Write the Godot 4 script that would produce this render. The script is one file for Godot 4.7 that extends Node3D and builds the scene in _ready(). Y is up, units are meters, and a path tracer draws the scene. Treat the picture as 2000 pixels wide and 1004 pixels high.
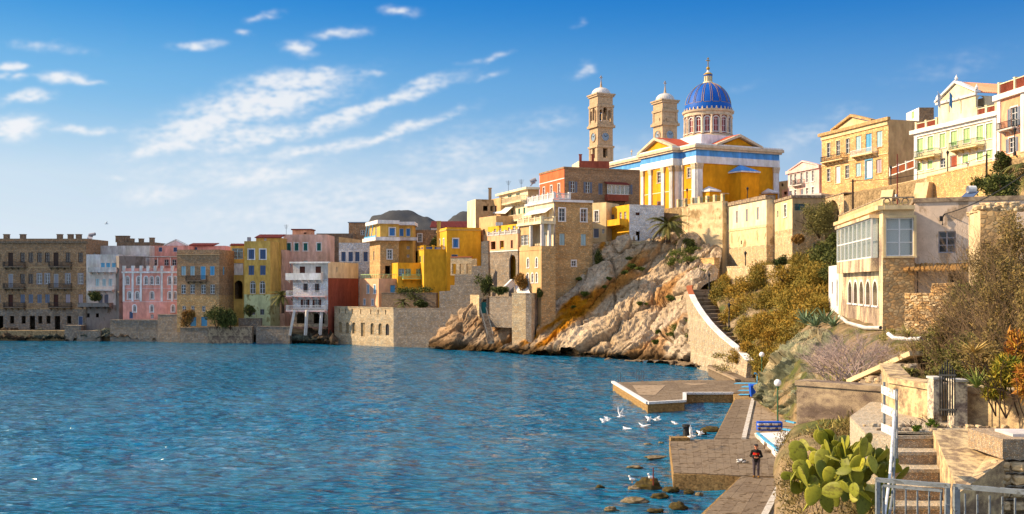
extends Node3D
# An old harbour town on a rocky bay. Metres, y up. Every place is worked out from a surveyed pixel and a depth in metres along -z.
const F := 1940.0
const EY := 11.2
const HY := 555.0
const UP := Vector3.UP
var rng := RandomNumberGenerator.new()
var M := {}
var TX := {}
var cache := {}
var used := {}

class MB:
	var v := PackedVector3Array()
	var c := PackedColorArray()
	var col := Color(1, 1, 1)
	var tint := false
	var xf := Transform3D.IDENTITY
	func tri(a: Vector3, b: Vector3, d: Vector3) -> void:
		v.append(xf * a); v.append(xf * d); v.append(xf * b)
		if tint:
			c.append(col); c.append(col); c.append(col)
	func quad(a: Vector3, b: Vector3, p: Vector3, d: Vector3) -> void:
		tri(a, b, p); tri(a, p, d)
	func hexa(p: Array) -> void:   # eight corners: bottom ring 0-3 counterclockwise from above, top ring 4-7
		quad(p[3], p[2], p[1], p[0]); quad(p[4], p[5], p[6], p[7])
		for i in 4:
			var j := (i + 1) % 4
			quad(p[i], p[j], p[j + 4], p[i + 4])
	func box(a: Vector3, b: Vector3) -> void:
		hexa([Vector3(a.x, a.y, b.z), Vector3(b.x, a.y, b.z), Vector3(b.x, a.y, a.z), Vector3(a.x, a.y, a.z), Vector3(a.x, b.y, b.z), Vector3(b.x, b.y, b.z), Vector3(b.x, b.y, a.z), Vector3(a.x, b.y, a.z)])
	func bar(a: Vector3, b: Vector3, w: float, h: float) -> void:   # square bar between two points, w across, h up
		var d := (b - a).normalized()
		var s := d.cross(Vector3.UP)
		if s.length() < 0.05: s = Vector3.RIGHT
		s = s.normalized()
		var t := s.cross(d).normalized() * h * 0.5
		s *= w * 0.5
		hexa([a - s - t, b - s - t, b + s - t, a + s - t, a - s + t, b - s + t, b + s + t, a + s + t])
	func tube(p: Array, r: Array, n := 8) -> void:
		var prev := []
		for i in p.size():
			var d: Vector3 = (p[mini(i + 1, p.size() - 1)] - p[maxi(i - 1, 0)]).normalized()
			var s := d.cross(Vector3.UP)
			if s.length() < 0.05: s = d.cross(Vector3.RIGHT)
			s = s.normalized()
			var t := s.cross(d).normalized()
			var ring := []
			for k in n:
				var a := TAU * k / n
				ring.append(p[i] + (s * cos(a) + t * sin(a)) * float(r[i]))
			if prev:
				for k in n: quad(prev[k], prev[(k + 1) % n], ring[(k + 1) % n], ring[k])
			prev = ring
	func lathe(o: Vector3, prof: Array, n := 16, a0 := 0.0, a1 := TAU) -> void:   # prof: [radius, height] from below
		for i in prof.size() - 1:
			for k in n:
				var u := a0 + (a1 - a0) * k / n
				var w := a0 + (a1 - a0) * (k + 1) / n
				var p = prof[i]
				var q = prof[i + 1]
				quad(o + Vector3(p[0] * cos(w), p[1], p[0] * sin(w)), o + Vector3(p[0] * cos(u), p[1], p[0] * sin(u)), o + Vector3(q[0] * cos(u), q[1], q[0] * sin(u)), o + Vector3(q[0] * cos(w), q[1], q[0] * sin(w)))
	func prism(poly: Array, y0: float, y1: float) -> void:   # plan polygon of Vector3 (x, ?, z)
		var f := PackedVector2Array()
		for p in poly: f.append(Vector2(p.x, p.z))
		var ix := Geometry2D.triangulate_polygon(f)
		for i in range(0, ix.size(), 3):
			tri(Vector3(f[ix[i]].x, y1, f[ix[i]].y), Vector3(f[ix[i + 1]].x, y1, f[ix[i + 1]].y), Vector3(f[ix[i + 2]].x, y1, f[ix[i + 2]].y))
		for i in f.size():
			var a := f[i]
			var b := f[(i + 1) % f.size()]
			quad(Vector3(a.x, y0, a.y), Vector3(b.x, y0, b.y), Vector3(b.x, y1, b.y), Vector3(a.x, y1, a.y))
	func slab(w: Dictionary, poly: Array, z0: float, z1: float) -> void:   # polygon in a wall's plane [u, y], from z0 to z1 in front of it
		var f := PackedVector2Array()
		for p in poly: f.append(Vector2(p[0], p[1]))
		var at := func(q: Vector2, z: float) -> Vector3: return w.o + w.u * q.x + Vector3.UP * q.y + w.n * z
		var ix := Geometry2D.triangulate_polygon(f)
		for i in range(0, ix.size(), 3):
			tri(at.call(f[ix[i]], z1), at.call(f[ix[i + 1]], z1), at.call(f[ix[i + 2]], z1))
		for i in f.size():
			var j := (i + 1) % f.size()
			quad(at.call(f[i], z0), at.call(f[j], z0), at.call(f[j], z1), at.call(f[i], z1))
	func mesh() -> ArrayMesh:
		var a := []
		a.resize(Mesh.ARRAY_MAX)
		a[Mesh.ARRAY_VERTEX] = v
		if tint: a[Mesh.ARRAY_COLOR] = c
		var m := ArrayMesh.new()
		if v.size(): m.add_surface_from_arrays(Mesh.PRIMITIVE_TRIANGLES, a)
		return m

# ---- surveying
func X(px: float, d: float) -> float: return (px - 1000.0) / F * d
func Y(py: float, d: float) -> float: return EY - (py - HY) / F * d
func P(px: float, py: float, d: float) -> Vector3: return Vector3(X(px, d), Y(py, d), -d)
func G(px: float, py: float, y: float) -> Vector3: return P(px, py, (EY - y) * F / (py - HY))

# ---- nodes
func numbered(called: String) -> String:
	var k: int = used.get(called, 0)
	used[called] = k + 1
	return called if k == 0 else "%s_%03d" % [called, k]
func thing(called: String, label: String, cat: String, at: Vector3, group := "") -> Node3D:
	var o := Node3D.new()
	o.name = numbered(called)
	o.position = at
	add_child(o)
	tag(o, label, cat, group)
	return o
func tag(o: Node, label: String, cat: String, group := "") -> void:
	o.set_meta("label", label)
	o.set_meta("category", cat)
	o.set_meta("kind", "thing")
	if group: o.set_meta("group", group)
func mb(t: Node3D = null) -> MB:   # builds in world metres; a thing's parts are stored relative to it
	var b := MB.new()
	if t: b.xf.origin = -t.position
	return b
func part(parent: Node3D, called: String, b, mat, xf := Transform3D.IDENTITY) -> MeshInstance3D:
	var o := MeshInstance3D.new()
	o.mesh = b.mesh() if b is MB else b
	o.material_override = M[mat] if mat is String else mat
	o.transform = xf
	o.name = called
	parent.add_child(o, true)
	return o
func struct(called: String, mesh, mat) -> MeshInstance3D:
	var o := part(self, numbered(called), mesh, mat)
	o.set_meta("kind", "structure")
	return o

# ---- textures and materials (colours are linear real-world base colours)
func noise(kind: int, freq: float, octaves := 4, sd := 1) -> FastNoiseLite:
	var n := FastNoiseLite.new()
	n.noise_type = kind
	n.frequency = freq
	n.fractal_octaves = octaves
	n.fractal_type = FastNoiseLite.FRACTAL_FBM if octaves > 1 else FastNoiseLite.FRACTAL_NONE
	n.seed = sd
	return n
func textures() -> void:
	var S := 512
	var big: Image = noise(3, 0.007, 5, 3).get_seamless_image(S, S)
	var mid: Image = noise(3, 0.03, 4, 5).get_seamless_image(S, S)
	var fine: Image = noise(0, 0.22, 3, 7).get_seamless_image(S, S)
	var cn := noise(FastNoiseLite.TYPE_CELLULAR, 0.042, 1, 11)
	cn.cellular_jitter = 0.9
	cn.cellular_return_type = FastNoiseLite.RETURN_CELL_VALUE
	var cell: Image = cn.get_seamless_image(S, S)
	cn.cellular_return_type = FastNoiseLite.RETURN_DISTANCE2_SUB
	var edge: Image = cn.get_seamless_image(S, S)
	var rn := noise(3, 0.012, 5, 21)
	rn.fractal_type = FastNoiseLite.FRACTAL_RIDGED
	var ridge: Image = rn.get_seamless_image(S, S)
	var names := ["plaster", "stone", "rock", "grain", "worn", "lichen"]
	var im := {}
	var hi := {}
	for k in names:
		im[k] = Image.create(S, S, false, Image.FORMAT_RGB8)
		hi[k] = Image.create(S, S, false, Image.FORMAT_L8)
	for y in S:
		for x in S:
			var b := big.get_pixel(x, y).r
			var m := mid.get_pixel(x, y).r
			var f := fine.get_pixel(x, y).r
			var ce := cell.get_pixel(x, y).r
			var e := clampf(edge.get_pixel(x, y).r * 3.4 - 0.15, 0, 1)
			var r := ridge.get_pixel(x, y).r
			var p := 0.84 + 0.22 * (b - 0.5) + 0.16 * (m - 0.5) + 0.08 * (f - 0.5)
			im.plaster.set_pixel(x, y, Color(p, p - 0.012 + 0.03 * (m - 0.5), p - 0.02 + 0.05 * (b - 0.5)))
			hi.plaster.set_pixel(x, y, Color(0.5 + 0.4 * (m - 0.5) + 0.4 * (f - 0.5), 0, 0))
			var chip := smoothstep(0.56, 0.66, b * 0.6 + m * 0.4 + 0.1 * (f - 0.5))   # lost plaster patches
			var q := lerpf(p, 0.62 + 0.3 * (f - 0.5) + 0.25 * (ce - 0.5), chip)
			im.worn.set_pixel(x, y, Color(q, q - 0.03 * chip, q - 0.08 * chip))
			hi.worn.set_pixel(x, y, Color(0.6 - 0.3 * chip + 0.25 * (f - 0.5), 0, 0))
			var lc := smoothstep(0.40, 0.60, b * 0.5 + m * 0.35 + 0.15 * ce + 0.5 * (f - 0.5))   # grey crust over yellowish plaster
			var lq := lerpf(0.92 + 0.15 * (f - 0.5), 0.50 + 0.35 * (f - 0.5) + 0.2 * (ce - 0.5), lc)
			im.lichen.set_pixel(x, y, Color(lq, lq - 0.02 - 0.01 * lc, lq - 0.09 + 0.07 * lc))
			hi.lichen.set_pixel(x, y, Color(clampf(0.55 - 0.25 * lc + 0.4 * (f - 0.5), 0, 1), 0, 0))
			var s := lerpf(0.68, 0.70 + 0.27 * ce + 0.14 * (f - 0.5), e) + 0.18 * (b - 0.5)
			var w := (fposmod(ce * 7.3, 1.0) - 0.5) * 0.12 * e
			im.stone.set_pixel(x, y, Color(s + w, s, s - w * 1.3))
			hi.stone.set_pixel(x, y, Color(clampf(e * 0.75 + 0.2 * f + 0.1 * ce, 0, 1), 0, 0))
			var k := 0.78 + 0.3 * (b - 0.5) + 0.35 * (m - 0.5) + 0.2 * (f - 0.5) - 0.22 * smoothstep(0.7, 0.95, r)
			im.rock.set_pixel(x, y, Color(k, k - 0.01, k - 0.02))
			hi.rock.set_pixel(x, y, Color(clampf(0.5 + 0.5 * (m - 0.5) - 0.5 * (r - 0.5) + 0.3 * (f - 0.5), 0, 1), 0, 0))
			var g := 0.86 + 0.3 * (f - 0.5) + 0.12 * (m - 0.5)
			im.grain.set_pixel(x, y, Color(g, g, g))
			hi.grain.set_pixel(x, y, Color(f, 0, 0))
	for k in names:
		TX[k] = [ImageTexture.create_from_image(im[k]), ImageTexture.create_from_image(hi[k])]
func mat(key: String, r: float, g: float, b: float, tex := "grain", size := 3.0, bump := 1.0, rough := 0.9, tall := 1.0) -> StandardMaterial3D:
	var m := StandardMaterial3D.new()
	var k: float = {"stone": 1.45, "worn": 1.3, "lichen": 1.35, "rock": 1.5, "plaster": 1.25, "grain": 1.15}.get(tex, 1.0)   # the grain textures average below one
	m.albedo_color = Color(minf(r * k, 1), minf(g * k, 1), minf(b * k, 1)).linear_to_srgb()
	m.roughness = rough
	m.metallic_specular = 0.3
	if tex:
		m.albedo_texture = TX[tex][0]
		m.uv1_triplanar = true
		m.uv1_world_triplanar = true
		m.uv1_scale = Vector3(1 / size, tall / size, 1 / size)
		if bump > 0:
			m.heightmap_enabled = true
			m.heightmap_texture = TX[tex][1]
			m.heightmap_scale = bump
	M[key] = m
	return m

# ---- sheets and lofts
func grid_mesh(p: PackedVector3Array, nu: int, nv: int, cols = null, smooth := true) -> ArrayMesh:
	var n := PackedVector3Array()
	n.resize(p.size())
	var ix := PackedInt32Array()
	for j in nv - 1:
		for i in nu - 1:
			var a := j * nu + i
			var b := a + 1
			var c := a + nu
			var d := c + 1
			ix.append_array([a, c, b, b, c, d])
			var fn := (p[b] - p[a]).cross(p[c] - p[a]) + (p[c] - p[d]).cross(p[b] - p[d])
			n[a] += fn; n[b] += fn; n[c] += fn; n[d] += fn
	for i in n.size(): n[i] = n[i].normalized()
	var a := []
	a.resize(Mesh.ARRAY_MAX)
	a[Mesh.ARRAY_VERTEX] = p
	if smooth: a[Mesh.ARRAY_NORMAL] = n
	a[Mesh.ARRAY_INDEX] = ix
	if cols != null: a[Mesh.ARRAY_COLOR] = cols
	var m := ArrayMesh.new()
	m.add_surface_from_arrays(Mesh.PRIMITIVE_TRIANGLES, a)
	return m
func along(row: Array, t: float) -> Vector3:   # smooth curve through a row of points
	var k := t * (row.size() - 1)
	var i := mini(int(k), row.size() - 2)
	var a: Vector3 = row[i]
	var b: Vector3 = row[i + 1]
	return a.cubic_interpolate(b, row[maxi(i - 1, 0)], row[mini(i + 2, row.size() - 1)], k - i)
func loft(rows: Array, nu: int, nv: int, shape: Callable, paint: Callable, smooth := true) -> ArrayMesh:
	var p := PackedVector3Array()
	var base := PackedVector3Array()
	for j in nv:
		var t := float(j) / (nv - 1)
		for i in nu:
			var s := float(i) / (nu - 1)
			var column := []
			for r in rows: column.append(along(r, s))
			base.append(along(column, t))
	var c := PackedColorArray()
	for j in nv:
		for i in nu:
			var k := j * nu + i
			var du := base[j * nu + mini(i + 1, nu - 1)] - base[j * nu + maxi(i - 1, 0)]
			var dv := base[mini(j + 1, nv - 1) * nu + i] - base[maxi(j - 1, 0) * nu + i]
			var nn := du.cross(dv).normalized()
			if nn.z < 0 and absf(nn.y) < 0.7 or nn.y < -0.1: nn = -nn
			var q: Vector3 = shape.call(base[k], nn, float(i) / (nu - 1), float(j) / (nv - 1))
			p.append(q)
			c.append(paint.call(q, nn, float(i) / (nu - 1), float(j) / (nv - 1)))
	return grid_mesh(p, nu, nv, c, smooth)

const EXPOSURE := 2.1
# ---- sky: air and clouds by direction
var fbm: FastNoiseLite
var wisp: FastNoiseLite
const PUFFS := [   # cloud centres: x, y, half length, half height, tilt in degrees, density
	[500, 205, 190, 42, -14, 1.0], [560, 165, 130, 26, -8, 0.9], [400, 245, 150, 40, -14, 0.9], [330, 285, 110, 20, -12, 0.8], [460, 270, 120, 26, -12, 0.7],
	[740, 205, 170, 15, -19, 1.0], [560, 262, 170, 17, -13, 0.9], [640, 240, 90, 14, -16, 0.8], [770, 258, 140, 11, -18, 0.95], [620, 290, 160, 13, -9, 0.8], [860, 232, 60, 6, -20, 0.6],
	[590, 95, 36, 15, 10, 0.8], [660, 65, 60, 11, -6, 0.65], [780, 22, 34, 10, 5, 0.8], [510, 33, 32, 9, -6, 0.7], [385, 88, 50, 10, -4, 0.8], [485, 60, 22, 6, 0, 0.6],
	[125, 152, 48, 11, 6, 0.95], [175, 160, 40, 6, 5, 0.6], [22, 130, 34, 8, 0, 0.9], [25, 150, 36, 8, 0, 0.9], [40, 190, 70, 12, -5, 0.95], [25, 250, 70, 24, -3, 0.95], [165, 253, 70, 10, 2, 0.7], [85, 92, 90, 12, 4, 0.4], [230, 352, 24, 9, 0, 0.6],
	[830, 158, 46, 10, -14, 0.75], [720, 145, 36, 8, 0, 0.6], [625, 138, 36, 8, 0, 0.6], [955, 113, 50, 9, -12, 0.6], [955, 146, 40, 8, -16, 0.45], [1135, 138, 24, 14, -28, 0.6], [1128, 45, 14, 8, -40, 0.3],
	[520, 345, 110, 24, -8, 0.75], [300, 380, 90, 24, -6, 0.6], [820, 395, 110, 30, -14, 0.7], [930, 365, 90, 26, -20, 0.7], [980, 310, 160, 40, -16, 0.4], [650, 410, 220, 36, -6, 0.55],
	[700, 400, 420, 75, -5, 0.5], [450, 330, 260, 50, -6, 0.4], [900, 300, 220, 60, -12, 0.4], [1560, 270, 90, 34, -20, 0.4], [1640, 225, 50, 24, -20, 0.35], [1250, 300, 120, 40, -10, 0.35], [1450, 170, 60, 12, -14, 0.2], [1860, 130, 160, 34, -12, 0.22], [1060, 240, 90, 30, -10, 0.35]]
func sky_color(az: float, el: float) -> Color:
	var t := clampf(rad_to_deg(el) / 16.5, 0, 6)
	var sunward := smoothstep(-0.9, 0.75, cos(az + deg_to_rad(95)))
	var stops_a := [Color8(232, 240, 247), Color8(212, 231, 245), Color8(132, 194, 238), Color8(52, 146, 222), Color8(36, 122, 204), Color8(52, 128, 206)]
	var stops_b := [Color8(206, 216, 231), Color8(164, 194, 226), Color8(96, 154, 213), Color8(30, 114, 196), Color8(30, 108, 192), Color8(46, 120, 200)]
	var ks := [0.0, 0.35, 0.65, 1.0, 2.2, 5.4]
	var a := Color.BLACK
	var b := Color.BLACK
	for i in 5:
		if t >= ks[i]:
			var f := smoothstep(0, 1, minf((t - ks[i]) / (ks[i + 1] - ks[i]), 1)) * 0.35 + minf((t - ks[i]) / (ks[i + 1] - ks[i]), 1) * 0.65
			a = stops_a[i].lerp(stops_a[i + 1], f)
			b = stops_b[i].lerp(stops_b[i + 1], f)
	var c := b.lerp(a, sunward)
	var d := 0.0
	var side := absf(wrapf(az, -PI, PI))
	var e := maxf(el, 0.0)
	if side < 0.75:
		var q := Vector2(1000 + F * tan(az), HY - F * tan(e) / cos(az))
		var r := q + Vector2(fbm.get_noise_2d(q.x * 1.2, q.y * 2.0), fbm.get_noise_2d(q.x * 1.2 + 900, q.y * 2.0)) * Vector2(34, 12)
		for p in PUFFS:
			var dx: float = r.x - p[0]
			if absf(dx) > p[2] * 2.4: continue
			var dy: float = r.y - p[1]
			if absf(dy) > p[2] * 1.2 + p[3] * 2.4: continue
			var ca := cos(deg_to_rad(p[4]))
			var sa := sin(deg_to_rad(p[4]))
			var uu: float = (dx * ca + dy * sa) / p[2]
			var vv: float = (-dx * sa + dy * ca) / p[3]
			var g := exp(-(uu * uu + vv * vv) * 1.1)
			d = maxf(d, g * p[5])
		var w := 0.5 + 0.75 * wisp.get_noise_2d(q.x * 1.6 + q.y * 0.4, q.y * 5.5) + 0.75 * fbm.get_noise_2d(q.x * 4 + q.y, q.y * 10)
		d = smoothstep(0.04, 1.05, d * (0.4 + 1.2 * w))
		d *= 1 - smoothstep(0.6, 0.75, side)
	# cloud goes on out of view, made denser and brighter to lift ambient light
	var beyond := maxf(smoothstep(0.5, 0.75, side), smoothstep(0.30, 0.44, el))
	if beyond > 0:
		var h := Vector3(cos(el) * sin(az), sin(el) * 1.6, cos(el) * cos(az)) * 700
		var w2 := wisp.get_noise_3dv(h) + 0.5 * fbm.get_noise_3dv(h * 1.4)
		d = maxf(d, smoothstep(-0.25, 0.3, w2) * 0.9 * beyond)
	var cloud := Color(0.95, 0.955, 0.97).lerp(Color(0.74, 0.8, 0.88), 1 - sunward) * (1 + 0.8 * beyond)
	var lin := c.srgb_to_linear().lerp(cloud, clampf(d, 0, 1) * 0.92) / EXPOSURE
	return lin.linear_to_srgb()
func make_sky() -> ImageTexture:
	fbm = noise(3, 0.012, 5, 31)
	wisp = noise(3, 0.008, 5, 37)
	var im := Image.create(1024, 512, false, Image.FORMAT_RGB8)   # straight ahead lies at the picture's two ends
	im.fill(Color8(130, 150, 165))
	for y in 260:
		for x in 1024:
			im.set_pixel(x, y, sky_color(wrapf((x + 0.5) / 512.0 * PI, -PI, PI), (256 - y - 0.5) / 256.0 * PI / 2))
	im.resize(4096, 2048, Image.INTERPOLATE_CUBIC)
	for y in range(800, 1030):
		for x in range(-328, 328):
			im.set_pixel(posmod(x, 4096), y, sky_color((x + 0.5) / 2048.0 * PI, (1024 - y - 0.5) / 1024.0 * PI / 2))
	return ImageTexture.create_from_image(im)

func setting() -> void:
	var cam := Camera3D.new()
	cam.name = "camera"
	cam.position = Vector3(0, EY, 0)
	cam.near = 0.1
	cam.far = 6000
	# lens of 28.98 degrees, shifted so that the eye's horizon lies at row 555 of 1004
	cam.set_frustum(0.1 * 1004.0 / F, Vector2(0, 0.1 * (HY - 502.0) / F), 0.1, 6000)
	add_child(cam)
	cam.current = true
	var env := Environment.new()
	env.background_mode = Environment.BG_SKY
	env.sky = Sky.new()
	var sm := PanoramaSkyMaterial.new()
	sm.panorama = make_sky()
	env.sky.sky_material = sm
	env.tonemap_mode = Environment.TONE_MAPPER_LINEAR
	env.background_energy_multiplier = 1.0
	env.tonemap_exposure = EXPOSURE
	env.sdfgi_enabled = true
	env.ssao_enabled = true
	env.ssil_enabled = true
	var we := WorldEnvironment.new()
	we.name = "world_environment"
	we.environment = env
	add_child(we)
	var sun := DirectionalLight3D.new()
	sun.name = "sun"
	sun.light_energy = 1.4
	sun.light_color = Color(1.0, 0.89, 0.73)
	sun.light_angular_distance = 0.5
	sun.shadow_enabled = true
	var el := deg_to_rad(31)
	var az := deg_to_rad(4)   # beyond square left
	var to := Vector3(-cos(el) * cos(az), sin(el), -cos(el) * sin(az))
	add_child(sun)
	sun.look_at_from_position(to * 500, Vector3.ZERO)

func materials() -> void:
	# stone and plaster of the houses
	mat("pale_rubble", 0.50, 0.40, 0.27, "stone", 5, 8, 0.95, 1.1)
	mat("villa_cream", 0.66, 0.55, 0.40, "lichen", 9, 0.6, 0.9, 0.4)
	mat("brown_stone", 0.36, 0.225, 0.125, "stone", 5, 3, 0.95, 1.5)
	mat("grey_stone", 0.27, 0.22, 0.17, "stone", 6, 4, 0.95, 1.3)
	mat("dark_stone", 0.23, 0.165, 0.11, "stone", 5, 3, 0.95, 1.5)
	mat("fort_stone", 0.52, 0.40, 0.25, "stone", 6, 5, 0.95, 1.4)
	mat("gold_stone", 0.62, 0.39, 0.17, "stone", 6, 4, 0.95, 1.4)
	mat("wall_stone", 0.60, 0.44, 0.25, "stone", 5, 5, 0.95, 1.2)
	mat("sand_stone", 0.52, 0.33, 0.15, "stone", 7, 2, 0.95, 1.6)
	mat("mansion_stone", 0.62, 0.38, 0.17, "stone", 9, 3, 0.95, 1.3)
	mat("white_rubble", 0.78, 0.76, 0.76, "stone", 4, 4, 0.9, 1.2)
	mat("white", 0.80, 0.79, 0.77, "plaster", 7, 0.5, 0.8, 0.4)
	mat("offwhite", 0.62, 0.60, 0.57, "plaster", 6, 1, 0.85, 0.35)
	mat("grey_plaster", 0.25, 0.22, 0.20, "worn", 9, 1, 0.9, 0.4)
	mat("pink", 0.78, 0.36, 0.29, "plaster", 8, 0.6, 0.85, 0.4)
	mat("pale_pink", 0.72, 0.46, 0.36, "plaster", 8, 0.6, 0.85, 0.4)
	mat("rose", 0.80, 0.55, 0.52, "plaster", 8, 0.6, 0.85, 0.4)
	mat("salmon", 0.80, 0.40, 0.24, "plaster", 8, 0.6, 0.85, 0.4)
	mat("peach", 0.74, 0.42, 0.24, "plaster", 8, 0.6, 0.85, 0.4)
	mat("brick_red", 0.33, 0.085, 0.05, "plaster", 6, 0.6, 0.9, 0.4)
	mat("red_orange", 0.72, 0.16, 0.06, "plaster", 8, 0.6, 0.85, 0.4)
	mat("ochre", 0.62, 0.40, 0.10, "plaster", 7, 0.6, 0.85, 0.4)
	mat("mint", 0.55, 0.58, 0.32, "worn", 8, 0.6, 0.85, 0.5)
	mat("yellow", 0.78, 0.42, 0.03, "plaster", 8, 0.6, 0.85, 0.4)
	mat("church_yellow", 0.74, 0.335, 0.008, "plaster", 9, 0.3, 0.8, 0.4)
	mat("cream", 0.76, 0.60, 0.33, "plaster", 8, 0.6, 0.85, 0.4)
	mat("pale_cream", 0.80, 0.69, 0.46, "plaster", 9, 0.5, 0.85, 0.4)
	mat("sand", 0.62, 0.40, 0.19, "plaster", 7, 1, 0.9, 0.4)
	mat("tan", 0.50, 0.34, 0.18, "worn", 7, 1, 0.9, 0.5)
	mat("worn_cream", 0.72, 0.55, 0.32, "worn", 10, 1.5, 0.9, 0.6)
	mat("worn_pink", 0.74, 0.58, 0.44, "worn", 12, 1, 0.9, 0.5)
	mat("foreground_wall", 0.58, 0.46, 0.29, "lichen", 1.9, 2.5, 0.95, 0.9)
	mat("concrete", 0.36, 0.29, 0.22, "lichen", 3, 1.5, 0.95)
	mat("pebble_pale", 0.60, 0.50, 0.36, "stone", 0.55, 1.2, 0.95)
	mat("pebble", 0.50, 0.37, 0.24, "stone", 0.75, 1.6, 0.9)
	# church
	mat("marble", 0.66, 0.54, 0.38, "plaster", 4, 0.8, 0.7)
	mat("tower_stone", 0.50, 0.37, 0.23, "plaster", 3, 1, 0.85)
	mat("dome_blue", 0.003, 0.11, 0.50, "grain", 5, 0.2, 0.55)
	mat("band_blue", 0.10, 0.36, 0.80, "plaster", 7, 0.3, 0.7, 0.4)
	mat("drum_red", 0.36, 0.03, 0.025, "plaster", 5, 0.3, 0.75)
	mat("gold", 0.46, 0.28, 0.035, "grain", 2, 0.1, 0.45).metallic = 0.15
	# joinery
	mat("tile_red", 0.52, 0.09, 0.04, "grain", 2, 1, 0.85)
	mat("tile_dark", 0.20, 0.035, 0.025, "grain", 2, 1, 0.85)
	mat("frame_white", 0.76, 0.76, 0.74, "grain", 1, 0.05, 0.6)
	mat("frame_grey", 0.34, 0.33, 0.36, "grain", 1, 0.05, 0.7)
	mat("frame_brown", 0.07, 0.04, 0.03, "grain", 1, 0.05, 0.7)
	mat("shutter_blue", 0.06, 0.23, 0.55, "grain", 1, 0.1, 0.6)
	mat("shutter_sky", 0.13, 0.42, 0.68, "grain", 1, 0.1, 0.6)
	mat("shutter_pale", 0.40, 0.58, 0.64, "grain", 1, 0.1, 0.65)
	mat("shutter_grey", 0.17, 0.20, 0.27, "grain", 1, 0.1, 0.7)
	mat("shutter_slate", 0.08, 0.13, 0.25, "grain", 1, 0.1, 0.7)
	mat("shutter_teal", 0.02, 0.16, 0.14, "grain", 1, 0.1, 0.6)
	mat("shutter_green", 0.45, 0.66, 0.30, "grain", 1, 0.1, 0.6)
	mat("shutter_brown", 0.09, 0.03, 0.02, "grain", 1, 0.1, 0.7)
	mat("shutter_lilac", 0.46, 0.38, 0.42, "grain", 1, 0.1, 0.7)
	mat("iron", 0.03, 0.032, 0.034, "grain", 1, 0.05, 0.6)
	mat("iron_green", 0.05, 0.14, 0.07, "grain", 1, 0.05, 0.6)
	mat("pier_white", 0.58, 0.54, 0.46, "lichen", 0.9, 1, 0.9)
	mat("steel_paint", 0.21, 0.235, 0.25, "worn", 0.6, 0.1, 0.5)
	mat("white_paint", 0.78, 0.78, 0.77, "worn", 0.9, 0.1, 0.5)
	mat("wood_pole", 0.07, 0.045, 0.03, "grain", 1, 0.3, 0.9)
	mat("bin_blue", 0.01, 0.10, 0.62, "grain", 1, 0.05, 0.45)
	mat("pool_blue", 0.10, 0.42, 0.70, "worn", 2, 0.2, 0.7)
	mat("terracotta", 0.45, 0.13, 0.05, "grain", 1, 0.3, 0.8)
	mat("awning", 0.78, 0.77, 0.72, "grain", 1, 0.1, 0.85)
	mat("curtain", 0.74, 0.76, 0.70, "grain", 0.8, 0.2, 0.9)
	mat("thatch", 0.42, 0.23, 0.07, "rock", 0.8, 2, 0.95)
	mat("panel_metal", 0.23, 0.32, 0.42, "grain", 2, 0.2, 0.6)
	# ground
	mat("earth", 0.33, 0.24, 0.13, "rock", 5, 5, 0.95)
	mat("paving", 0.225, 0.17, 0.115, "worn", 3.1, 0.6, 0.9)
	mat("paving_dark", 0.195, 0.145, 0.098, "worn", 2.3, 0.6, 0.9)
	mat("paving_pale", 0.36, 0.27, 0.18, "worn", 3.7, 0.8, 0.9)
	mat("kerb", 0.60, 0.56, 0.50, "worn", 1.7, 0.5, 0.9)
	mat("jetty_side", 0.34, 0.22, 0.09, "rock", 2, 4, 0.95)
	mat("hill_far", 0.085, 0.085, 0.09, "rock", 60, 0, 1)
	for a in [["rock_tint", "rock", 9, 10], ["ground_tint", "rock", 5, 5], ["leaf", "", 1, 0], ["fine_rock", "rock", 3, 3]]:
		var m := mat(a[0], 1, 1, 1, a[1], a[2], a[3], 0.95)
		m.vertex_color_use_as_albedo = true
	mat("dry_twig", 0.20, 0.13, 0.07, "", 1, 0, 0.95)
	M.leaf.roughness = 0.75
	M.leaf.backlight = Color(0.35, 0.4, 0.15)
	M.leaf.cull_mode = BaseMaterial3D.CULL_DISABLED
	var skin := mat("tinted", 1, 1, 1, "", 1, 0, 0.85)
	skin.vertex_color_use_as_albedo = true
	var glass := mat("glass", 0.03, 0.045, 0.06, "", 1, 0, 0.06)
	glass.transparency = BaseMaterial3D.TRANSPARENCY_ALPHA
	glass.albedo_color.a = 0.55
	glass.metallic_specular = 0.5
	var pale := mat("glass_pale", 0.35, 0.45, 0.47, "", 1, 0, 0.06)
	pale.transparency = BaseMaterial3D.TRANSPARENCY_ALPHA
	pale.albedo_color.a = 0.3
	pale.metallic_specular = 0.5
	var globe := mat("globe", 0.82, 0.82, 0.84, "", 1, 0, 0.25)
	globe.metallic_specular = 0.5

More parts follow.
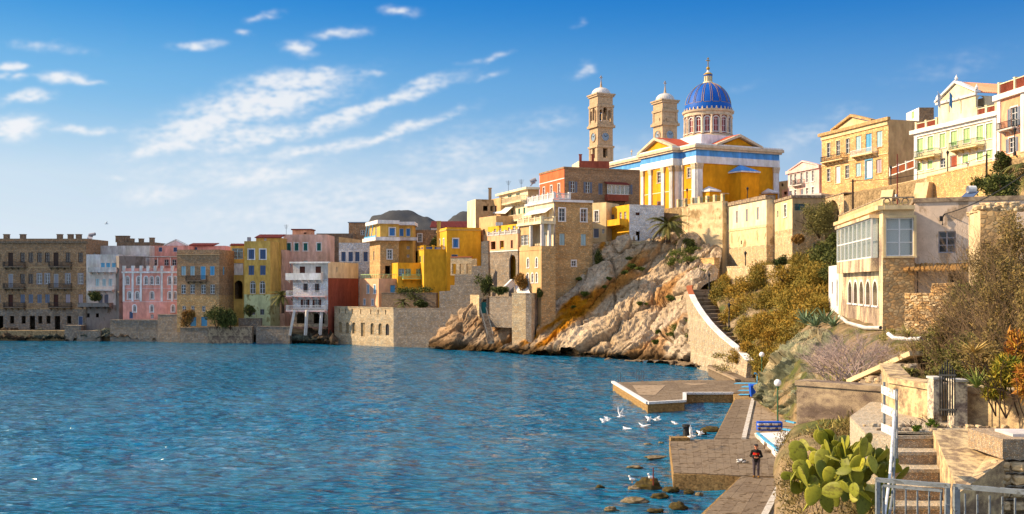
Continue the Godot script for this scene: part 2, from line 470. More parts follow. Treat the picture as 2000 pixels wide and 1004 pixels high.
func water() -> void:
	# the sea: a rippled sheet over a real bed of sand, weed and stones
	var n1 := noise(3, 0.16, 2, 41)
	var n2 := noise(3, 0.5, 2, 43)
	var x0 := -118.0
	var step := 0.42
	var nu := 430
	var nv := 430
	var wind := noise(3, 0.018, 3, 49)
	var p := PackedVector3Array()
	for j in nv:
		var d := 26.0 + j * step
		for i in nu:
			var x := x0 + i * step
			p.append(Vector3(x, (0.5 + 1.3 * smoothstep(-0.2, 0.3, wind.get_noise_2d(x * 0.6, d))) * (0.12 * n1.get_noise_2d(x * 0.8, d * 1.5) + 0.10 * n2.get_noise_2d(x * 0.7, d * 1.5)), -d))
	var m := StandardMaterial3D.new()
	m.albedo_color = Color(Color(0.0012, 0.15, 0.29).linear_to_srgb(), 0.66)
	m.transparency = BaseMaterial3D.TRANSPARENCY_ALPHA
	m.roughness = 0.08
	m.metallic_specular = 0.4
	var rip := noise(3, 0.022, 3, 47)
	var im: Image = rip.get_seamless_image(1024, 1024)
	im.convert(Image.FORMAT_L8)
	m.heightmap_enabled = true
	m.heightmap_texture = ImageTexture.create_from_image(im)
	m.heightmap_scale = 85
	m.uv1_triplanar = true
	m.uv1_world_triplanar = true
	m.uv1_scale = Vector3(1 / 44.0, 1 / 44.0, 1 / 21.0)
	M.water = m
	struct("sea_water", grid_mesh(p, nu, nv), m)
	var far := mb()
	far.quad(Vector3(-900, -0.02, -26), Vector3(-117.8, -0.02, -26), Vector3(-117.8, -0.02, -900), Vector3(-900, -0.02, -900))
	far.quad(Vector3(-117.9, -0.02, 60), Vector3(63, -0.02, 60), Vector3(63, -0.02, -26.2), Vector3(-117.9, -0.02, -26.2))
	struct("open_water", far, m)
	var bed := PackedVector3Array()
	var bc := PackedColorArray()
	var b1 := noise(3, 0.035, 4, 51)
	var b2 := noise(3, 0.4, 4, 53)
	for j in 120:
		var d := 8.0 + j * 1.75
		for i in 140:
			var x := -220.0 + i * 2.0
			# water deepens away from the quays and the cliff foot
			var shore := clampf(minf(30.0 - absf(d - 55) * 0.0 - x + (d - 50) * 0.14, (168 - d + clampf(-x, -20, 999) * 0.25) * 0.9), -2, 90)
			var e := b1.get_noise_2d(x, d)
			var f := b2.get_noise_2d(x, d)
			bed.append(Vector3(x, -0.5 - 0.10 * shore - 0.35 * maxf(f, 0) * 0.5 + 0.5 * maxf(f - 0.1, 0), -d))
			# sand and stones with dark sea-grass meadows, patchy everywhere
			var floor_tone := Color(0.44, 0.40, 0.22).lerp(Color(0.15, 0.13, 0.07), smoothstep(-0.2, 0.3, f))
			bc.append(floor_tone.lerp(Color(0.012, 0.04, 0.035), smoothstep(-0.12, 0.14, e)))
	struct("sea_bed", grid_mesh(bed, 140, 120, bc), "ground_tint")

# ---- land
func pts(a: Array) -> Array:   # [px, py, d] rows to points
	var r := []
	for q in a: r.append(P(q[0], q[1], q[2]))
	return r
func plan(a: Array) -> Array:   # [px, d] to plan points
	var r := []
	for q in a: r.append(Vector3(X(q[0], q[1]), 0, -q[1]))
	return r
func rock_face(called: String, rows: Array, nu: int, nv: int, amp: float, dip: float, seed_: int, tone: Callable, fold := 1.0, m := "rock_tint") -> MeshInstance3D:
	# bedded rock: long ridges along the dip, broken across
	var a := noise(3, 0.16 / fold, 4, seed_)
	a.fractal_type = FastNoiseLite.FRACTAL_RIDGED
	var b := noise(3, 0.5 / fold, 4, seed_ + 1)
	var big := noise(3, 0.05 / fold, 3, seed_ + 2)
	var cel := noise(FastNoiseLite.TYPE_CELLULAR, 0.3 / fold, 1, seed_ + 3)
	cel.cellular_return_type = FastNoiseLite.RETURN_DISTANCE2_SUB
	var blk := noise(FastNoiseLite.TYPE_CELLULAR, 0.3 / fold, 1, seed_ + 3)
	blk.cellular_return_type = FastNoiseLite.RETURN_CELL_VALUE
	var cs := cos(deg_to_rad(dip))
	var sn := sin(deg_to_rad(dip))
	var shape := func(q: Vector3, n: Vector3, s: float, t: float) -> Vector3:
		var l := q.x * cs + q.y * sn
		var c := -q.x * sn + q.y * cs - q.z * 0.35
		c += 2.2 * big.get_noise_2d(l * 1.6 + 40, c * 1.2) * fold + 0.5 * b.get_noise_2d(l * 0.3, c * 0.3)
		l += 3.0 * big.get_noise_2d(c * 1.5, l) * fold
		var h := a.get_noise_2d(l * 0.16, c * 1.0) * 1.0 + b.get_noise_2d(l * 0.75, c * 1.3) * 0.9 + b.get_noise_2d(l * 2.6 + 70, c * 4.2) * 0.35 + big.get_noise_2d(l * 0.8, c) * 1.5
		var step := floorf(c * 0.7 / fold + 2.0 * big.get_noise_2d(l * 0.5, c)) * 0.5
		var gap := cel.get_noise_2d(l * 0.45, c * 1.2) + 1.0
		h += blk.get_noise_2d(l * 0.45, c * 1.2) * 0.6 - 0.8 * smoothstep(0.14, 0.0, gap)
		h += (fposmod(sin(step * 12.9898) * 437.5, 1.0) - 0.5) * 0.55
		var edge := smoothstep(0, 0.04, s) * smoothstep(0, 0.04, 1 - s) * (0.25 + 0.75 * smoothstep(0, 0.08, 1 - t))
		return q + n * h * amp * edge
	return struct(called, loft(rows, nu, nv, shape, tone, false), m)

var PROF := []
func ground(x: float, d: float) -> float:   # height of the hillside
	for i in PROF.size() - 1:
		var r = PROF[i]
		var q = PROF[i + 1]
		if d <= r[0] and d >= q[0]:
			var f: float = (r[0] - d) / (r[0] - q[0])
			var p := Vector2(lerpf(r[1][0], q[1][0], f), lerpf(r[1][1], q[1][1], f))
			for k in range(1, 7):
				var e := Vector2(lerpf(r[1][k * 2], q[1][k * 2], f), lerpf(r[1][k * 2 + 1], q[1][k * 2 + 1], f))
				if x <= e.x: return lerpf(p.y, e.y, clampf((x - p.x) / maxf(e.x - p.x, 0.01), 0, 1))
				p = e
			return p.y
	return 8.0
func terrain() -> void:
	var vein := noise(3, 0.12, 4, 61)
	var patch := noise(3, 0.05, 3, 63)
	# the bare cliff below the church: grey-white bedded rock with rust veins, dark weed at the waterline
	var cliff_tone := func(q: Vector3, n: Vector3, s: float, t: float) -> Color:
		var l := q.x * 0.66 + q.y * 0.75
		var c := -q.x * 0.75 + q.y * 0.66 - q.z * 0.35
		c += 3.0 * patch.get_noise_2d(l * 1.6 + 40, c * 1.2)
		var v := vein.get_noise_2d(l * 0.45, c * 1.5)
		var g := patch.get_noise_2d(l * 0.5, c)
		var k := Color(0.68, 0.51, 0.32).lerp(Color(0.84, 0.72, 0.55), smoothstep(-0.2, 0.3, g))
		k = k.lerp(Color(0.58, 0.27, 0.05), smoothstep(0.06, 0.3, v) * 0.8 * (1 - smoothstep(0.1, 0.4, g)) + 0.6 * smoothstep(0.6, 0.05, s) * smoothstep(-0.05, 0.3, v + 0.5 * g))
		var wet := smoothstep(1.7 + 1.2 * v, 0.5, q.y + 0.8 * g)
		return k.lerp(Color(0.10, 0.055, 0.018), wet)
	rock_face("cliff", [
		pts([[965, 688, 163], [1050, 694, 157], [1120, 698, 153], [1200, 702, 149], [1290, 707, 144], [1380, 718, 135], [1425, 722, 131]]),
		pts([[985, 672, 165], [1055, 662, 161], [1125, 655, 158], [1205, 652, 154], [1290, 660, 149], [1352, 672, 141], [1405, 690, 134]]),
		pts([[1015, 650, 167], [1085, 618, 166], [1150, 592, 165], [1225, 590, 162], [1300, 598, 156], [1345, 612, 147], [1375, 640, 138]]),
		pts([[1060, 622, 169], [1110, 565, 170], [1170, 530, 170], [1240, 528, 168], [1310, 535, 163], [1348, 560, 153], [1356, 596, 144]]),
		pts([[1085, 600, 171], [1140, 508, 172.5], [1175, 482, 173], [1245, 482, 172], [1330, 482, 170], [1372, 520, 160], [1372, 560, 151]]),
		pts([[1085, 590, 176], [1140, 490, 177], [1175, 474, 177], [1245, 472, 176], [1335, 458, 175], [1405, 478, 168], [1400, 545, 155]])], 320, 200, 0.95, 48, 71, cliff_tone)
	# the lower headland with the steps to the water
	rock_face("headland_rock", [
		pts([[838, 680, 174], [870, 684, 168.5], [925, 686, 166], [980, 688, 163.5], [1030, 691, 160], [1060, 694, 157]]),
		pts([[845, 668, 175], [880, 660, 170.5], [930, 650, 168.5], [975, 655, 167], [1025, 668, 163], [1050, 670, 161]]),
		pts([[868, 640, 176], [898, 620, 172], [935, 606, 170], [975, 625, 169], [1015, 650, 165], [1045, 650, 163]]),
		pts([[895, 600, 177], [912, 585, 175], [940, 588, 173], [980, 600, 173], [1015, 630, 169], [1045, 620, 168]])], 150, 80, 0.8, 40, 81,
		func(q: Vector3, n: Vector3, s: float, t: float) -> Color:
			var v := vein.get_noise_2d(q.x * 0.5 + q.y * 0.5, q.y * 1.4 - q.x)
			var k := Color(0.56, 0.42, 0.28).lerp(Color(0.44, 0.20, 0.04), smoothstep(-0.1, 0.25, v) * (0.4 + 0.6 * smoothstep(0.3, 0.7, s)))
			return k.lerp(Color(0.10, 0.055, 0.018), smoothstep(2.2 + 1.5 * v, 0.6, q.y)))
	# the slope east of the bay, from the promenade up to the mansions
	var prof := [[150, [31, 11, 34, 13, 38.7, 14, 44, 17, 49.5, 20, 53, 23, 70, 25]], [138, [28.5, 8.5, 32, 11, 36, 12.5, 41, 14.5, 46, 17, 50, 21, 70, 25]], [125, [28, 4.2, 30, 6.5, 34, 9.5, 38.5, 12.5, 43, 15, 46.5, 19, 66, 23]],
		[112, [27, 1.5, 29.5, 5, 32, 7.5, 35.5, 10.5, 39, 13, 42.5, 16, 62, 21]], [100, [24.8, 0.9, 26.5, 3.5, 29.5, 7, 32.5, 9, 36, 11, 39.5, 14, 58, 18]], [90, [21.9, 0.85, 23.3, 3.5, 25.5, 6, 28.2, 8, 33, 9, 37, 11, 55, 15]], [80, [21, 0.85, 22, 3.4, 23.8, 6, 26.5, 8, 31, 8.6, 36, 9, 52, 13]],
		[70, [20.3, 0.85, 21.2, 3.5, 22.6, 5.8, 25, 7.6, 29, 8.4, 34, 8.9, 50, 13]], [60, [17.8, 0.85, 18.6, 3, 19.6, 5.3, 21.5, 7.2, 25, 8.2, 30, 8.8, 48, 12]], [50, [14.8, 0.85, 15.4, 3, 16.2, 5.2, 17.8, 6.9, 21, 7.8, 26, 8.4, 45, 12]], [40, [12.4, 0.85, 12.7, 3.5, 13.1, 5.8, 14.4, 7, 17, 7.8, 22, 8.4, 40, 11]],
		[31, [8.4, 0.85, 8.5, 4, 8.7, 6.5, 11.5, 7.2, 14, 7.9, 18, 8.3, 38, 10.5]], [24, [6.4, 0.85, 6.5, 4, 6.7, 6.5, 9, 7.1, 11, 7.7, 15, 8.4, 36, 10.5]], [16, [4.6, 0.85, 4.7, 4, 4.9, 6.2, 6, 6.5, 9, 6.7, 12, 7.5, 34, 10]], [5, [1.4, 0.85, 1.5, 4, 1.6, 6.2, 3, 6.8, 6, 7.2, 9, 7.7, 34, 10]]]
	PROF = prof
	var rows := []
	for r in prof:
		var line := []
		for k in 7: line.append(Vector3(r[1][k * 2], r[1][k * 2 + 1], -r[0]))
		rows.append(line)
	var g1 := noise(3, 0.35, 4, 91)
	struct("hillside", loft(rows, 90, 190, func(q, n, s, t): return q + n * g1.get_noise_3dv(q) * 0.35 * smoothstep(0, 0.05, s),
		func(q, n, s, t):
			var v: float = patch.get_noise_2d(q.x * 3, q.z * 3) + 0.6 * g1.get_noise_3dv(q * 2)
			return Color(0.36, 0.26, 0.14).lerp(Color(0.13, 0.15, 0.04), smoothstep(0.0, 0.35, v)).lerp(Color(0.45, 0.36, 0.24), smoothstep(0.1, 0.4, -v))), "ground_tint")
	# flats that carry the houses
	var b := mb(); b.prism(plan([[1150, 178], [1175, 173.5], [1240, 172.5], [1345, 171.5], [1345, 180], [1300, 190], [1180, 200], [1120, 205], [1110, 190]]), 8, 18.1); struct("cliff_top_ground", b, "earth")
	b = mb(); b.prism(plan([[1290, 181], [1345, 174.5], [1404, 170.6], [1430, 172], [1600, 172], [1660, 178], [1640, 300], [1060, 300], [1150, 205], [1230, 196]]), 2, 24.9); struct("church_terrace_ground", b, "earth")
	b = mb(); b.prism(plan([[-700, 199.5], [345, 195.5], [655, 189], [700, 190], [960, 190], [1060, 200], [1060, 420], [-700, 420]]), -2, 2.0); struct("quay_ground", b, "earth")
	b = mb(); b.prism(plan([[662, 187], [772, 177], [850, 176], [905, 176], [960, 175], [1080, 178], [1120, 196], [1060, 240], [690, 230]]), 0, 6.7); struct("fort_terrace_ground", b, "earth")
	b = mb(); b.prism(plan([[912, 176.5], [950, 173], [1010, 170.5], [1078, 172], [1090, 200], [905, 200]]), 0, 9.0); struct("courtyard_ground", b, "earth")
	b = mb(); b.prism(plan([[1645, 166], [1812, 142.6], [1990, 118.6], [2200, 100], [2400, 160], [1900, 320], [1600, 260]]), 6, 26.3); struct("mansion_terrace_ground", b, "earth")
	# rocky foot of the western waterfront
	rock_face("shore_rock", [
		pts([[-80, 664, 196.6], [100, 664, 195.6], [260, 665, 193.6], [400, 666, 191.6], [520, 667, 189.6], [600, 669, 186.6], [660, 672, 181.6]]),
		pts([[-80, 657, 197.6], [100, 657, 196.6], [260, 660, 194.6], [400, 660, 192.6], [520, 660, 190.6], [600, 660, 187.6], [660, 665, 183.6]]),
		pts([[-80, 648, 199.6], [100, 648, 198.6], [260, 655, 195.6], [400, 655, 193.6], [520, 655, 192.6], [600, 652, 189.6], [660, 660, 186.6]])], 260, 22, 0.9, 20, 85,
		func(q: Vector3, n: Vector3, s: float, t: float) -> Color:
			return Color(0.12, 0.085, 0.055).lerp(Color(0.17, 0.19, 0.15), smoothstep(0.0, 0.3, vein.get_noise_2d(q.x, q.y * 3))).lerp(Color(0.035, 0.025, 0.015), smoothstep(1.1, 0.3, q.y)), 0.5)
	# low shingle and broken stone between the cliff foot and the landing
	rock_face("shingle_shore", [
		pts([[1180, 704, 146], [1290, 711, 139], [1350, 718, 133], [1400, 727, 126], [1450, 737, 119]]),
		pts([[1180, 700, 150], [1290, 704, 145.5], [1350, 707, 139], [1410, 712, 132], [1465, 720, 124]])], 120, 24, 0.35, 20, 87,
		func(q: Vector3, n: Vector3, s: float, t: float) -> Color: return Color(0.30, 0.22, 0.14).lerp(Color(0.12, 0.085, 0.05), smoothstep(0.0, 0.3, vein.get_noise_2d(q.x * 2, q.z * 2))), 0.4)
	# far hills
	for a in [["far_hill", [[690, 452], [715, 440], [735, 428], [757, 420], [800, 418], [830, 423], [850, 434], [862, 446], [880, 455]], 1500.0], ["far_hill", [[830, 452], [860, 440], [890, 427], [930, 416], [1000, 412], [1060, 418], [1120, 440]], 1900.0]]:
		var crest := []
		var foot := []
		var brow := []
		for q in a[1]:
			crest.append(P(q[0], q[1] + 5, a[2] + 180))
			brow.append(P(q[0], q[1], a[2]))
			foot.append(P(q[0], 540, a[2] - 420))
		struct(a[0], loft([foot, brow, crest], 60, 24, func(q, n, s, t): return q + n * 11.0 * patch.get_noise_2d(q.x * 0.5, q.y * 0.8), func(q, n, s, t): return Color(0.075, 0.08, 0.085)), "ground_tint")

# ---- walls with real openings
func wline(a: Vector3, b: Vector3) -> Dictionary:   # a wall from a to b, left to right seen from outside
	var u := b - a
	u.y = 0
	var l := u.length()
	u /= l
	return {"o": Vector3(a.x, 0, a.z), "u": u, "n": u.cross(UP), "L": l}
func onw(w: Dictionary, px: float, py: float) -> Vector2:   # where the sight line of a pixel meets the wall: (along, height)
	var dir := Vector3((px - 1000) / F, -(py - HY) / F, -1)
	var eye := Vector3(0, EY, 0)
	var t: float = (w.o - Vector3(0, 0, 0)).dot(w.n) / Vector3(dir.x, 0, dir.z).dot(w.n)
	var q := eye + dir * t
	return Vector2((q - w.o).dot(w.u), q.y)
func at(w: Dictionary, u: float, y: float, z := 0.0) -> Vector3: return w.o + w.u * u + UP * y + w.n * z
func wall(t: Node3D, w: Dictionary, y0: float, y1: float, holes: Array, m, called := "wall", deep := 0.28) -> MeshInstance3D:
	var b := mb(t)
	var us := [0.0, w.L]
	var ys := [y0, y1]
	var here := []
	for h in holes:
		if h.y0 >= y0 - 0.01 and h.y1 <= y1 + 0.01 and h.u0 > 0.02 and h.u1 < w.L - 0.02:
			here.append(h)
			us.append_array([h.u0, h.u1]); ys.append_array([h.y0, h.y1])
	us.sort(); ys.sort()
	for i in us.size() - 1:
		if us[i + 1] - us[i] < 0.001: continue
		for j in ys.size() - 1:
			if ys[j + 1] - ys[j] < 0.001: continue
			var uc: float = (us[i] + us[i + 1]) / 2
			var yc: float = (ys[j] + ys[j + 1]) / 2
			var open := false
			for h in here:
				if uc > h.u0 and uc < h.u1 and yc > h.y0 and yc < h.y1: open = true
			if not open: b.quad(at(w, us[i], ys[j]), at(w, us[i + 1], ys[j]), at(w, us[i + 1], ys[j + 1]), at(w, us[i], ys[j + 1]))
	for h in here:
		var r: float = (h.u1 - h.u0) / 2
		var top: float = h.y1 - (r if h.arch else 0.0)
		var ring := [[h.u0, h.y0], [h.u0, top]]
		if h.arch:
			for k in range(1, 8): ring.append([h.u0 + r - r * cos(PI * k / 8), top + r * sin(PI * k / 8)])
		ring.append_array([[h.u1, top], [h.u1, h.y0]])
		for k in ring.size():
			var p = ring[k]
			var q = ring[(k + 1) % ring.size()]
			b.quad(at(w, p[0], p[1]), at(w, q[0], q[1]), at(w, q[0], q[1], -deep), at(w, p[0], p[1], -deep))
			if h.arch and k >= 1 and k < ring.size() - 2:   # spandrels
				var c := at(w, h.u0 if k < 5 else h.u1, h.y1)
				b.tri(at(w, p[0], p[1]), at(w, q[0], q[1]), c)
				if k == 5: b.tri(at(w, h.u0, h.y1), at(w, p[0], p[1]), c)
	return part(t, called, b, m)
func fitting(kind: String, W: float, H: float) -> Array:   # meshes [part name, mesh, slot] shared by all openings of a size
	var key := "%s_%.2f_%.2f" % [kind, W, H]
	if cache.has(key): return cache[key]
	var out := []
	var x := W / 2
	var bars := func(a: MB, z0: float, z1: float, f: float) -> void:
		a.box(Vector3(-x, 0, z0), Vector3(-x + f, H, z1)); a.box(Vector3(x - f, 0, z0), Vector3(x, H, z1))
		a.box(Vector3(-x + f, 0, z0), Vector3(x - f, f, z1)); a.box(Vector3(-x + f, H - f, z0), Vector3(x - f, H, z1))
	match kind[0]:
		"w", "a", "v":
			var a := MB.new()
			if kind[0] == "a":
				var r := x
				var top := H - r
				for s in [-1, 1]: a.box(Vector3(s * x - (0.09 if s > 0 else 0.0), 0, -0.2), Vector3(s * x + (0.09 if s < 0 else 0.0), top, -0.12))
				a.box(Vector3(-x, 0, -0.2), Vector3(x, 0.09, -0.12))
				for k in 8:
					var p := PI * k / 8
					var q := PI * (k + 1) / 8
					a.quad(Vector3(-r * cos(p), top + r * sin(p), -0.12), Vector3(-r * cos(q), top + r * sin(q), -0.12), Vector3(-(r - 0.09) * cos(q), top + (r - 0.09) * sin(q), -0.12), Vector3(-(r - 0.09) * cos(p), top + (r - 0.09) * sin(p), -0.12))
				a.box(Vector3(-0.04, 0.09, -0.2), Vector3(0.04, H - 0.02, -0.125))
				a.box(Vector3(-x, top - 0.04, -0.2), Vector3(x, top + 0.04, -0.13))
				if H > 1.5: a.box(Vector3(-x, top * 0.5 - 0.03, -0.2), Vector3(x, top * 0.5 + 0.03, -0.13))
			else:
				bars.call(a, -0.22, -0.12, 0.08)
				a.box(Vector3(-0.05, 0.08, -0.21), Vector3(0.05, H - 0.08, -0.125))
				for f in ([0.36, 0.7] if H > 1.3 else [0.5]): a.box(Vector3(-x + 0.08, H * f - 0.03, -0.21), Vector3(x - 0.08, H * f + 0.03, -0.13))
			out.append(["", a.mesh(), "f"])
			var g := MB.new()
			g.quad(Vector3(-x + 0.02, 0.02, -0.175), Vector3(x - 0.02, 0.02, -0.175), Vector3(x - 0.02, H - (x * 0.5 if kind[0] == "a" else 0.02), -0.175), Vector3(-x + 0.02, H - (x * 0.5 if kind[0] == "a" else 0.02), -0.175))
			out.append(["pane", g.mesh(), "glass"])
		"s":
			var a := MB.new()
			bars.call(a, -0.2, -0.1, 0.06)
			out.append(["", a.mesh(), "f"])
		"d":
			var a := MB.new()
			bars.call(a, -0.24, -0.12, 0.1)
			out.append(["", a.mesh(), "f"])
			var l := MB.new()
			l.box(Vector3(-x + 0.1, 0.02, -0.22), Vector3(x - 0.1, H - 0.1, -0.19))
			for s in [-1, 1]:
				for f in [[0.06, 0.42], [0.48, 0.92]]: l.box(Vector3(minf(s * 0.06, s * (x - 0.16)), H * f[0], -0.19), Vector3(maxf(s * 0.06, s * (x - 0.16)), H * f[1], -0.165))
			out.append(["leaf", l.mesh(), "s"])
	if kind[0] == "s" or kind[0] == "v":
		for s in [-1, 1]:
			var l := MB.new()
			var lo := 0.03 if kind[0] == "s" else x + 0.02
			var hi := x - 0.06 if kind[0] == "s" else x + 0.02 + x * 0.85
			if s < 0:
				var k := lo
				lo = -hi; hi = -k
			var z := -0.12 if kind[0] == "s" else 0.03
			l.box(Vector3(lo, 0.06, z - 0.02), Vector3(hi, H - 0.06, z + 0.01))
			for e in [[lo, lo + 0.07], [hi - 0.07, hi]]: l.box(Vector3(e[0], 0.06, z + 0.01), Vector3(e[1], H - 0.06, z + 0.04))
			var n := int(H / 0.16)
			for k in n: l.box(Vector3(lo + 0.07, 0.08 + (H - 0.16) * k / n, z + 0.01), Vector3(hi - 0.07, 0.08 + (H - 0.16) * (k + 0.55) / n, z + 0.03))
			out.append(["shutter", l.mesh(), "s"])
	if kind.length() > 1 and kind[1] == "t":   # a raised surround and a sill
		var a := MB.new()
		var f := 0.17
		if kind[0] == "a":
			var top := H - x
			for s in [-1, 1]: a.box(Vector3(s * x - (f if s < 0 else 0.0), -f, 0.002), Vector3(s * x + (f if s > 0 else 0.0), top, 0.05))
			for k in 8:
				var p := PI * k / 8
				var q := PI * (k + 1) / 8
				var ring := []
				for z in [0.002, 0.05]:
					for e in [[x, p], [x, q], [x + f, q], [x + f, p]]: ring.append(Vector3(-e[0] * cos(e[1]), top + e[0] * sin(e[1]), z))
				a.hexa(ring)
		else:
			for s in [-1, 1]: a.box(Vector3(s * x - (f if s < 0 else 0.0), 0, 0.002), Vector3(s * x + (f if s > 0 else 0.0), H, 0.05))
			a.box(Vector3(-x - f, H, 0.002), Vector3(x + f, H + f, 0.06))
		a.box(Vector3(-x - f - 0.03, -0.12, 0.002), Vector3(x + f + 0.03, 0, 0.12))
		out.append(["surround", a.mesh(), "t"])
	cache[key] = out
	return out
# rows of openings: [kind, reference px, py top, py bottom, width in m, [centre px ...], {f frame, s shutter, t trim, g glass}]
func openings(t: Node3D, w: Dictionary, rows: Array) -> Array:
	var holes := []
	for r in rows:
		var o: Dictionary = r[6] if r.size() > 6 else {}
		var hi: float = snappedf(onw(w, r[1], r[2]).y, 0.02)
		var lo: float = snappedf(onw(w, r[1], r[3]).y, 0.02)
		for px in r[5]:
			var c := onw(w, px, HY).x
			var W: float = r[4]
			var k: String = r[0]
			holes.append({"u0": c - W / 2, "u1": c + W / 2, "y0": lo, "y1": hi, "arch": k[0] == "a" or k[0] == "A"})
			if k[0] == "o" or k[0] == "A": 
				if k.length() < 2: continue
			var xf := Transform3D(Basis(w.u, UP, w.n), at(w, c, lo) - t.position)
			var root: MeshInstance3D = null
			for f in fitting(("a" if k[0] == "A" else k[0]) + k.substr(1), W, hi - lo):
				var m: String = {"f": o.get("f", "frame_white"), "s": o.get("s", "shutter_blue"), "t": o.get("t", "white"), "glass": o.get("g", "glass")}[f[2]]
				if root == null: root = part(t, "door" if k[0] == "d" else "window", f[1], m, xf)
				else: part(root, f[0], f[1], m)
	return holes
func band(t: Node3D, w: Dictionary, y0: float, y1: float, out: float, m: String, called := "cornice", over := -9.0) -> MeshInstance3D:
	var b := mb(t)
	var e := out - 0.003 if over < -1 else over
	b.hexa([at(w, -e, y0, out), at(w, w.L + e, y0, out), at(w, w.L + e, y0, -0.05), at(w, -e, y0, -0.05), at(w, -e, y1, out), at(w, w.L + e, y1, out), at(w, w.L + e, y1, -0.05), at(w, -e, y1, -0.05)])
	return part(t, called, b, m)
func block(b: MB, w: Dictionary, u0: float, u1: float, y0: float, y1: float, z0: float, z1: float) -> void:
	b.hexa([at(w, u0, y0, z1), at(w, u1, y0, z1), at(w, u1, y0, z0), at(w, u0, y0, z0), at(w, u0, y1, z1), at(w, u1, y1, z1), at(w, u1, y1, z0), at(w, u0, y1, z0)])
func balcony(t: Node3D, w: Dictionary, px0: float, px1: float, pyf: float, deep: float, style: String, m: String, slab_m := "concrete", rail := 0.95) -> void:
	# style: iron (thin bars), solid (parapet), baluster
	var a := onw(w, px0, pyf)
	var c := onw(w, px1, pyf)
	var y := (a.y + c.y) / 2
	var b := mb(t)
	block(b, w, a.x, c.x, y - 0.18, y, 0.003, deep)
	var n := maxi(2, int((c.x - a.x) / 1.3) + 1)
	var root := part(t, "balcony", b, slab_m)
	for k in n:   # stepped brackets
		b = mb(t)
		var u := lerpf(a.x + 0.12, c.x - 0.3, float(k) / (n - 1))
		b.slab({"o": at(w, u, 0), "u": w.n, "n": w.u}, [[0.003, y - 0.19], [deep * 0.8, y - 0.19], [deep * 0.75, y - 0.3], [deep * 0.35, y - 0.42], [0.003, y - 0.75]], 0, 0.18)
		part(root, "bracket", b, slab_m)
	b = mb(t)
	if style == "solid":
		block(b, w, a.x, c.x, y + 0.002, y + rail, deep - 0.12, deep)
		for e in [[a.x, a.x + 0.12], [c.x - 0.12, c.x]]: block(b, w, e[0], e[1], y + 0.002, y + rail - 0.003, 0.003, deep - 0.12)
	else:
		var thick := 0.05 if style == "iron" else 0.14
		var gap := 0.16 if style == "iron" else 0.34
		for e in [y + rail - 0.08, y + 0.06]: 
			block(b, w, a.x, c.x, e, e + 0.07, deep - thick, deep)
			for s in [a.x, c.x - thick]: block(b, w, s, s + thick, e, e + 0.07, 0.003, deep - thick)
		var k := a.x
		while k < c.x:
			block(b, w, k, k + thick * 0.6, y + 0.003, y + rail - 0.08, deep - thick * 0.8, deep - thick * 0.2)
			k += gap
		for s in [a.x, c.x - thick]:
			var z := 0.1
			while z < deep - 0.1:
				block(b, w, s + 0.01, s + thick - 0.01, y + 0.003, y + rail - 0.08, z, z + thick * 0.6)
				z += gap
	part(root, "railing", b, m)
# a parapet of posts, balusters and rails along a wall's top
func balustrade(t: Node3D, w: Dictionary, u0: float, u1: float, y: float, h: float, m: String, infill: String, bay := 2.4, z := -0.1) -> void:
	var n := maxi(1, roundi((u1 - u0) / bay))
	for k in n + 1:
		var b := mb(t)
		var u := lerpf(u0, u1, float(k) / n)
		block(b, w, u - 0.18, u + 0.18, y, y + h + 0.1, z - 0.2, z + 0.2)
		block(b, w, u - 0.23, u + 0.23, y + h + 0.1, y + h + 0.2, z - 0.25, z + 0.25)
		part(t, "parapet_post", b, m)
	var r := mb(t)
	block(r, w, u0, u1, y + h - 0.12, y + h, z - 0.14, z + 0.14)
	block(r, w, u0, u1, y, y + 0.15, z - 0.14, z + 0.14)
	part(t, "parapet_rail", r, m)
	for k in n:
		var b := mb(t)
		var a := lerpf(u0, u1, float(k) / n) + 0.28
		var e := lerpf(u0, u1, float(k + 1) / n) - 0.2
		while a < e:
			block(b, w, a, a + 0.11, y + 0.15, y + h - 0.12, z - 0.05, z + 0.06)
			a += 0.24
		part(t, "balusters", b, infill)
func pediment(t: Node3D, w: Dictionary, u0: float, u1: float, y: float, rise: float, trim: String, face: String, out := 0.35, thick := 0.35) -> void:
	var c := (u0 + u1) / 2
	var b := mb(t)
	b.slab(w, [[u0 + 0.1, y], [u1 - 0.1, y], [c, y + rise - 0.15]], -0.4, 0.06)
	var root := part(t, "pediment", b, face)
	for s in [0, 1]:
		b = mb(t)
		var e: float = u1 + out if s else u0 - out
		var k := thick
		b.slab(w, [[e, y], [c, y + rise], [c, y + rise + k], [e, y + k * 0.8]] if s else [[e, y + k * 0.8], [c, y + rise + k], [c, y + rise], [e, y]], -0.5, out)
		part(root, "raking_cornice", b, trim)
func chimney(t: Node3D, p: Vector3, w: float, h: float, m: String, called := "chimney") -> void:
	var b := mb(t)
	b.box(p + Vector3(-w / 2, 0, -w / 2), p + Vector3(w / 2, h, w / 2))
	b.box(p + Vector3(-w / 2 - 0.08, h, -w / 2 - 0.08), p + Vector3(w / 2 + 0.08, h + 0.14, w / 2 + 0.08))
	part(t, called, b, m)
func aerial(t: Node3D, p: Vector3, h: float) -> void:
	var b := mb(t)
	b.bar(p, p + UP * h, 0.06, 0.06)
	for k in 4: b.bar(p + Vector3(-0.5 + 0.08 * k, h - 0.15 - 0.22 * k, 0), p + Vector3(0.5 - 0.08 * k, h - 0.15 - 0.22 * k, 0), 0.04, 0.04)
	part(t, "aerial", b, "iron")
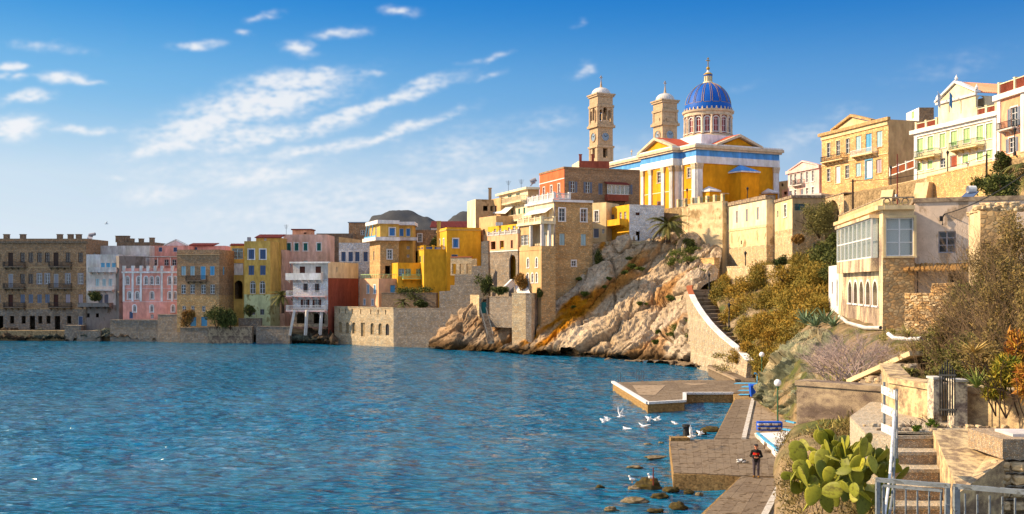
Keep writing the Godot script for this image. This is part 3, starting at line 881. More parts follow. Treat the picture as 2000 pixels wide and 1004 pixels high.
func tiled_roof(t: Node3D, w: Dictionary, u0: float, u1: float, y: float, deep: float, rise: float, m: String, over := 0.25) -> void:   # one slope up and back from a wall, with rolled tiles in rows
	var b := mb(t)
	b.hexa([at(w, u0 - over, y - 0.1, over), at(w, u1 + over, y - 0.1, over), at(w, u1 + over, y + rise - 0.1, -deep), at(w, u0 - over, y + rise - 0.1, -deep), at(w, u0 - over, y, over), at(w, u1 + over, y, over), at(w, u1 + over, y + rise, -deep), at(w, u0 - over, y + rise, -deep)])
	var root := part(t, "roof", b, m)
	b = mb(t)
	var k := u0 - over + 0.1
	while k < u1 + over:
		b.bar(at(w, k, y + 0.03, over), at(w, k, y + rise + 0.03, -deep), 0.12, 0.08)
		k += 0.28
	var o := part(root, "tile_rolls", b, m)
	o.set_meta("kind", "stuff")
# a house: a, b = [px, d] of the front wall's ends; c = px of the far end of the side wall on the right (or dep in metres)
func house(s: Dictionary) -> Dictionary:
	var A := Vector3(X(s.a[0], s.a[1]), 0, -s.a[1])
	var B := Vector3(X(s.b[0], s.b[1]), 0, -s.b[1])
	var f := wline(A, B)
	var dep: float = s.get("dep", 8.0)
	if s.has("c"):   # where the sight line of column c crosses the side wall
		var k: float = (s.c - 1000) / F
		dep = (B.x + k * B.z) / (f.n.x + k * f.n.z)
	var C: Vector3 = B - f.n * dep
	var D: Vector3 = A - f.n * dep
	var y0: float = s.y0
	var y1: float = s.y1 if s.has("y1") else Y(s.top, s.b[1])
	var t := thing(s.n, s.l, s.get("cat", "house"), Vector3(A.x, y0, A.z), s.get("g", ""))
	var w := {"f": f, "r": wline(B, C), "b": wline(C, D), "l": wline(D, A), "t": t, "y0": y0, "y1": y1, "dep": dep}
	for side in ["f", "r", "b", "l"]:
		var cuts := [[y1, s.m]]
		for q in s.get("low" + side, s.get("low", [])): cuts.append([Y(q[0], s.b[1]), q[1]])   # other materials below a height
		var holes := openings(t, w[side], s.get(side, [])) if side in ["f", "r"] else []
		for k in cuts.size():
			wall(t, w[side], cuts[k + 1][0] if k + 1 < cuts.size() else y0, cuts[k][0], holes, s.get("m" + side, cuts[k][1]) if k == 0 else cuts[k][1])
	var b := mb(t)
	b.quad(Vector3(A.x, y1, A.z), Vector3(B.x, y1, B.z), Vector3(C.x, y1, C.z), Vector3(D.x, y1, D.z))
	part(t, "flat_roof", b, s.get("mroof", "concrete"))
	if s.has("cap"):   # [height, overhang, material]
		for side in ["f", "r", "l"]: band(t, w[side], y1 - s.cap[0], y1 + 0.05, s.cap[1], s.cap[2], "cornice", s.cap[1] - 0.004 if side == "f" else -0.06)
	return w

# ---- the western waterfront, all in shade, and the houses stepping up behind the fort
func stone_wall(called: String, label: String, a: Array, b: Array, y0: float, y1: float, thick: float, m: String, cat := "wall") -> Node3D:
	var w := wline(Vector3(X(a[0], a[1]), 0, -a[1]), Vector3(X(b[0], b[1]), 0, -b[1]))
	var t := thing(called, label, cat, Vector3(w.o.x, y0, w.o.z))
	var k := mb(t)
	block(k, w, 0, w.L, y0, y1, -thick, 0)
	part(t, "masonry", k, m)
	k = mb(t)
	block(k, w, -0.04, w.L + 0.04, y1, y1 + 0.15, -thick - 0.06, 0.06)
	part(t, "coping", k, m)
	return t
func west() -> void:
	var G1 := "old houses along the western waterfront"
	var gr := {"f": "frame_brown"}
	var h := house({"n": "stone_mansion", "l": "long brown stone mansion with four rows of windows and iron balconies", "g": G1, "a": [-90, 200], "b": [168, 200], "dep": 11.0, "y0": 1.2, "top": 466, "m": "brown_stone", "low": [[604, "grey_stone"]], 
		"f": [["w", 50, 493.4, 512.8, 0.95, [-26, -4, 44, 60, 77, 92.4, 132.5, 157.4], gr], ["d", 50, 493.4, 519.5, 1.0, [20.7, 109.2], {"f": "frame_brown", "s": "frame_brown"}],
			["w", 50, 535, 554.3, 0.95, [-26, -4, 44, 60], gr], ["wt", 50, 535, 554.3, 0.8, [77, 92.4, 132.5, 157.4], {"t": "frame_grey"}], ["d", 50, 535, 561.5, 0.95, [20.7, 109.2], {"s": "frame_grey"}],
			["s", 50, 575, 591.8, 0.95, [-26, -4, 44, 60, 77, 92.4], {"s": "shutter_grey", "f": "frame_grey"}], ["s", 50, 575, 592, 0.9, [132.5, 157.4], {"s": "shutter_lilac", "f": "frame_grey"}], ["d", 50, 575, 599, 0.95, [20.7, 109.2], {"s": "shutter_brown", "f": "frame_brown"}],
			["o", 50, 617, 632, 0.85, [-26, 23.3, 46, 78.4, 94.5, 135]], ["o", 50, 617, 643.6, 1.1, [1, 63, 112]], ["d", 50, 617, 640, 1.0, [157], {"s": "shutter_slate"}]],
		"r": [["w", 180, 493, 512, 0.9, [185]]]})
	band(h.t, h.f, Y(475, 200), Y(471, 200), 0.3, "dark_stone")
	for y in [523, 563.5, 604]: band(h.t, h.f, Y(y, 200), Y(y - 1.6, 200), 0.06, "tan", "string_course")
	for y in [520.6, 562.5, 599.8]:
		balcony(h.t, h.f, 9.8, 50.5, y, 1.0, "iron", "iron", "dark_stone")
		balcony(h.t, h.f, 98, 141, y, 1.0, "iron", "iron", "dark_stone")
	for p in [13, 117, 138, 154, 45]: chimney(h.t, Vector3(X(p, 203), h.y1, -203), 0.9, 0.9, "dark_stone")
	var b := mb(h.t)   # solar water heater on the roof
	b.tube([P(174, 459, 204), P(186, 457, 204)], [0.32, 0.32], 10)
	b.hexa([P(170, 467, 203), P(180, 467, 203), P(182, 460, 204.4), P(172, 460, 204.4), P(170, 466, 203), P(180, 466, 203), P(182, 459, 204.4), P(172, 459, 204.4)])
	part(h.t, "solar_heater", b, "frame_grey")
	h = house({"n": "white_house", "l": "stained white house with two balconies squeezed beside the stone mansion", "g": G1, "a": [168.5, 198], "b": [232, 198], "dep": 9, "y0": 1.5, "top": 497, "m": "offwhite", "low": [[596, "grey_plaster"]],
		"f": [["s", 200, 513, 527, 0.85, [200.6, 211, 222], {"s": "shutter_sky"}], ["s", 200, 544, 560, 0.8, [190, 203, 215], {"s": "shutter_pale"}], ["d", 200, 574, 593, 1.0, [196, 207], {"s": "shutter_grey"}], ["o", 200, 612, 620, 0.6, [172, 190]]]})
	balcony(h.t, h.f, 177, 232, 530, 1.3, "solid", "offwhite", "offwhite", 0.8)
	balcony(h.t, h.f, 174, 224, 566, 1.3, "iron", "frame_white", "offwhite", 0.8)
	balcony(h.t, h.f, 160, 221, 597, 2.0, "solid", "grey_plaster", "grey_plaster", 0.6)
	house({"n": "upper_white_storey", "l": "set-back peeling white storey above the white balcony house", "g": G1, "a": [190, 207], "b": [292, 207], "dep": 9, "y0": 2, "top": 480, "m": "offwhite"})
	h = house({"n": "crenelated_wall_house", "l": "brown stone house with broken battlements behind the white house", "g": G1, "a": [228, 217], "b": [300, 217], "dep": 8, "y0": 2, "top": 473, "m": "dark_stone"})
	for p in [231, 239, 247, 256, 276, 297]: chimney(h.t, Vector3(X(p, 218), h.y1, -218), 0.9 + 0.25 * fmod(p, 3), 0.7 + 0.2 * fmod(p, 4), "dark_stone", "merlon")
	house({"n": "grey_block", "l": "windowless grey rendered block next to the pink battlemented building", "g": G1, "a": [232.5, 197], "b": [284, 201], "dep": 8, "y0": 1.5, "top": 501, "m": "grey_plaster", "f": [["o", 240, 560, 566, 0.5, [245, 262]]]})
	# pink building with battlements and white pilasters
	h = house({"n": "pink_building", "l": "pink building with white pilasters, arched windows and battlements", "g": G1, "a": [240, 195], "b": [346, 195], "dep": 9, "y0": 3.6, "top": 529, "m": "pink",
		"f": [["at", 296, 540, 555.5, 0.62, [248.8, 270.8, 285.3, 296.4, 307.8, 331.3, 342]], ["at", 296, 569.8, 584, 0.62, [252.9, 267.9, 296.9, 331.6, 342]], ["at", 296, 595.7, 609.4, 0.6, [262.8, 296.4, 338]], ["d", 256, 608.6, 622.5, 0.75, [256], {"s": "shutter_slate", "f": "frame_grey"}], ["w", 296, 614, 622, 0.6, [297]]]})
	band(h.t, h.f, Y(533.5, 195), Y(530, 195), 0.2, "white")
	band(h.t, h.f, Y(590, 195), Y(588.6, 195), 0.05, "rose", "string_course")
	band(h.t, h.f, Y(564, 195), Y(562.8, 195), 0.05, "rose", "string_course")
	for p in [242, 259.4, 275.4, 316.3, 336.5]:
		var u := onw(h.f, p, 540)
		b = mb(h.t); block(b, h.f, u.x - 0.2, u.x + 0.2, Y(588.4, 195), Y(533.6, 195), 0.002, 0.14); part(h.t, "pilaster", b, "white")
	for p in [242, 259.4, 275.4, 289, 303, 316.3, 336.5]:
		var u := onw(h.f, p, 540)
		b = mb(h.t); block(b, h.f, u.x - 0.28, u.x + 0.28, h.y1, Y(519, 195), -0.4, 0.1); part(h.t, "merlon", b, "white")
	b = mb(h.t); block(b, h.f, 0.1, h.f.L - 0.1, h.y1, Y(524, 195), -0.3, -0.05); part(h.t, "parapet", b, "pink")
	h = house({"n": "upper_pink_house", "l": "upper pink house with a small white pediment behind the battlements", "g": G1, "a": [286, 210], "b": [368, 210], "dep": 8, "y0": 3, "top": 480, "m": "pink", "f": [["s", 330, 480.9 + 2, 492, 0.8, [313, 342], {"s": "shutter_slate"}], ["w", 330, 507, 519, 0.9, [302, 325, 340]]]})
	pediment(h.t, h.f, onw(h.f, 322, 480).x, onw(h.f, 366, 480).x, h.y1, 1.2, "white", "rose", 0.2, 0.22)
	b = mb(h.t); b.box(P(282, 503, 206), P(345, 500.5, 201)); part(h.t, "pergola_slab", b, "offwhite")
	for p in [284, 308, 333]:
		b = mb(h.t); b.bar(P(p, 520, 201.3), P(p, 503, 201.3), 0.12, 0.12); part(h.t, "pergola_post", b, "frame_white")
	h = house({"n": "red_roofed_pink_house", "l": "salmon pink house with a low red roof behind the dark stone house", "g": G1, "a": [366, 214], "b": [440, 214], "dep": 8, "y0": 3, "top": 480, "m": "pink", "f": [["s", 380, 482.5, 490, 0.7, [382], {"s": "shutter_slate"}]]})
	tiled_roof(h.t, h.f, 0.2, onw(h.f, 415, 480).x, h.y1, 4, 0.7, "tile_dark")
	# dark stone house with blue shutters
	h = house({"n": "dark_stone_house", "l": "dark brown stone house with bright blue shutters and blue doors", "g": G1, "a": [345.5, 191], "b": [428, 190], "dep": 9.5, "y0": 2, "top": 487.5, "m": "brown_stone", "low": [[577, "sand_stone"]],
		"f": [["st", 376, 519.8, 538, 0.95, [358.5, 375.8], {"s": "shutter_pale", "t": "brown_stone"}], ["s", 376, 519.8, 538, 0.95, [414.4], {"s": "shutter_sky"}], ["d", 376, 519.8, 546, 1.1, [396.3], {"s": "shutter_sky"}], ["w", 376, 556, 574, 0.9, [358.2, 376, 397.3, 414.9]], ["w", 376, 597.7, 608.6, 0.7, [359.5, 376.6, 398]], ["d", 376, 619, 637, 1.2, [377.4, 398.6], {"s": "shutter_sky", "f": "shutter_sky"}]],
		"r": [["s", 440, 521, 537, 0.7, [437], {"s": "shutter_sky"}]]})
	balcony(h.t, h.f, 365.5, 405, 547.8, 0.8, "iron", "iron", "dark_stone")
	band(h.t, h.f, Y(498, 190), Y(496.6, 190), 0.12, "tan")
	# ochre house over mint ground floor
	h = house({"n": "ochre_house", "l": "tall ochre house with mint green peeling ground floor and arched windows", "g": G1, "a": [476.8, 193], "b": [528, 193], "dep": 10, "y0": 2, "top": 471, "m": "ochre", "low": [[575, "mint"]],
		"f": [["st", 490, 487, 506.4, 1.15, [490.8, 513.3], {"s": "shutter_slate"}], ["s", 490, 518.5, 537.4, 1.1, [490.8, 513.3], {"s": "shutter_slate", "f": "frame_grey"}], ["at", 490, 548.6, 573.6, 1.1, [493.6, 512.5], {"t": "ochre"}], ["w", 490, 604, 615, 0.8, [494, 512], {"f": "frame_grey"}]]})
	b = mb(h.t); b.box(Vector3(X(484, 196), h.y1, -196.5), Vector3(X(489, 196), h.y1 + 0.9, -195.5)); part(h.t, "roof_tank", b, "frame_grey")
	h = house({"n": "roof_hut", "l": "small ochre roof hut with red tiles on the ochre house", "g": G1, "a": [500, 200], "b": [547, 200], "dep": 6, "y0": 10, "top": 464, "m": "ochre", "f": [["w", 515, 465.5, 470, 0.5, [518]]]})
	tiled_roof(h.t, h.f, 0, h.f.L, h.y1, 4, 0.8, "tile_dark")
	h = house({"n": "sunroom_house", "l": "narrow house with glazed sunroom and white blind beside the ochre house", "g": G1, "a": [450, 197], "b": [476.8, 197], "dep": 9, "y0": 2, "top": 479, "m": "ochre", "f": [["w", 460, 485, 506, 2.2, [463.5], {"f": "shutter_pale", "g": "glass_pale"}], ["d", 460, 514, 537, 2.3, [463.5], {"s": "white", "f": "frame_white"}], ["A", 460, 548, 584, 1.6, [466]]]})
	tiled_roof(h.t, h.f, 0, h.f.L, h.y1, 1.2, 0.35, "tile_dark", 0.15)
	# tall pink house
	h = house({"n": "tall_pink_house", "l": "tall plain pink house with four green shuttered windows in its top row", "g": G1, "a": [553.4, 206], "b": [638, 206], "dep": 9, "y0": 2, "top": 458, "m": "pale_pink", "f": [["st", 590, 474.5, 490, 0.85, [564, 579, 596.6, 622.8], {"s": "shutter_teal"}], ["s", 590, 509, 522, 0.85, [564.5, 597], {"s": "shutter_pale"}]]})
	balcony(h.t, h.f, 558, 572, 531, 0.8, "solid", "pale_pink", "pale_pink", 0.8)
	aerial(h.t, Vector3(X(559, 208), h.y1, -208), 2.2)
	house({"n": "orange_roof_hut", "l": "small orange brick hut on the tall pink house roof", "g": G1, "a": [571, 210], "b": [607, 210], "dep": 4, "y0": 15, "top": 447.5, "m": "salmon", "cap": [0.2, 0.25, "tile_dark"], "f": [["o", 590, 454, 457, 0.6, [596]]]})
	house({"n": "arched_salmon_wing", "l": "narrow salmon wing with tall dark arched openings above the palm", "g": G1, "a": [534, 201], "b": [556, 201], "dep": 6, "y0": 2, "top": 488, "m": "pale_pink", "f": [["A", 545, 492, 519, 1.2, [544.3]], ["A", 545, 523, 545, 1.0, [544.3]], ["A", 545, 550, 565, 1.0, [543]]]})
	# house with balconies on stilts
	h = house({"n": "balcony_house", "l": "white house with three tiers of balconies standing on concrete stilts", "g": G1, "a": [572, 187.5], "b": [640.6, 186], "c": 700, "y0": 3.2, "top": 511, "m": "offwhite", "low": [[545, "white_rubble"], [604, "concrete"]], "mr": "pale_cream",
		"f": [["d", 600, 520.6, 542, 1.1, [590.4, 621.5], {"s": "shutter_brown", "f": "shutter_brown"}], ["w", 600, 554, 571, 0.9, [596.6, 619.4], {"f": "shutter_brown"}], ["v", 600, 584.5, 601, 0.9, [596, 619], {"s": "shutter_brown"}], ["o", 600, 612, 632, 1.6, [587]], ["o", 600, 612, 632, 2.2, [623]]],
		"r": [["o", 656, 521, 532, 0.5, [658]], ["w", 676, 556, 562, 0.5, [672, 690]], ["w", 690, 586, 592, 0.5, [680]]]})
	wall(h.t, {"o": h.r.o + h.r.n * 0.02, "u": h.r.u, "n": h.r.n, "L": h.r.L - 0.01}, 0.5, Y(543, 186), [], "brick_red", "red_render")
	band(h.t, h.f, h.y1 - 0.3, h.y1, 0.5, "white", "roof_slab")
	balcony(h.t, h.f, 563.7, 632, 545, 1.4, "solid", "white", "white", 1.1)
	balcony(h.t, h.f, 565, 640, 578, 1.5, "iron", "frame_white", "rose", 1.0)
	balcony(h.t, h.f, 565, 640, 606.5, 1.5, "iron", "frame_white", "rose", 1.0)
	for p in [[569, 575], [599.5, 599.5], [628, 628]]:
		b = mb(h.t); b.bar(P(p[0] - 3, 655, 185), P(p[1], 606, 185.2), 0.45, 0.45); part(h.t, "stilt", b, "offwhite")
	# behind and beside: white house, stone house, turret house
	h = house({"n": "blue_shuttered_white_house", "l": "whitewashed house with four slate blue shutters behind the balcony house", "g": G1, "a": [661.7, 203], "b": [723.7, 203], "dep": 7, "y0": 4, "top": 474, "m": "white_rubble", "f": [["st", 690, 491.5, 511, 0.95, [670.9, 684.8, 697.8, 714], {"s": "shutter_slate"}]]})
	b = mb(h.t); b.slab(h.f, [[0, h.y1], [h.f.L, h.y1], [h.f.L, h.y1 + 0.3], [onw(h.f, 664, 470).x, Y(463, 203)], [0, Y(463, 203)]], -0.4, 0.05); part(h.t, "sloping_parapet", b, "sand")
	house({"n": "grey_roofed_ruin", "l": "rough stone house with a grey metal panel on the skyline", "g": G1, "a": [681, 226], "b": [727, 226], "dep": 8, "y0": 4, "top": 434, "m": "brown_stone", "f": [["w", 700, 449, 459, 0.9, [708]]], "cap": [0.15, 0.2, "panel_metal"]})
	house({"n": "brown_roofed_house", "l": "low brown roofed house beside the orange hut on the skyline", "g": G1, "a": [618, 222], "b": [690, 222], "dep": 8, "y0": 4, "top": 456, "m": "dark_stone"})
	h = house({"n": "turret_house", "l": "stone corner house with overhanging ochre top floor and sky blue posts", "g": G1, "a": [722, 197], "b": [742.5, 189], "c": 779, "y0": 5, "top": 430, "m": "ochre", "low": [[469, "sand_stone"]],
		"f": [["s", 735, 443, 459, 0.8, [734], {"s": "shutter_sky"}], ["w", 735, 490, 508, 0.8, [730]]], "r": [["st", 765, 445, 460.5, 1.1, [766], {"s": "shutter_blue"}], ["wt", 761, 488, 506, 0.9, [761]], ["o", 761, 519, 536, 1.0, [757]]]})
	for sd in ["f", "r", "l"]:
		band(h.t, h[sd], Y(437, 189), Y(430, 189), 0.7, "white", "roof_slab", 0.7 if sd == "f" else -0.06)
		band(h.t, h[sd], Y(470, 189), Y(463, 189), 1.2, "white", "balcony_slab", 1.2 if sd == "f" else -0.06)
	for q in [0.3, 2.6, 5.4]:
		b = mb(h.t); b.bar(at(h.f, q, Y(463, 189), 1.0), at(h.f, q, Y(437, 189), 0.6), 0.14, 0.14); part(h.t, "blue_post", b, "shutter_sky")
	b = mb(h.t); block(b, h.f, 0, h.f.L + 1.0, Y(463, 189), Y(460, 189), 1.0, 1.12); part(h.t, "railing", b, "shutter_sky")
	h = house({"n": "blue_door_wing", "l": "ochre wing with two blue doors next to the turret house", "g": G1, "a": [779, 196], "b": [806, 196], "dep": 6, "y0": 5, "top": 434, "m": "ochre", "f": [["d", 790, 446, 462, 0.9, [784, 797], {"s": "shutter_blue"}], ["w", 797, 481, 487, 0.6, [797]], ["w", 797, 497, 503, 0.5, [797]]], "cap": [0.6, 0.5, "white"]})
	band(h.t, h.f, Y(470, 196), Y(464, 196), 1.0, "white", "balcony_slab")
	house({"n": "brown_house_with_white_window", "l": "plain brown stone house with a single white window behind the yellow house", "g": G1, "a": [790, 203], "b": [852, 203], "dep": 7, "y0": 5, "top": 449, "m": "brown_stone", "f": [["wt", 820, 457, 472, 0.8, [820]], ["o", 815, 490, 515, 1.0, [815]]]})
	h = house({"n": "red_roof_house", "l": "house with a wide dark red tiled roof behind the yellow house", "g": G1, "a": [842, 214], "b": [925, 214], "dep": 10, "y0": 5, "top": 444, "m": "white", "f": []})
	tiled_roof(h.t, h.f, 0, h.f.L, h.y1, 5, 1.6, "tile_dark")
	h = house({"n": "peach_house", "l": "small peach house with blue windows and a green terrace rail", "g": G1, "a": [702, 192], "b": [739.6, 184], "c": 780, "y0": 5, "top": 544, "m": "peach", "f": [["st", 725, 557, 573, 0.9, [719, 732], {"s": "shutter_sky"}], ["st", 725, 585, 596, 0.8, [712, 728], {"s": "shutter_sky"}]], "r": [["d", 767, 557, 576, 1.0, [767], {"s": "shutter_sky", "f": "shutter_sky"}]]})
	for sd in ["f", "r"]:
		b = mb(h.t)
		for k in int(h[sd].L / 0.5): b.bar(at(h[sd], 0.2 + k * 0.5, h.y1, -0.1), at(h[sd], 0.2 + k * 0.5 + (0.4 if k % 2 else 0.0), h.y1 + 0.8, -0.1), 0.05, 0.05)
		b.bar(at(h[sd], 0, h.y1 + 0.8, -0.1), at(h[sd], h[sd].L, h.y1 + 0.8, -0.1), 0.08, 0.08)
		part(h.t, "railing", b, "shutter_green")
	# the yellow houses
	h = house({"n": "yellow_house", "l": "deep yellow house with one blue window on its broad shaded wall", "g": G1, "a": [853.7, 191], "b": [872.5, 183], "c": 939, "y0": 6, "top": 444, "m": "yellow", "f": [["st", 865, 467, 487, 0.8, [859, 867], {"s": "shutter_pale"}]], "r": [["st", 890, 466.4, 483.7, 1.0, [890], {"s": "shutter_blue"}], ["s", 888, 497, 503, 1.2, [888], {"s": "shutter_slate"}]]})
	for sd in ["f", "r"]: band(h.t, h[sd], Y(450, 183), Y(447, 183), 0.12, "ochre")
	chimney(h.t, Vector3(X(857, 189), h.y1 - 4, -189), 0.7, 5.4, "ochre")
	h = house({"n": "yellow_terrace_house", "l": "yellow terrace house with green windows stepping down below the yellow house", "g": G1, "a": [816, 190], "b": [828, 183], "c": 881, "y0": 6, "top": 488, "m": "yellow", "f": [["w", 822, 500, 512, 1.6, [821], {"f": "shutter_green", "g": "glass_pale"}]], "r": [["w", 836, 498, 512.6, 2.0, [838], {"f": "shutter_pale", "g": "glass_pale"}]]})
	for sd in ["f", "r"]: balustrade(h.t, h[sd], 0.2, h[sd].L - 0.2, h.y1, 0.7, "yellow", "shutter_blue", 1.6)
	h = house({"n": "low_yellow_house", "l": "low yellow house with two pale windows above the fort terrace", "g": G1, "a": [763, 190], "b": [777, 185], "c": 828, "y0": 6, "top": 513, "m": "yellow", "r": [["w", 785, 525, 539, 1.1, [784], {"f": "shutter_pale", "g": "glass_pale"}], ["w", 797, 525, 539, 1.1, [797, 818], {"f": "shutter_green", "g": "glass_pale"}]]})
	balcony(h.t, h.r, 785, 824, 545, 0.9, "iron", "shutter_green", "yellow", 0.9)
	# fort: sunlit face, stepped shadowed wall, ruin
	var w := wline(Vector3(X(653, 187.5), 0, -187.5), Vector3(X(768.5, 177), 0, -177))
	var t := thing("sea_fort", "low stone sea fort with a row of narrow doorways at the waterline", "fort", Vector3(w.o.x, 0, w.o.z))
	var holes := openings(t, w, [["A", 700, 630, 652, 0.95, [665, 678.5, 691, 727, 742.5]], ["o", 700, 630, 657, 1.1, [708.7]], ["a", 700, 630, 652, 0.9, [756.4], {"f": "frame_brown"}], ["o", 700, 604, 613, 0.28, [663, 675, 688.5, 704.4, 724, 738.5, 753]]])
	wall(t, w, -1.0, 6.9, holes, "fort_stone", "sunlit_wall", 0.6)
	b = mb(t); block(b, w, -0.05, w.L, 6.9, 7.05, -0.7, 0.06); part(t, "coping", b, "fort_stone")
	b = mb(t); block(b, w, 0.3, w.L - 0.3, -0.8, 6.6, -3.2, -3.0); part(t, "inner_wall", b, "fort_stone")
	b = mb(t); b.quad(at(w, 0, 6.75, 0), at(w, w.L, 6.75, 0), at(w, w.L, 6.75, -6), at(w, 0, 6.75, -6)); part(t, "roof", b, "earth")
	var w2 := wline(Vector3(X(768.5, 177), 0, -177), Vector3(X(956, 171.5), 0, -171.5))
	var poly := []
	for q in [[768.5, 688], [768.5, 601.5], [858, 601.5], [858, 569], [879, 568], [880, 557], [888, 557], [888, 536], [921, 536], [922, 520], [940, 519], [940, 472], [953, 470], [955, 580], [925, 600], [905, 640], [880, 690]]:
		var p := onw(w2, q[0], q[1])
		poly.append([p.x, p.y])
	poly.reverse()
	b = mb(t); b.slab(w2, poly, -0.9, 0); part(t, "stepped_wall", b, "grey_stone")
	t = thing("ruined_loggia", "roofless stone loggia with three square openings topping the stepped wall", "ruin", P(881, 536, 178))
	var w3 := wline(Vector3(X(880, 178.5), 0, -178.5), Vector3(X(921, 177), 0, -177))
	wall(t, w3, Y(538, 178), Y(503, 178), openings(t, w3, [["o", 900, 515, 535, 0.9, [887.5, 902, 915.5]]]), "fort_stone", "pillared_wall", 0.5)
	b = mb(t); block(b, w3, 0, w3.L, Y(538, 178), Y(505, 178), -2.5, -2.3); part(t, "rear_wall", b, "fort_stone")
	b = mb(t); block(b, w3, 0, w3.L, Y(503, 178), Y(501, 178), -0.6, 0.1); part(t, "broken_top", b, "terracotta")
	stone_wall("sea_wall", "rough stone sea wall below the pink battlemented building", [215, 194], [309, 193], -0.5, 4.1, 1.2, "grey_stone")
	stone_wall("sea_wall", "higher stone sea wall in front of the dark stone house", [308, 192.5], [356, 191.5], -0.5, 5.2, 1.2, "grey_stone")
	stone_wall("sea_wall", "plastered quay wall below the ochre house", [405, 188.5], [492, 188], -0.5, 3.0, 1.0, "concrete")
	stone_wall("sea_wall", "dark rubble quay wall between the ochre and balcony houses", [500, 188], [566, 187], -0.5, 3.1, 1.0, "grey_stone")
	stone_wall("sea_wall", "low stone quay wall at the foot of the dark stone house", [352, 189.5], [406, 188.8], -0.5, 2.8, 1.0, "grey_stone")
	stone_wall("garden_wall", "rubble garden wall with steps under the mint ground floor", [466, 190.5], [510, 190.5], 1.5, 4.5, 0.8, "grey_stone")
	stone_wall("landing_block", "square stone landing block at the foot of the stone mansion", [126, 195.5], [158, 195.5], -0.5, 2.9, 3.0, "grey_stone", "landing")
	stone_wall("landing_block", "low stone landing beside the white house", [150, 194.5], [196, 194.5], -0.5, 1.9, 3.0, "grey_stone", "landing")
	stone_wall("rubble_terrace", "brown rubble terrace wall between the peach house and the fort", [745, 183], [852, 180], 5, 9.5, 1.0, "dark_stone")

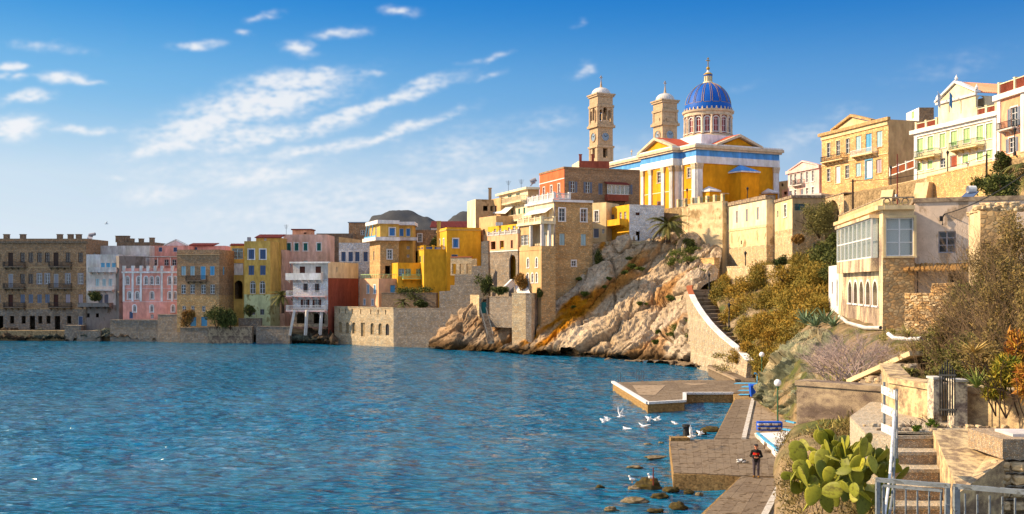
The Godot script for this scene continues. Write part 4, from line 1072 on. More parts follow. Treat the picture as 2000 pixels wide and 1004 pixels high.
# ---- the houses on the headland, the church and the mansions above the bay
func headland() -> void:
	var G2 := "houses crowded on the headland below the church"
	var b: MB
	var h := house({"n": "tan_tower_house", "l": "tan flat block with a pale end wall on the headland skyline", "g": G2, "a": [912.5, 196], "b": [929, 190], "c": 975, "y0": 8, "top": 389, "m": "pale_cream", "mr": "tan", "r": [["o", 950, 402, 412, 0.9, [948, 962]], ["s", 957, 421, 431, 0.9, [957], {"s": "shutter_pale"}]]})
	chimney(h.t, Vector3(X(957, 196), h.y1, -196), 0.6, 2.6, "tan")
	house({"n": "sand_block", "l": "sand coloured block with small dark windows under the tan tower", "g": G2, "a": [936, 187], "b": [969, 181], "dep": 7, "y0": 8, "top": 421, "m": "sand", "f": [["o", 950, 447, 458, 0.8, [945, 956]]]})
	house({"n": "sand_block_behind", "l": "plain peach block between the tan tower and the cream apartments", "g": G2, "a": [937, 197], "b": [978, 188], "dep": 8, "y0": 8, "top": 386, "m": "sand", "f": [["s", 960, 403, 416, 1.0, [955, 968], {"s": "shutter_brown"}]]})
	h = house({"n": "cream_apartments", "l": "cream apartment house with balustraded balconies, teal shutters and awning", "g": G2, "a": [975, 193], "b": [1031, 179], "c": 1053, "y0": 8, "top": 366, "m": "pale_cream", "mr": "sand", "f": [["v", 1010, 377, 389, 0.9, [996, 1012], {"s": "shutter_teal"}], ["s", 1010, 408, 420, 1.0, [1000, 1014, 1024], {"s": "shutter_teal"}]], "cap": [0.35, 0.6, "pale_cream"]})
	balcony(h.t, h.f, 979, 1030, 397, 1.3, "baluster", "pale_cream", "pale_cream", 1.0)
	balcony(h.t, h.f, 976, 1030, 433, 1.3, "baluster", "pale_cream", "pale_cream", 1.0)
	var p0 := onw(h.f, 979, 401)
	var p1 := onw(h.f, 1006, 401)
	b = mb(h.t); b.hexa([at(h.f, p0.x, p0.y - 1.6, 1.9), at(h.f, p1.x, p1.y - 1.6, 1.9), at(h.f, p1.x, p1.y, 0.1), at(h.f, p0.x, p0.y, 0.1), at(h.f, p0.x, p0.y - 1.55, 1.9), at(h.f, p1.x, p1.y - 1.55, 1.9), at(h.f, p1.x, p1.y + 0.05, 0.1), at(h.f, p0.x, p0.y + 0.05, 0.1)]); part(h.t, "awning", b, "awning")
	aerial(h.t, Vector3(X(993, 190), h.y1, -190), 2.4)
	aerial(h.t, Vector3(X(1018, 186), h.y1, -186), 2.2)
	b = mb(h.t); b.lathe(P(1041, 358, 182), [[0.0, -0.1], [0.45, 0.0], [0.5, 0.15]], 12); part(h.t, "satellite_dish", b, "frame_grey")
	b = mb(h.t); b.tube([P(1036, 355, 183), P(1047, 350, 183)], [0.4, 0.4], 10); b.bar(P(1036, 363, 183), P(1046, 353, 183), 1.2, 0.1); part(h.t, "solar_heater", b, "frame_grey")
	h = house({"n": "small_yellow_roof_house", "l": "small bright yellow house with white roof units between cream houses", "g": G2, "a": [953, 183], "b": [1012, 173], "dep": 5, "y0": 8, "top": 437, "m": "yellow", "f": [["w", 985, 445, 453, 0.8, [967, 977, 994]], ["w", 1003, 441, 451, 1.2, [1004], {"g": "glass_pale"}]]})
	for p in [970, 975, 980]:
		b = mb(h.t); b.box(Vector3(X(p, 179) - 0.2, h.y1, -179.3), Vector3(X(p, 179) + 0.2, h.y1 + 0.6, -178.6)); part(h.t, "air_conditioner", b, "frame_white")
	h = house({"n": "arched_terrace_house", "l": "grey stone house with a tall dark arch and an open loggia on top", "g": G2, "a": [952, 180], "b": [1011.5, 170], "dep": 6, "y0": 5, "top": 456, "m": "peach", "low": [[489, "grey_stone"]], "f": [["o", 975, 470.5, 486.5, 1.9, [963]], ["o", 975, 470.5, 486.5, 1.5, [980]], ["s", 1000, 469, 485, 0.8, [999.5], {"s": "shutter_brown", "f": "shutter_brown"}], ["A", 1001, 497.6, 545, 2.4, [1001]]]})
	balustrade(h.t, h.f, 0.2, h.f.L - 0.2, h.y1, 0.6, "offwhite", "offwhite", 2.0)
	band(h.t, h.f, Y(490.5, 172), Y(488.5, 172), 0.12, "white", "string_course")
	# corner house with loggia
	h = house({"n": "tall_corner_house", "l": "tall sandstone corner house with white framed windows rising from the rock", "g": G2, "a": [1030, 179], "b": [1081.5, 168.5], "c": 1157, "y0": 4, "top": 391, "m": "pale_cream", "mr": "sand_stone", "mf": "pale_cream", "r": [["wt", 1098, 406.8, 432, 1.1, [1097.7, 1140]], ["st", 1098, 456, 479, 1.0, [1097.7, 1139.4], {"s": "shutter_pale", "t": "gold_stone"}], ["wt", 1120, 509, 520, 0.8, [1120.6]]], "f": [["d", 1060, 412, 434, 1.0, [1042, 1056, 1070], {"s": "cream", "f": "cream"}]]})
	band(h.t, h.f, Y(394, 168.5), Y(389.5, 168.5), 0.4, "white")
	band(h.t, h.r, Y(394, 168.5), Y(389.5, 168.5), 0.4, "white", "cornice", -0.06)
	balustrade(h.t, h.f, 0.2, h.f.L - 0.1, h.y1 + 0.25, 1.0, "white", "white", 2.2)
	balustrade(h.t, h.r, 0.1, 3.0, h.y1 + 0.25, 1.0, "white", "white", 2.2)
	b = mb(h.t); b.tube([at(h.r, 0.15, 6, 0.1), at(h.r, 0.15, h.y1 - 0.4, 0.1)], [0.07, 0.07], 6); part(h.t, "drainpipe", b, "frame_grey")
	p0 = onw(h.f, 1036, 405); p1 = onw(h.f, 1080, 405)
	b = mb(h.t); b.hexa([at(h.f, p0.x, p1.y - 0.9, 1.4), at(h.f, p1.x, p1.y - 0.9, 1.4), at(h.f, p1.x, p1.y, 0.05), at(h.f, p0.x, p1.y, 0.05), at(h.f, p0.x, p1.y - 0.85, 1.4), at(h.f, p1.x, p1.y - 0.85, 1.4), at(h.f, p1.x, p1.y + 0.05, 0.05), at(h.f, p0.x, p1.y + 0.05, 0.05)]); part(h.t, "awning", b, "awning")
	h = house({"n": "loggia_house", "l": "sandstone house with white arched windows below an open columned loggia", "g": G2, "a": [1011.5, 170.5], "b": [1057.5, 162.5], "c": 1085, "y0": 3, "top": 480, "m": "gold_stone", "mr": "sand_stone", "mf": "sand", "f": [["at", 1040, 504, 522.5, 0.7, [1031.4, 1048.3]], ["at", 1040, 534, 552, 0.7, [1040, 1048.3]], ["at", 1040, 534, 563, 0.8, [1031]]]})
	band(h.t, h.f, Y(488, 162.5), Y(486.6, 162.5), 0.08, "sand", "string_course")
	var ly := h.y1 as float
	var lt := Y(437, 162.5)
	b = mb(h.t); b.prism([at(h.f, -0.2, 0, 0.2), at(h.f, h.f.L + 0.2, 0, 0.2), at(h.r, h.r.L, 0, 0.1), at(h.l, 0, 0, 0.1)], lt, lt + 0.35); part(h.t, "loggia_roof", b, "pale_cream")
	for q in [[h.f, 0.2], [h.f, h.f.L * 0.52], [h.f, h.f.L - 0.2], [h.r, h.r.L * 0.6]]:
		b = mb(h.t); block(b, q[0], q[1] - 0.22, q[1] + 0.22, ly, lt, -0.44, -0.0); part(h.t, "loggia_column", b, "offwhite")
	b = mb(h.t); block(b, h.f, 0.4, h.f.L - 0.2, ly, lt, -2.4, -2.3); part(h.t, "loggia_rear_wall", b, "pale_cream")
	var gz := {"o": at(h.f, 0.4, 0, -0.2), "u": h.f.u, "n": h.f.n, "L": h.f.L * 0.42}
	wall(h.t, gz, ly, lt, openings(h.t, gz, [["w", 1025, 459, 479, 1.5, [1021, 1028.5], {"g": "glass_pale"}]]), "sand", "loggia_glazed_wall")
	for k in [1, 2]:
		var f := fitting("w", 1.1, 2.3)
		var o := part(h.t, "window", f[0][1], "frame_white", Transform3D(Basis(h.f.u, UP, h.f.n), at(h.f, h.f.L * (0.55 + 0.2 * k) - 1.0, ly + 0.1, -2.05) - h.t.position))
		part(o, "pane", f[1][1], "glass_pale")
	for q in [[h.f, 0.0, h.f.L], [h.r, 0.0, h.r.L]]: balustrade(h.t, q[0], q[1] + 0.2, q[2] - 0.2, lt + 0.35, 0.75, "pale_cream", "pale_cream", 2.2)
	# red house with stone flank
	h = house({"n": "red_stone_house", "l": "tall house with orange red front and long brown stone flank under the church", "g": G2, "a": [1054, 192], "b": [1102, 181], "c": 1250, "y0": 12, "top": 326, "m": "red_orange", "mr": "brown_stone", "mb": "brown_stone", "f": [["wt", 1093, 359, 379, 0.85, [1062.6, 1077, 1092]]], "r": [["v", 1148, 355, 377.5, 0.9, [1119, 1148], {"s": "shutter_grey"}], ["v", 1228, 360, 380, 0.9, [1227], {"s": "shutter_grey"}], ["s", 1173, 358, 380, 0.9, [1173], {"s": "shutter_grey", "f": "frame_grey"}]], "cap": [0.3, 0.12, "brown_stone"]})
	band(h.t, h.f, Y(349, 181), Y(347, 181), 0.08, "white", "string_course")
	p0 = onw(h.r, 1181, 360); p1 = onw(h.r, 1222, 394)
	b = mb(h.t); block(b, h.r, p0.x, p1.x, p1.y, onw(h.r, 1200, 381).y, 0.003, 1.2)
	var bay := part(h.t, "bay_window", b, "brick_red")
	var bw := {"o": at(h.r, p0.x, 0, 1.18), "u": h.r.u, "n": h.r.n, "L": p1.x - p0.x}
	var yb := onw(h.r, 1200, 381).y
	var yt := onw(h.r, 1200, 362).y
	for k in 5:
		b = mb(h.t); block(b, bw, bw.L * k / 5 + 0.06, bw.L * (k + 1) / 5 - 0.06, yb + 0.08, yt - 0.08, -0.06, -0.04); part(bay, "pane", b, "glass_pale")
		b = mb(h.t); block(b, bw, maxf(0.0, bw.L * k / 5 - 0.06), bw.L * k / 5 + 0.06, yb + 0.002, yt, -0.1, 0); part(bay, "mullion", b, "frame_white")
	b = mb(h.t); block(b, bw, bw.L - 0.08, bw.L, yb + 0.002, yt, -1.1, 0); block(b, bw, 0, bw.L, yt - 0.1, yt - 0.002, -0.1, 0.01); block(b, bw, 0, bw.L, yb + 0.003, yb + 0.1, -0.1, 0.01); part(bay, "frame", b, "frame_white")
	b = mb(h.t); b.hexa([at(bw, -0.15, yt, 0.2), at(bw, bw.L + 0.15, yt, 0.2), at(bw, bw.L + 0.15, yt + 0.5, -1.17), at(bw, -0.15, yt + 0.5, -1.17), at(bw, -0.15, yt + 0.1, 0.2), at(bw, bw.L + 0.15, yt + 0.1, 0.2), at(bw, bw.L + 0.15, yt + 0.62, -1.17), at(bw, -0.15, yt + 0.62, -1.17)]); part(bay, "roof", b, "tile_dark")
	for k in 4:
		b = mb(h.t); b.bar(at(bw, bw.L * (k + 0.4) / 4, p1.y, -0.1), at(bw, bw.L * (k + 0.4) / 4 - 0.3, p1.y - 1.4, -1.15), 0.06, 0.06); part(bay, "strut", b, "iron")
	h = house({"n": "red_roof_hut", "l": "low dark red roof hut with two chimney pots on the stone flank", "g": G2, "a": [1117, 197], "b": [1131, 190], "c": 1190, "y0": 20, "top": 314, "m": "pale_cream", "mr": "brick_red"})
	for p in [1134, 1158]: chimney(h.t, Vector3(X(p, 191), h.y1, -191.5), 0.5, 1.3, "brick_red", "chimney_pot")
	house({"n": "pale_lower_house", "l": "pale yellow grey wall with one window below the red bay window", "g": G2, "a": [1150, 181], "b": [1184, 179], "dep": 5, "y0": 12, "top": 395, "m": "cream", "f": [["wt", 1165, 412, 433, 0.8, [1165]], ["d", 1165, 446, 465, 1.2, [1164], {"s": "shutter_grey"}], ["w", 1178, 447, 456, 0.5, [1178]]]})
	h = house({"n": "yellow_and_white_house", "l": "small house with yellow balcony front and whitewashed rubble gable wall", "g": G2, "a": [1184, 183], "b": [1229, 174.5], "c": 1297, "y0": 16, "top": 399, "m": "yellow", "mr": "white_rubble", "f": [["w", 1215, 414, 430, 0.9, [1212, 1221]], ["w", 1190, 420, 432, 1.2, [1197], {"f": "frame_grey"}], ["d", 1190, 446, 470, 1.2, [1191], {"s": "shutter_pale"}]], "r": [["s", 1246, 415, 420.5, 0.8, [1245.6], {"s": "shutter_brown", "f": "shutter_brown"}], ["o", 1246, 452, 470, 0.8, [1246]]]})
	balcony(h.t, h.f, 1184, 1226, 440, 1.6, "solid", "yellow", "yellow", 0.9)
	for p in [1231, 1240]:
		b = mb(h.t); b.box(P(p, 469, 173.6), P(p + 5, 460, 173.2)); part(h.t, "air_conditioner", b, "frame_white")
	# courtyard in front of the loggia house
	var t := stone_wall("courtyard_wall", "stone courtyard wall with a sunlit face above the landing steps", [1000, 163], [1038, 161], 1, 9.6, 1.0, "fort_stone")
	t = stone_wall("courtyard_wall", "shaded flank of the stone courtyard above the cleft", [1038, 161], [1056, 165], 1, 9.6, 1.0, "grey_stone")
	t = stone_wall("courtyard_wall", "whitewash topped wall between the green gate and the courtyard", [956, 167], [1001, 163.5], 4, 9.0, 0.8, "grey_stone")
	t = stone_wall("path_wall", "sloping stone wall rising beside the sea steps", [912, 174], [936, 169], 3, 9.2, 0.7, "wall_stone")
	t = thing("courtyard_ramp", "bright white ramp and steps leading up to the loggia house", "ramp", P(1005, 577, 167))
	b = mb(t); b.hexa([P(1013, 579, 166), P(1038, 579, 164), P(1030, 556, 168), P(1003, 556, 170), P(1013, 577, 166), P(1038, 577, 164), P(1026, 553, 168), P(1004, 553, 170)]); part(t, "ramp", b, "white")
	b = mb(t); b.bar(P(988, 565, 168), P(1002, 551, 169), 0.5, 1.2); part(t, "side_wall", b, "white")
	t = thing("green_gate", "small dark green gate at the head of the sea steps", "gate", P(945, 610, 169))
	b = mb(t); b.box(P(940, 612, 168.6), P(950, 590, 168.4)); part(t, "gate_leaf", b, "shutter_teal")
	for p in [938, 952]:
		b = mb(t); b.box(P(p - 2, 614, 168.8), P(p + 2, 583, 168.0)); part(t, "gate_post", b, "grey_stone")
	t = thing("sea_steps", "narrow stone steps with a rail down the headland to the water", "steps", P(958, 665, 163))
	for k in 22:
		var f := k / 21.0
		b = mb(t)
		var c := P(lerpf(945, 959, f), lerpf(612, 665, f), lerpf(168, 162.5, f))
		b.box(c + Vector3(-0.55, -0.5, -0.25), c + Vector3(0.55, 0.0, 0.3))
		part(t, "step", b, "concrete")
	b = mb(t); b.bar(P(938, 600, 168) , P(952, 652, 162.3), 0.07, 0.07); b.bar(P(949, 600, 168) , P(963, 652, 162.3), 0.07, 0.07); part(t, "handrail", b, "steel_paint")

func church() -> void:
	# a domed church: yellow walls, white pilasters, blue frieze
	var A := Vector3(X(1360, 195), 0, -195)
	var ur := Vector3(0.913, 0, -0.408)
	var ul := Vector3(-0.408, 0, -0.913)
	var t := thing("church", "large domed church with yellow walls, white pilasters and blue dome", "church", Vector3(A.x, 24.9, A.z))
	var Y0 := 24.6
	var yc := Y(318, 195)   # foot of the white band
	var yb := Y(304, 195)   # white to blue
	var yf := Y(292, 195)   # blue to cornice
	var yt := Y(283, 195)
	var R := wline(A, A + ur * 20.0)
	var L := wline(A + ul * 40.0, A)
	var lw := L.L as float
	# plan of the side seen from the bay: end bay 4 m, transept 11.5 m standing 1.6 m proud, nave
	var tr := {"o": at(L, lw - 17.5, 0, 1.7), "u": L.u, "n": L.n, "L": 12.0}
	var nv := {"o": L.o, "u": L.u, "n": L.n, "L": lw - 17.5}
	var eb := {"o": at(L, lw - 5.5, 0), "u": L.u, "n": L.n, "L": 5.5}
	var flank := {"o": at(L, lw - 5.5, 0, 1.7), "u": -L.n, "n": L.u, "L": 1.7}
	var win := {"t": "marble"}
	wall(t, tr, Y0, yc, openings(t, tr, [["wt", 1288, 336, 357, 1.5, [1288], win], ["d", 1288, 393, 412, 2.0, [1288], {"s": "shutter_brown"}]]), "church_yellow", "transept_wall")
	wall(t, nv, Y0, yc, [], "church_yellow", "nave_wall")
	wall(t, eb, Y0, yc, openings(t, eb, [["wt", 1346, 328, 347, 1.1, [1346], win], ["d", 1346, 403, 420, 1.1, [1346], win]]), "church_yellow", "end_bay_wall")
	wall(t, flank, Y0, yc, [], "church_yellow", "transept_flank")
	wall(t, R, Y0, yc, [], "church_yellow", "east_wall")
	wall(t, wline(A + ur * 20.0, A + ur * 20 + ul * 40), Y0, yt, [], "church_yellow", "far_wall")
	for w in [tr, nv, eb, flank, R]:
		var over := 0.0 if w != R else 0.4
		for s in [[yc, yb, 0.22, "white", "white_frieze"], [yb, yf, 0.16, "band_blue", "blue_frieze"], [yf, yf + 0.35, 0.55, "marble", "cornice"], [yf + 0.35, yt, 0.85, "marble", "cornice"], [yt, yt + 0.3, 0.7, "white", "gutter"]]:
			band(t, w, s[0], s[1], s[2], s[3], s[4], s[2] - 0.004 if w == R or w == tr else 0.0)
	band(t, R, Y(376, 195), Y(374.6, 195), 0.06, "pale_cream", "string_course", 0.0)
	for w in [tr, eb]: band(t, w, Y(374, 200), Y(372.4, 200), 0.06, "pale_cream", "string_course", 0.0)
	# pilasters with capitals
	var pil := func(w: Dictionary, u: float, wd: float) -> void:
		var b := mb(t); block(b, w, u - wd / 2, u + wd / 2, Y0, yc - 1.2, 0.003, 0.3)
		var o := part(t, "pilaster", b, "white")
		b = mb(t)
		for k in 4: block(b, w, u - wd / 2 - 0.04 * k - 0.02, u + wd / 2 + 0.04 * k + 0.02, yc - 1.2 + 0.3 * k, yc - 0.9 + 0.3 * k, 0.003, 0.33 + 0.05 * k)
		part(o, "capital", b, "marble")
	for u in [0.5, 3.6, 8.4, 11.5]: pil.call(tr, u, 1.0)
	pil.call(tr, 11.45, 1.1)
	for u in [0.55]: pil.call(flank, 0.85, 1.2)
	pil.call(eb, 0.6, 1.0); pil.call(eb, 4.9, 1.2)
	for k in 5: pil.call(nv, nv.L - 1.2 - 4.2 * k, 1.0)
	pil.call(R, 0.65, 1.3); pil.call(R, 19.35, 1.3)
	# roofs
	var b := mb(t)
	b.prism([A + ul * 0.3, A + ur * 20, A + ur * 20 + ul * 40, A + ul * 40], yt, yt + 0.35); part(t, "nave_roof", b, "white")
	pediment(t, tr, 0.2, 11.8, yt, 2.3, "marble", "church_yellow", 0.8, 0.55)
	pediment(t, R, 5.2, 14.8, yt, 2.1, "marble", "church_yellow", 0.8, 0.55)
	for q in [[tr, 0.2, 11.8, 2.3], [R, 5.2, 14.8, 2.1]]:
		var c: float = (q[1] + q[2]) / 2
		for s in [0, 1]:
			b = mb(t)
			var e: float = q[2] + 0.5 if s else q[1] - 0.5
			b.quad(at(q[0], e, yt + 0.42, 0.4), at(q[0], c, yt + q[3] + 0.58, 0.4), at(q[0], c, yt + q[3] + 0.58, -7), at(q[0], e, yt + 0.42, -7))
			b.quad(at(q[0], e, yt + 0.3, 0.4), at(q[0], c, yt + q[3] + 0.3, 0.4), at(q[0], c, yt + q[3] + 0.58, 0.4), at(q[0], e, yt + 0.42, 0.4))
			part(t, "tiled_roof", b, "tile_red")
	# east wall: low side chapels with pyramid roofs and the apse between them
	for q in [[1.2, 4.6, 375.5, 2.0, "white", 1.3], [7.8, 13.2, 339, 3.2, "band_blue", 1.9], [16.0, 18.8, 379, 2.0, "white", 1.2]]:
		var top := Y(q[2], 195.0 + 0.408 * q[0])
		b = mb(t)
		b.prism([at(R, q[0], 0, 0.002), at(R, q[0] + 0.5, 0, q[3]), at(R, q[1] - 0.5, 0, q[3]), at(R, q[1], 0, 0.002)], Y0, top)
		var ap := part(t, "apse" if q[3] > 3 else "side_chapel", b, "church_yellow")
		b = mb(t)
		var rim := [at(R, q[0] - 0.25, top, 0.01), at(R, q[0] + 0.35, top, q[3] + 0.3), at(R, q[1] - 0.35, top, q[3] + 0.3), at(R, q[1] + 0.25, top, 0.01)]
		b.prism(rim, top, top + 0.25)
		part(ap, "eaves", b, "white")
		b = mb(t)
		var apex := at(R, (q[0] + q[1]) / 2, top + q[5], 0.02)
		for k in 3: b.tri(rim[k] + UP * 0.26, rim[k + 1] + UP * 0.26, apex)
		part(ap, "pyramid_roof", b, q[4])
	for u in [3.0]:
		b = mb(t); block(b, R, 2.4, 3.5, Y0, Y0 + 2.3, 2.0, 2.06); part(t, "door", b, "frame_white")
	# drum and dome
	var K := A + ur * 10.0 + ul * 9.5
	var dk := -K.z
	K.x = X(1383, dk)
	var rd := 48.0 / F * dk * 0.97
	var y1 := Y(272, dk)
	var y2 := Y(219, dk)
	var o := Transform3D(Basis(ur, UP, -ul), K)
	b = mb(t); b.hexa([K - ur * 6 + ul * -6 + UP * yt, K + ur * 6 - ul * 6 + UP * yt, K + ur * 6 + ul * 6 + UP * yt, K - ur * 6 + ul * 6 + UP * yt, K - ur * 5.6 - ul * 5.6 + UP * y1, K + ur * 5.6 - ul * 5.6 + UP * y1, K + ur * 5.6 + ul * 5.6 + UP * y1, K - ur * 5.6 + ul * 5.6 + UP * y1]); part(t, "drum_base", b, "white")
	b = mb(t); b.lathe(K, [[rd, y1 - 0.4], [rd, y1 + 0.5], [rd * 0.95, y1 + 0.6], [rd * 0.91, y1 + 0.62], [rd * 0.91, y2 - 1.2]], 48); var drum := part(t, "drum", b, "drum_red")
	b = mb(t); b.lathe(K, [[rd * 0.9, y2 - 1.3], [rd * 1.0, y2 - 1.2], [rd * 1.0, y2 - 0.55], [rd * 1.06, y2 - 0.45], [rd * 1.08, y2 - 0.1], [rd * 0.97, y2], [rd * 0.9, y2 + 0.02]], 64); part(drum, "drum_cornice", b, "marble")
	b = mb(t); b.lathe(K, [[rd * 1.02, y1 + 0.0], [rd * 1.05, y1 + 0.3], [rd * 0.92, y1 + 0.75]], 64); part(drum, "drum_plinth", b, "marble")
	var wh := y2 - 1.3 - (y1 + 1.0)
	for k in 16:
		var a := TAU * (k + 0.1) / 16
		var dir := Vector3(cos(a), 0, sin(a))
		b = mb(t); b.lathe(K + dir * rd * 0.975, [[0.36, y1 + 0.6], [0.36, y1 + 0.8], [0.24, y1 + 0.9], [0.21, y2 - 1.6], [0.3, y2 - 1.45], [0.34, y2 - 1.25]], 10); part(drum, "drum_column", b, "marble")
		var a2 := a + PI / 16
		var d2 := Vector3(cos(a2), 0, sin(a2))
		var f := fitting("at", 1.15, snappedf(wh * 0.92, 0.02))
		var basis := Basis(UP.cross(d2), UP, d2)
		var win_o := part(drum, "window", f[0][1], "frame_white", Transform3D(basis, K + d2 * (rd * 0.91 + 0.16) + UP * (y1 + 1.0) - t.position))
		for q in range(1, f.size()): part(win_o, f[q][0], f[q][1], "glass" if f[q][0] == "pane" else "frame_white")
	var hd := Y(163, dk) - y2
	var prof := []
	for k in 17:
		var a := PI / 2 * k / 16
		prof.append([maxf(rd * 0.97 * cos(a), 0.9), y2 + 0.25 + hd * 0.98 * sin(a)])
	prof.insert(0, [rd * 0.97, y2 - 0.1])
	b = mb(t); b.lathe(K, prof, 64); var dome := part(t, "dome", b, "dome_blue")
	for k in 16:
		for s in [-0.035, 0.035]:
			var p := []
			var r := []
			for j in 13:
				var a := PI / 2 * (0.14 + 0.83 * j / 12)
				var th: float = TAU * (k + 0.1) / 16 + s * (1.0 + 0.8 * j / 12)
				var rr := rd * 0.975 * cos(a) + 0.03
				p.append(K + Vector3(rr * cos(th), y2 + 0.25 + hd * 0.98 * sin(a), rr * sin(th)))
				r.append(0.04)
			b = mb(t); b.tube(p, r, 5); part(dome, "gilded_rib", b, "gold")
		var am := TAU * (k + 0.6) / 16
		var p2 := []
		for j in 7:
			var th2 := am - (TAU / 32 - 0.05) + (TAU / 16 - 0.1) * j / 6
			p2.append(K + Vector3(rd * 0.97 * 0.976 * cos(th2), y2 + 0.25 + hd * 0.98 * 0.2, rd * 0.97 * 0.976 * sin(th2)))
		b = mb(t); b.tube(p2, [0.06, 0.06, 0.06, 0.06, 0.06, 0.06, 0.06], 5); part(dome, "gilded_rib", b, "gold")
	for k in 32:   # little palmettes round the dome's foot
		var a := TAU * (k + 0.2) / 32
		var d := Vector3(cos(a), 0, sin(a))
		var s := UP.cross(d)
		var c := K + d * rd * 1.0 + UP * (y2 - 0.02)
		b = mb(t)
		b.hexa([c - s * 0.2 - d * 0.08, c + s * 0.2 - d * 0.08, c + s * 0.2 + d * 0.08, c - s * 0.2 + d * 0.08, c - s * 0.05 - d * 0.05 + UP * 0.55, c + s * 0.05 - d * 0.05 + UP * 0.55, c + s * 0.05 + d * 0.05 + UP * 0.55, c - s * 0.05 + d * 0.05 + UP * 0.55])
		part(dome, "palmette", b, "marble")
	var yl := y2 + 0.25 + hd * 0.96
	b = mb(t); b.lathe(K, [[1.15, yl], [0.95, yl + 0.3], [0.8, yl + 0.35], [0.8, yl + 1.5]], 16); var lan := part(t, "lantern", b, "pale_cream")
	for k in 10:
		var d := Vector3(cos(TAU * k / 10), 0, sin(TAU * k / 10))
		b = mb(t); b.bar(K + d * 0.82 + UP * (yl + 0.35), K + d * 0.82 + UP * (yl + 1.5), 0.1, 0.1); part(lan, "gilded_bar", b, "gold")
	b = mb(t); b.lathe(K, [[0.86, yl + 1.5], [0.9, yl + 1.55], [0.9, yl + 1.75]], 16); part(lan, "blue_ring", b, "dome_blue")
	b = mb(t); b.lathe(K, [[0.95, yl + 1.75], [0.95, yl + 1.88], [0.6, yl + 2.2]], 16); part(lan, "gilded_rim", b, "gold")
	b = mb(t); b.lathe(K, [[0.55, yl + 2.2], [0.25, yl + 2.5], [0.2, yl + 2.8]], 12); part(lan, "cap", b, "white")
	b = mb(t); b.lathe(K, [[0.0, yl + 2.7], [0.28, yl + 2.85], [0.4, yl + 3.1], [0.28, yl + 3.4], [0.0, yl + 3.5]], 12)
	part(lan, "gilded_orb", b, "gold")
	cross(t, K + UP * (yl + 3.45), 2.0, "gold", ur)
	for q in [[L, lw - 25.0, 0.9], [tr, 6.0, 2.9]]: cross(t, at(q[0], q[1], yt + q[2], -0.3), 1.3, "marble", ul)
	# bell towers
	for q in [[1174, 232, 24.0, 165, 187, 210, 247, 288, "bell tower with clock face and small grey dome, standing clear of the nave"], [1299, 226, 24.0, 176, 199, 219, 243, 284, "bell tower half hidden behind the transept roof of the church"]]:
		bell_tower(q, ur, ul)
func cross(t: Node3D, p: Vector3, h: float, m: String, s: Vector3) -> void:
	var b := mb(t)
	b.bar(p, p + UP * h, 0.16, 0.16)
	b.bar(p + UP * h * 0.66 - s * h * 0.24, p + UP * h * 0.66 + s * h * 0.24, 0.16, 0.16)
	b.bar(p + UP * h * 0.86 - s * h * 0.12, p + UP * h * 0.86 + s * h * 0.12, 0.12, 0.12)
	part(t, "cross", b, m)
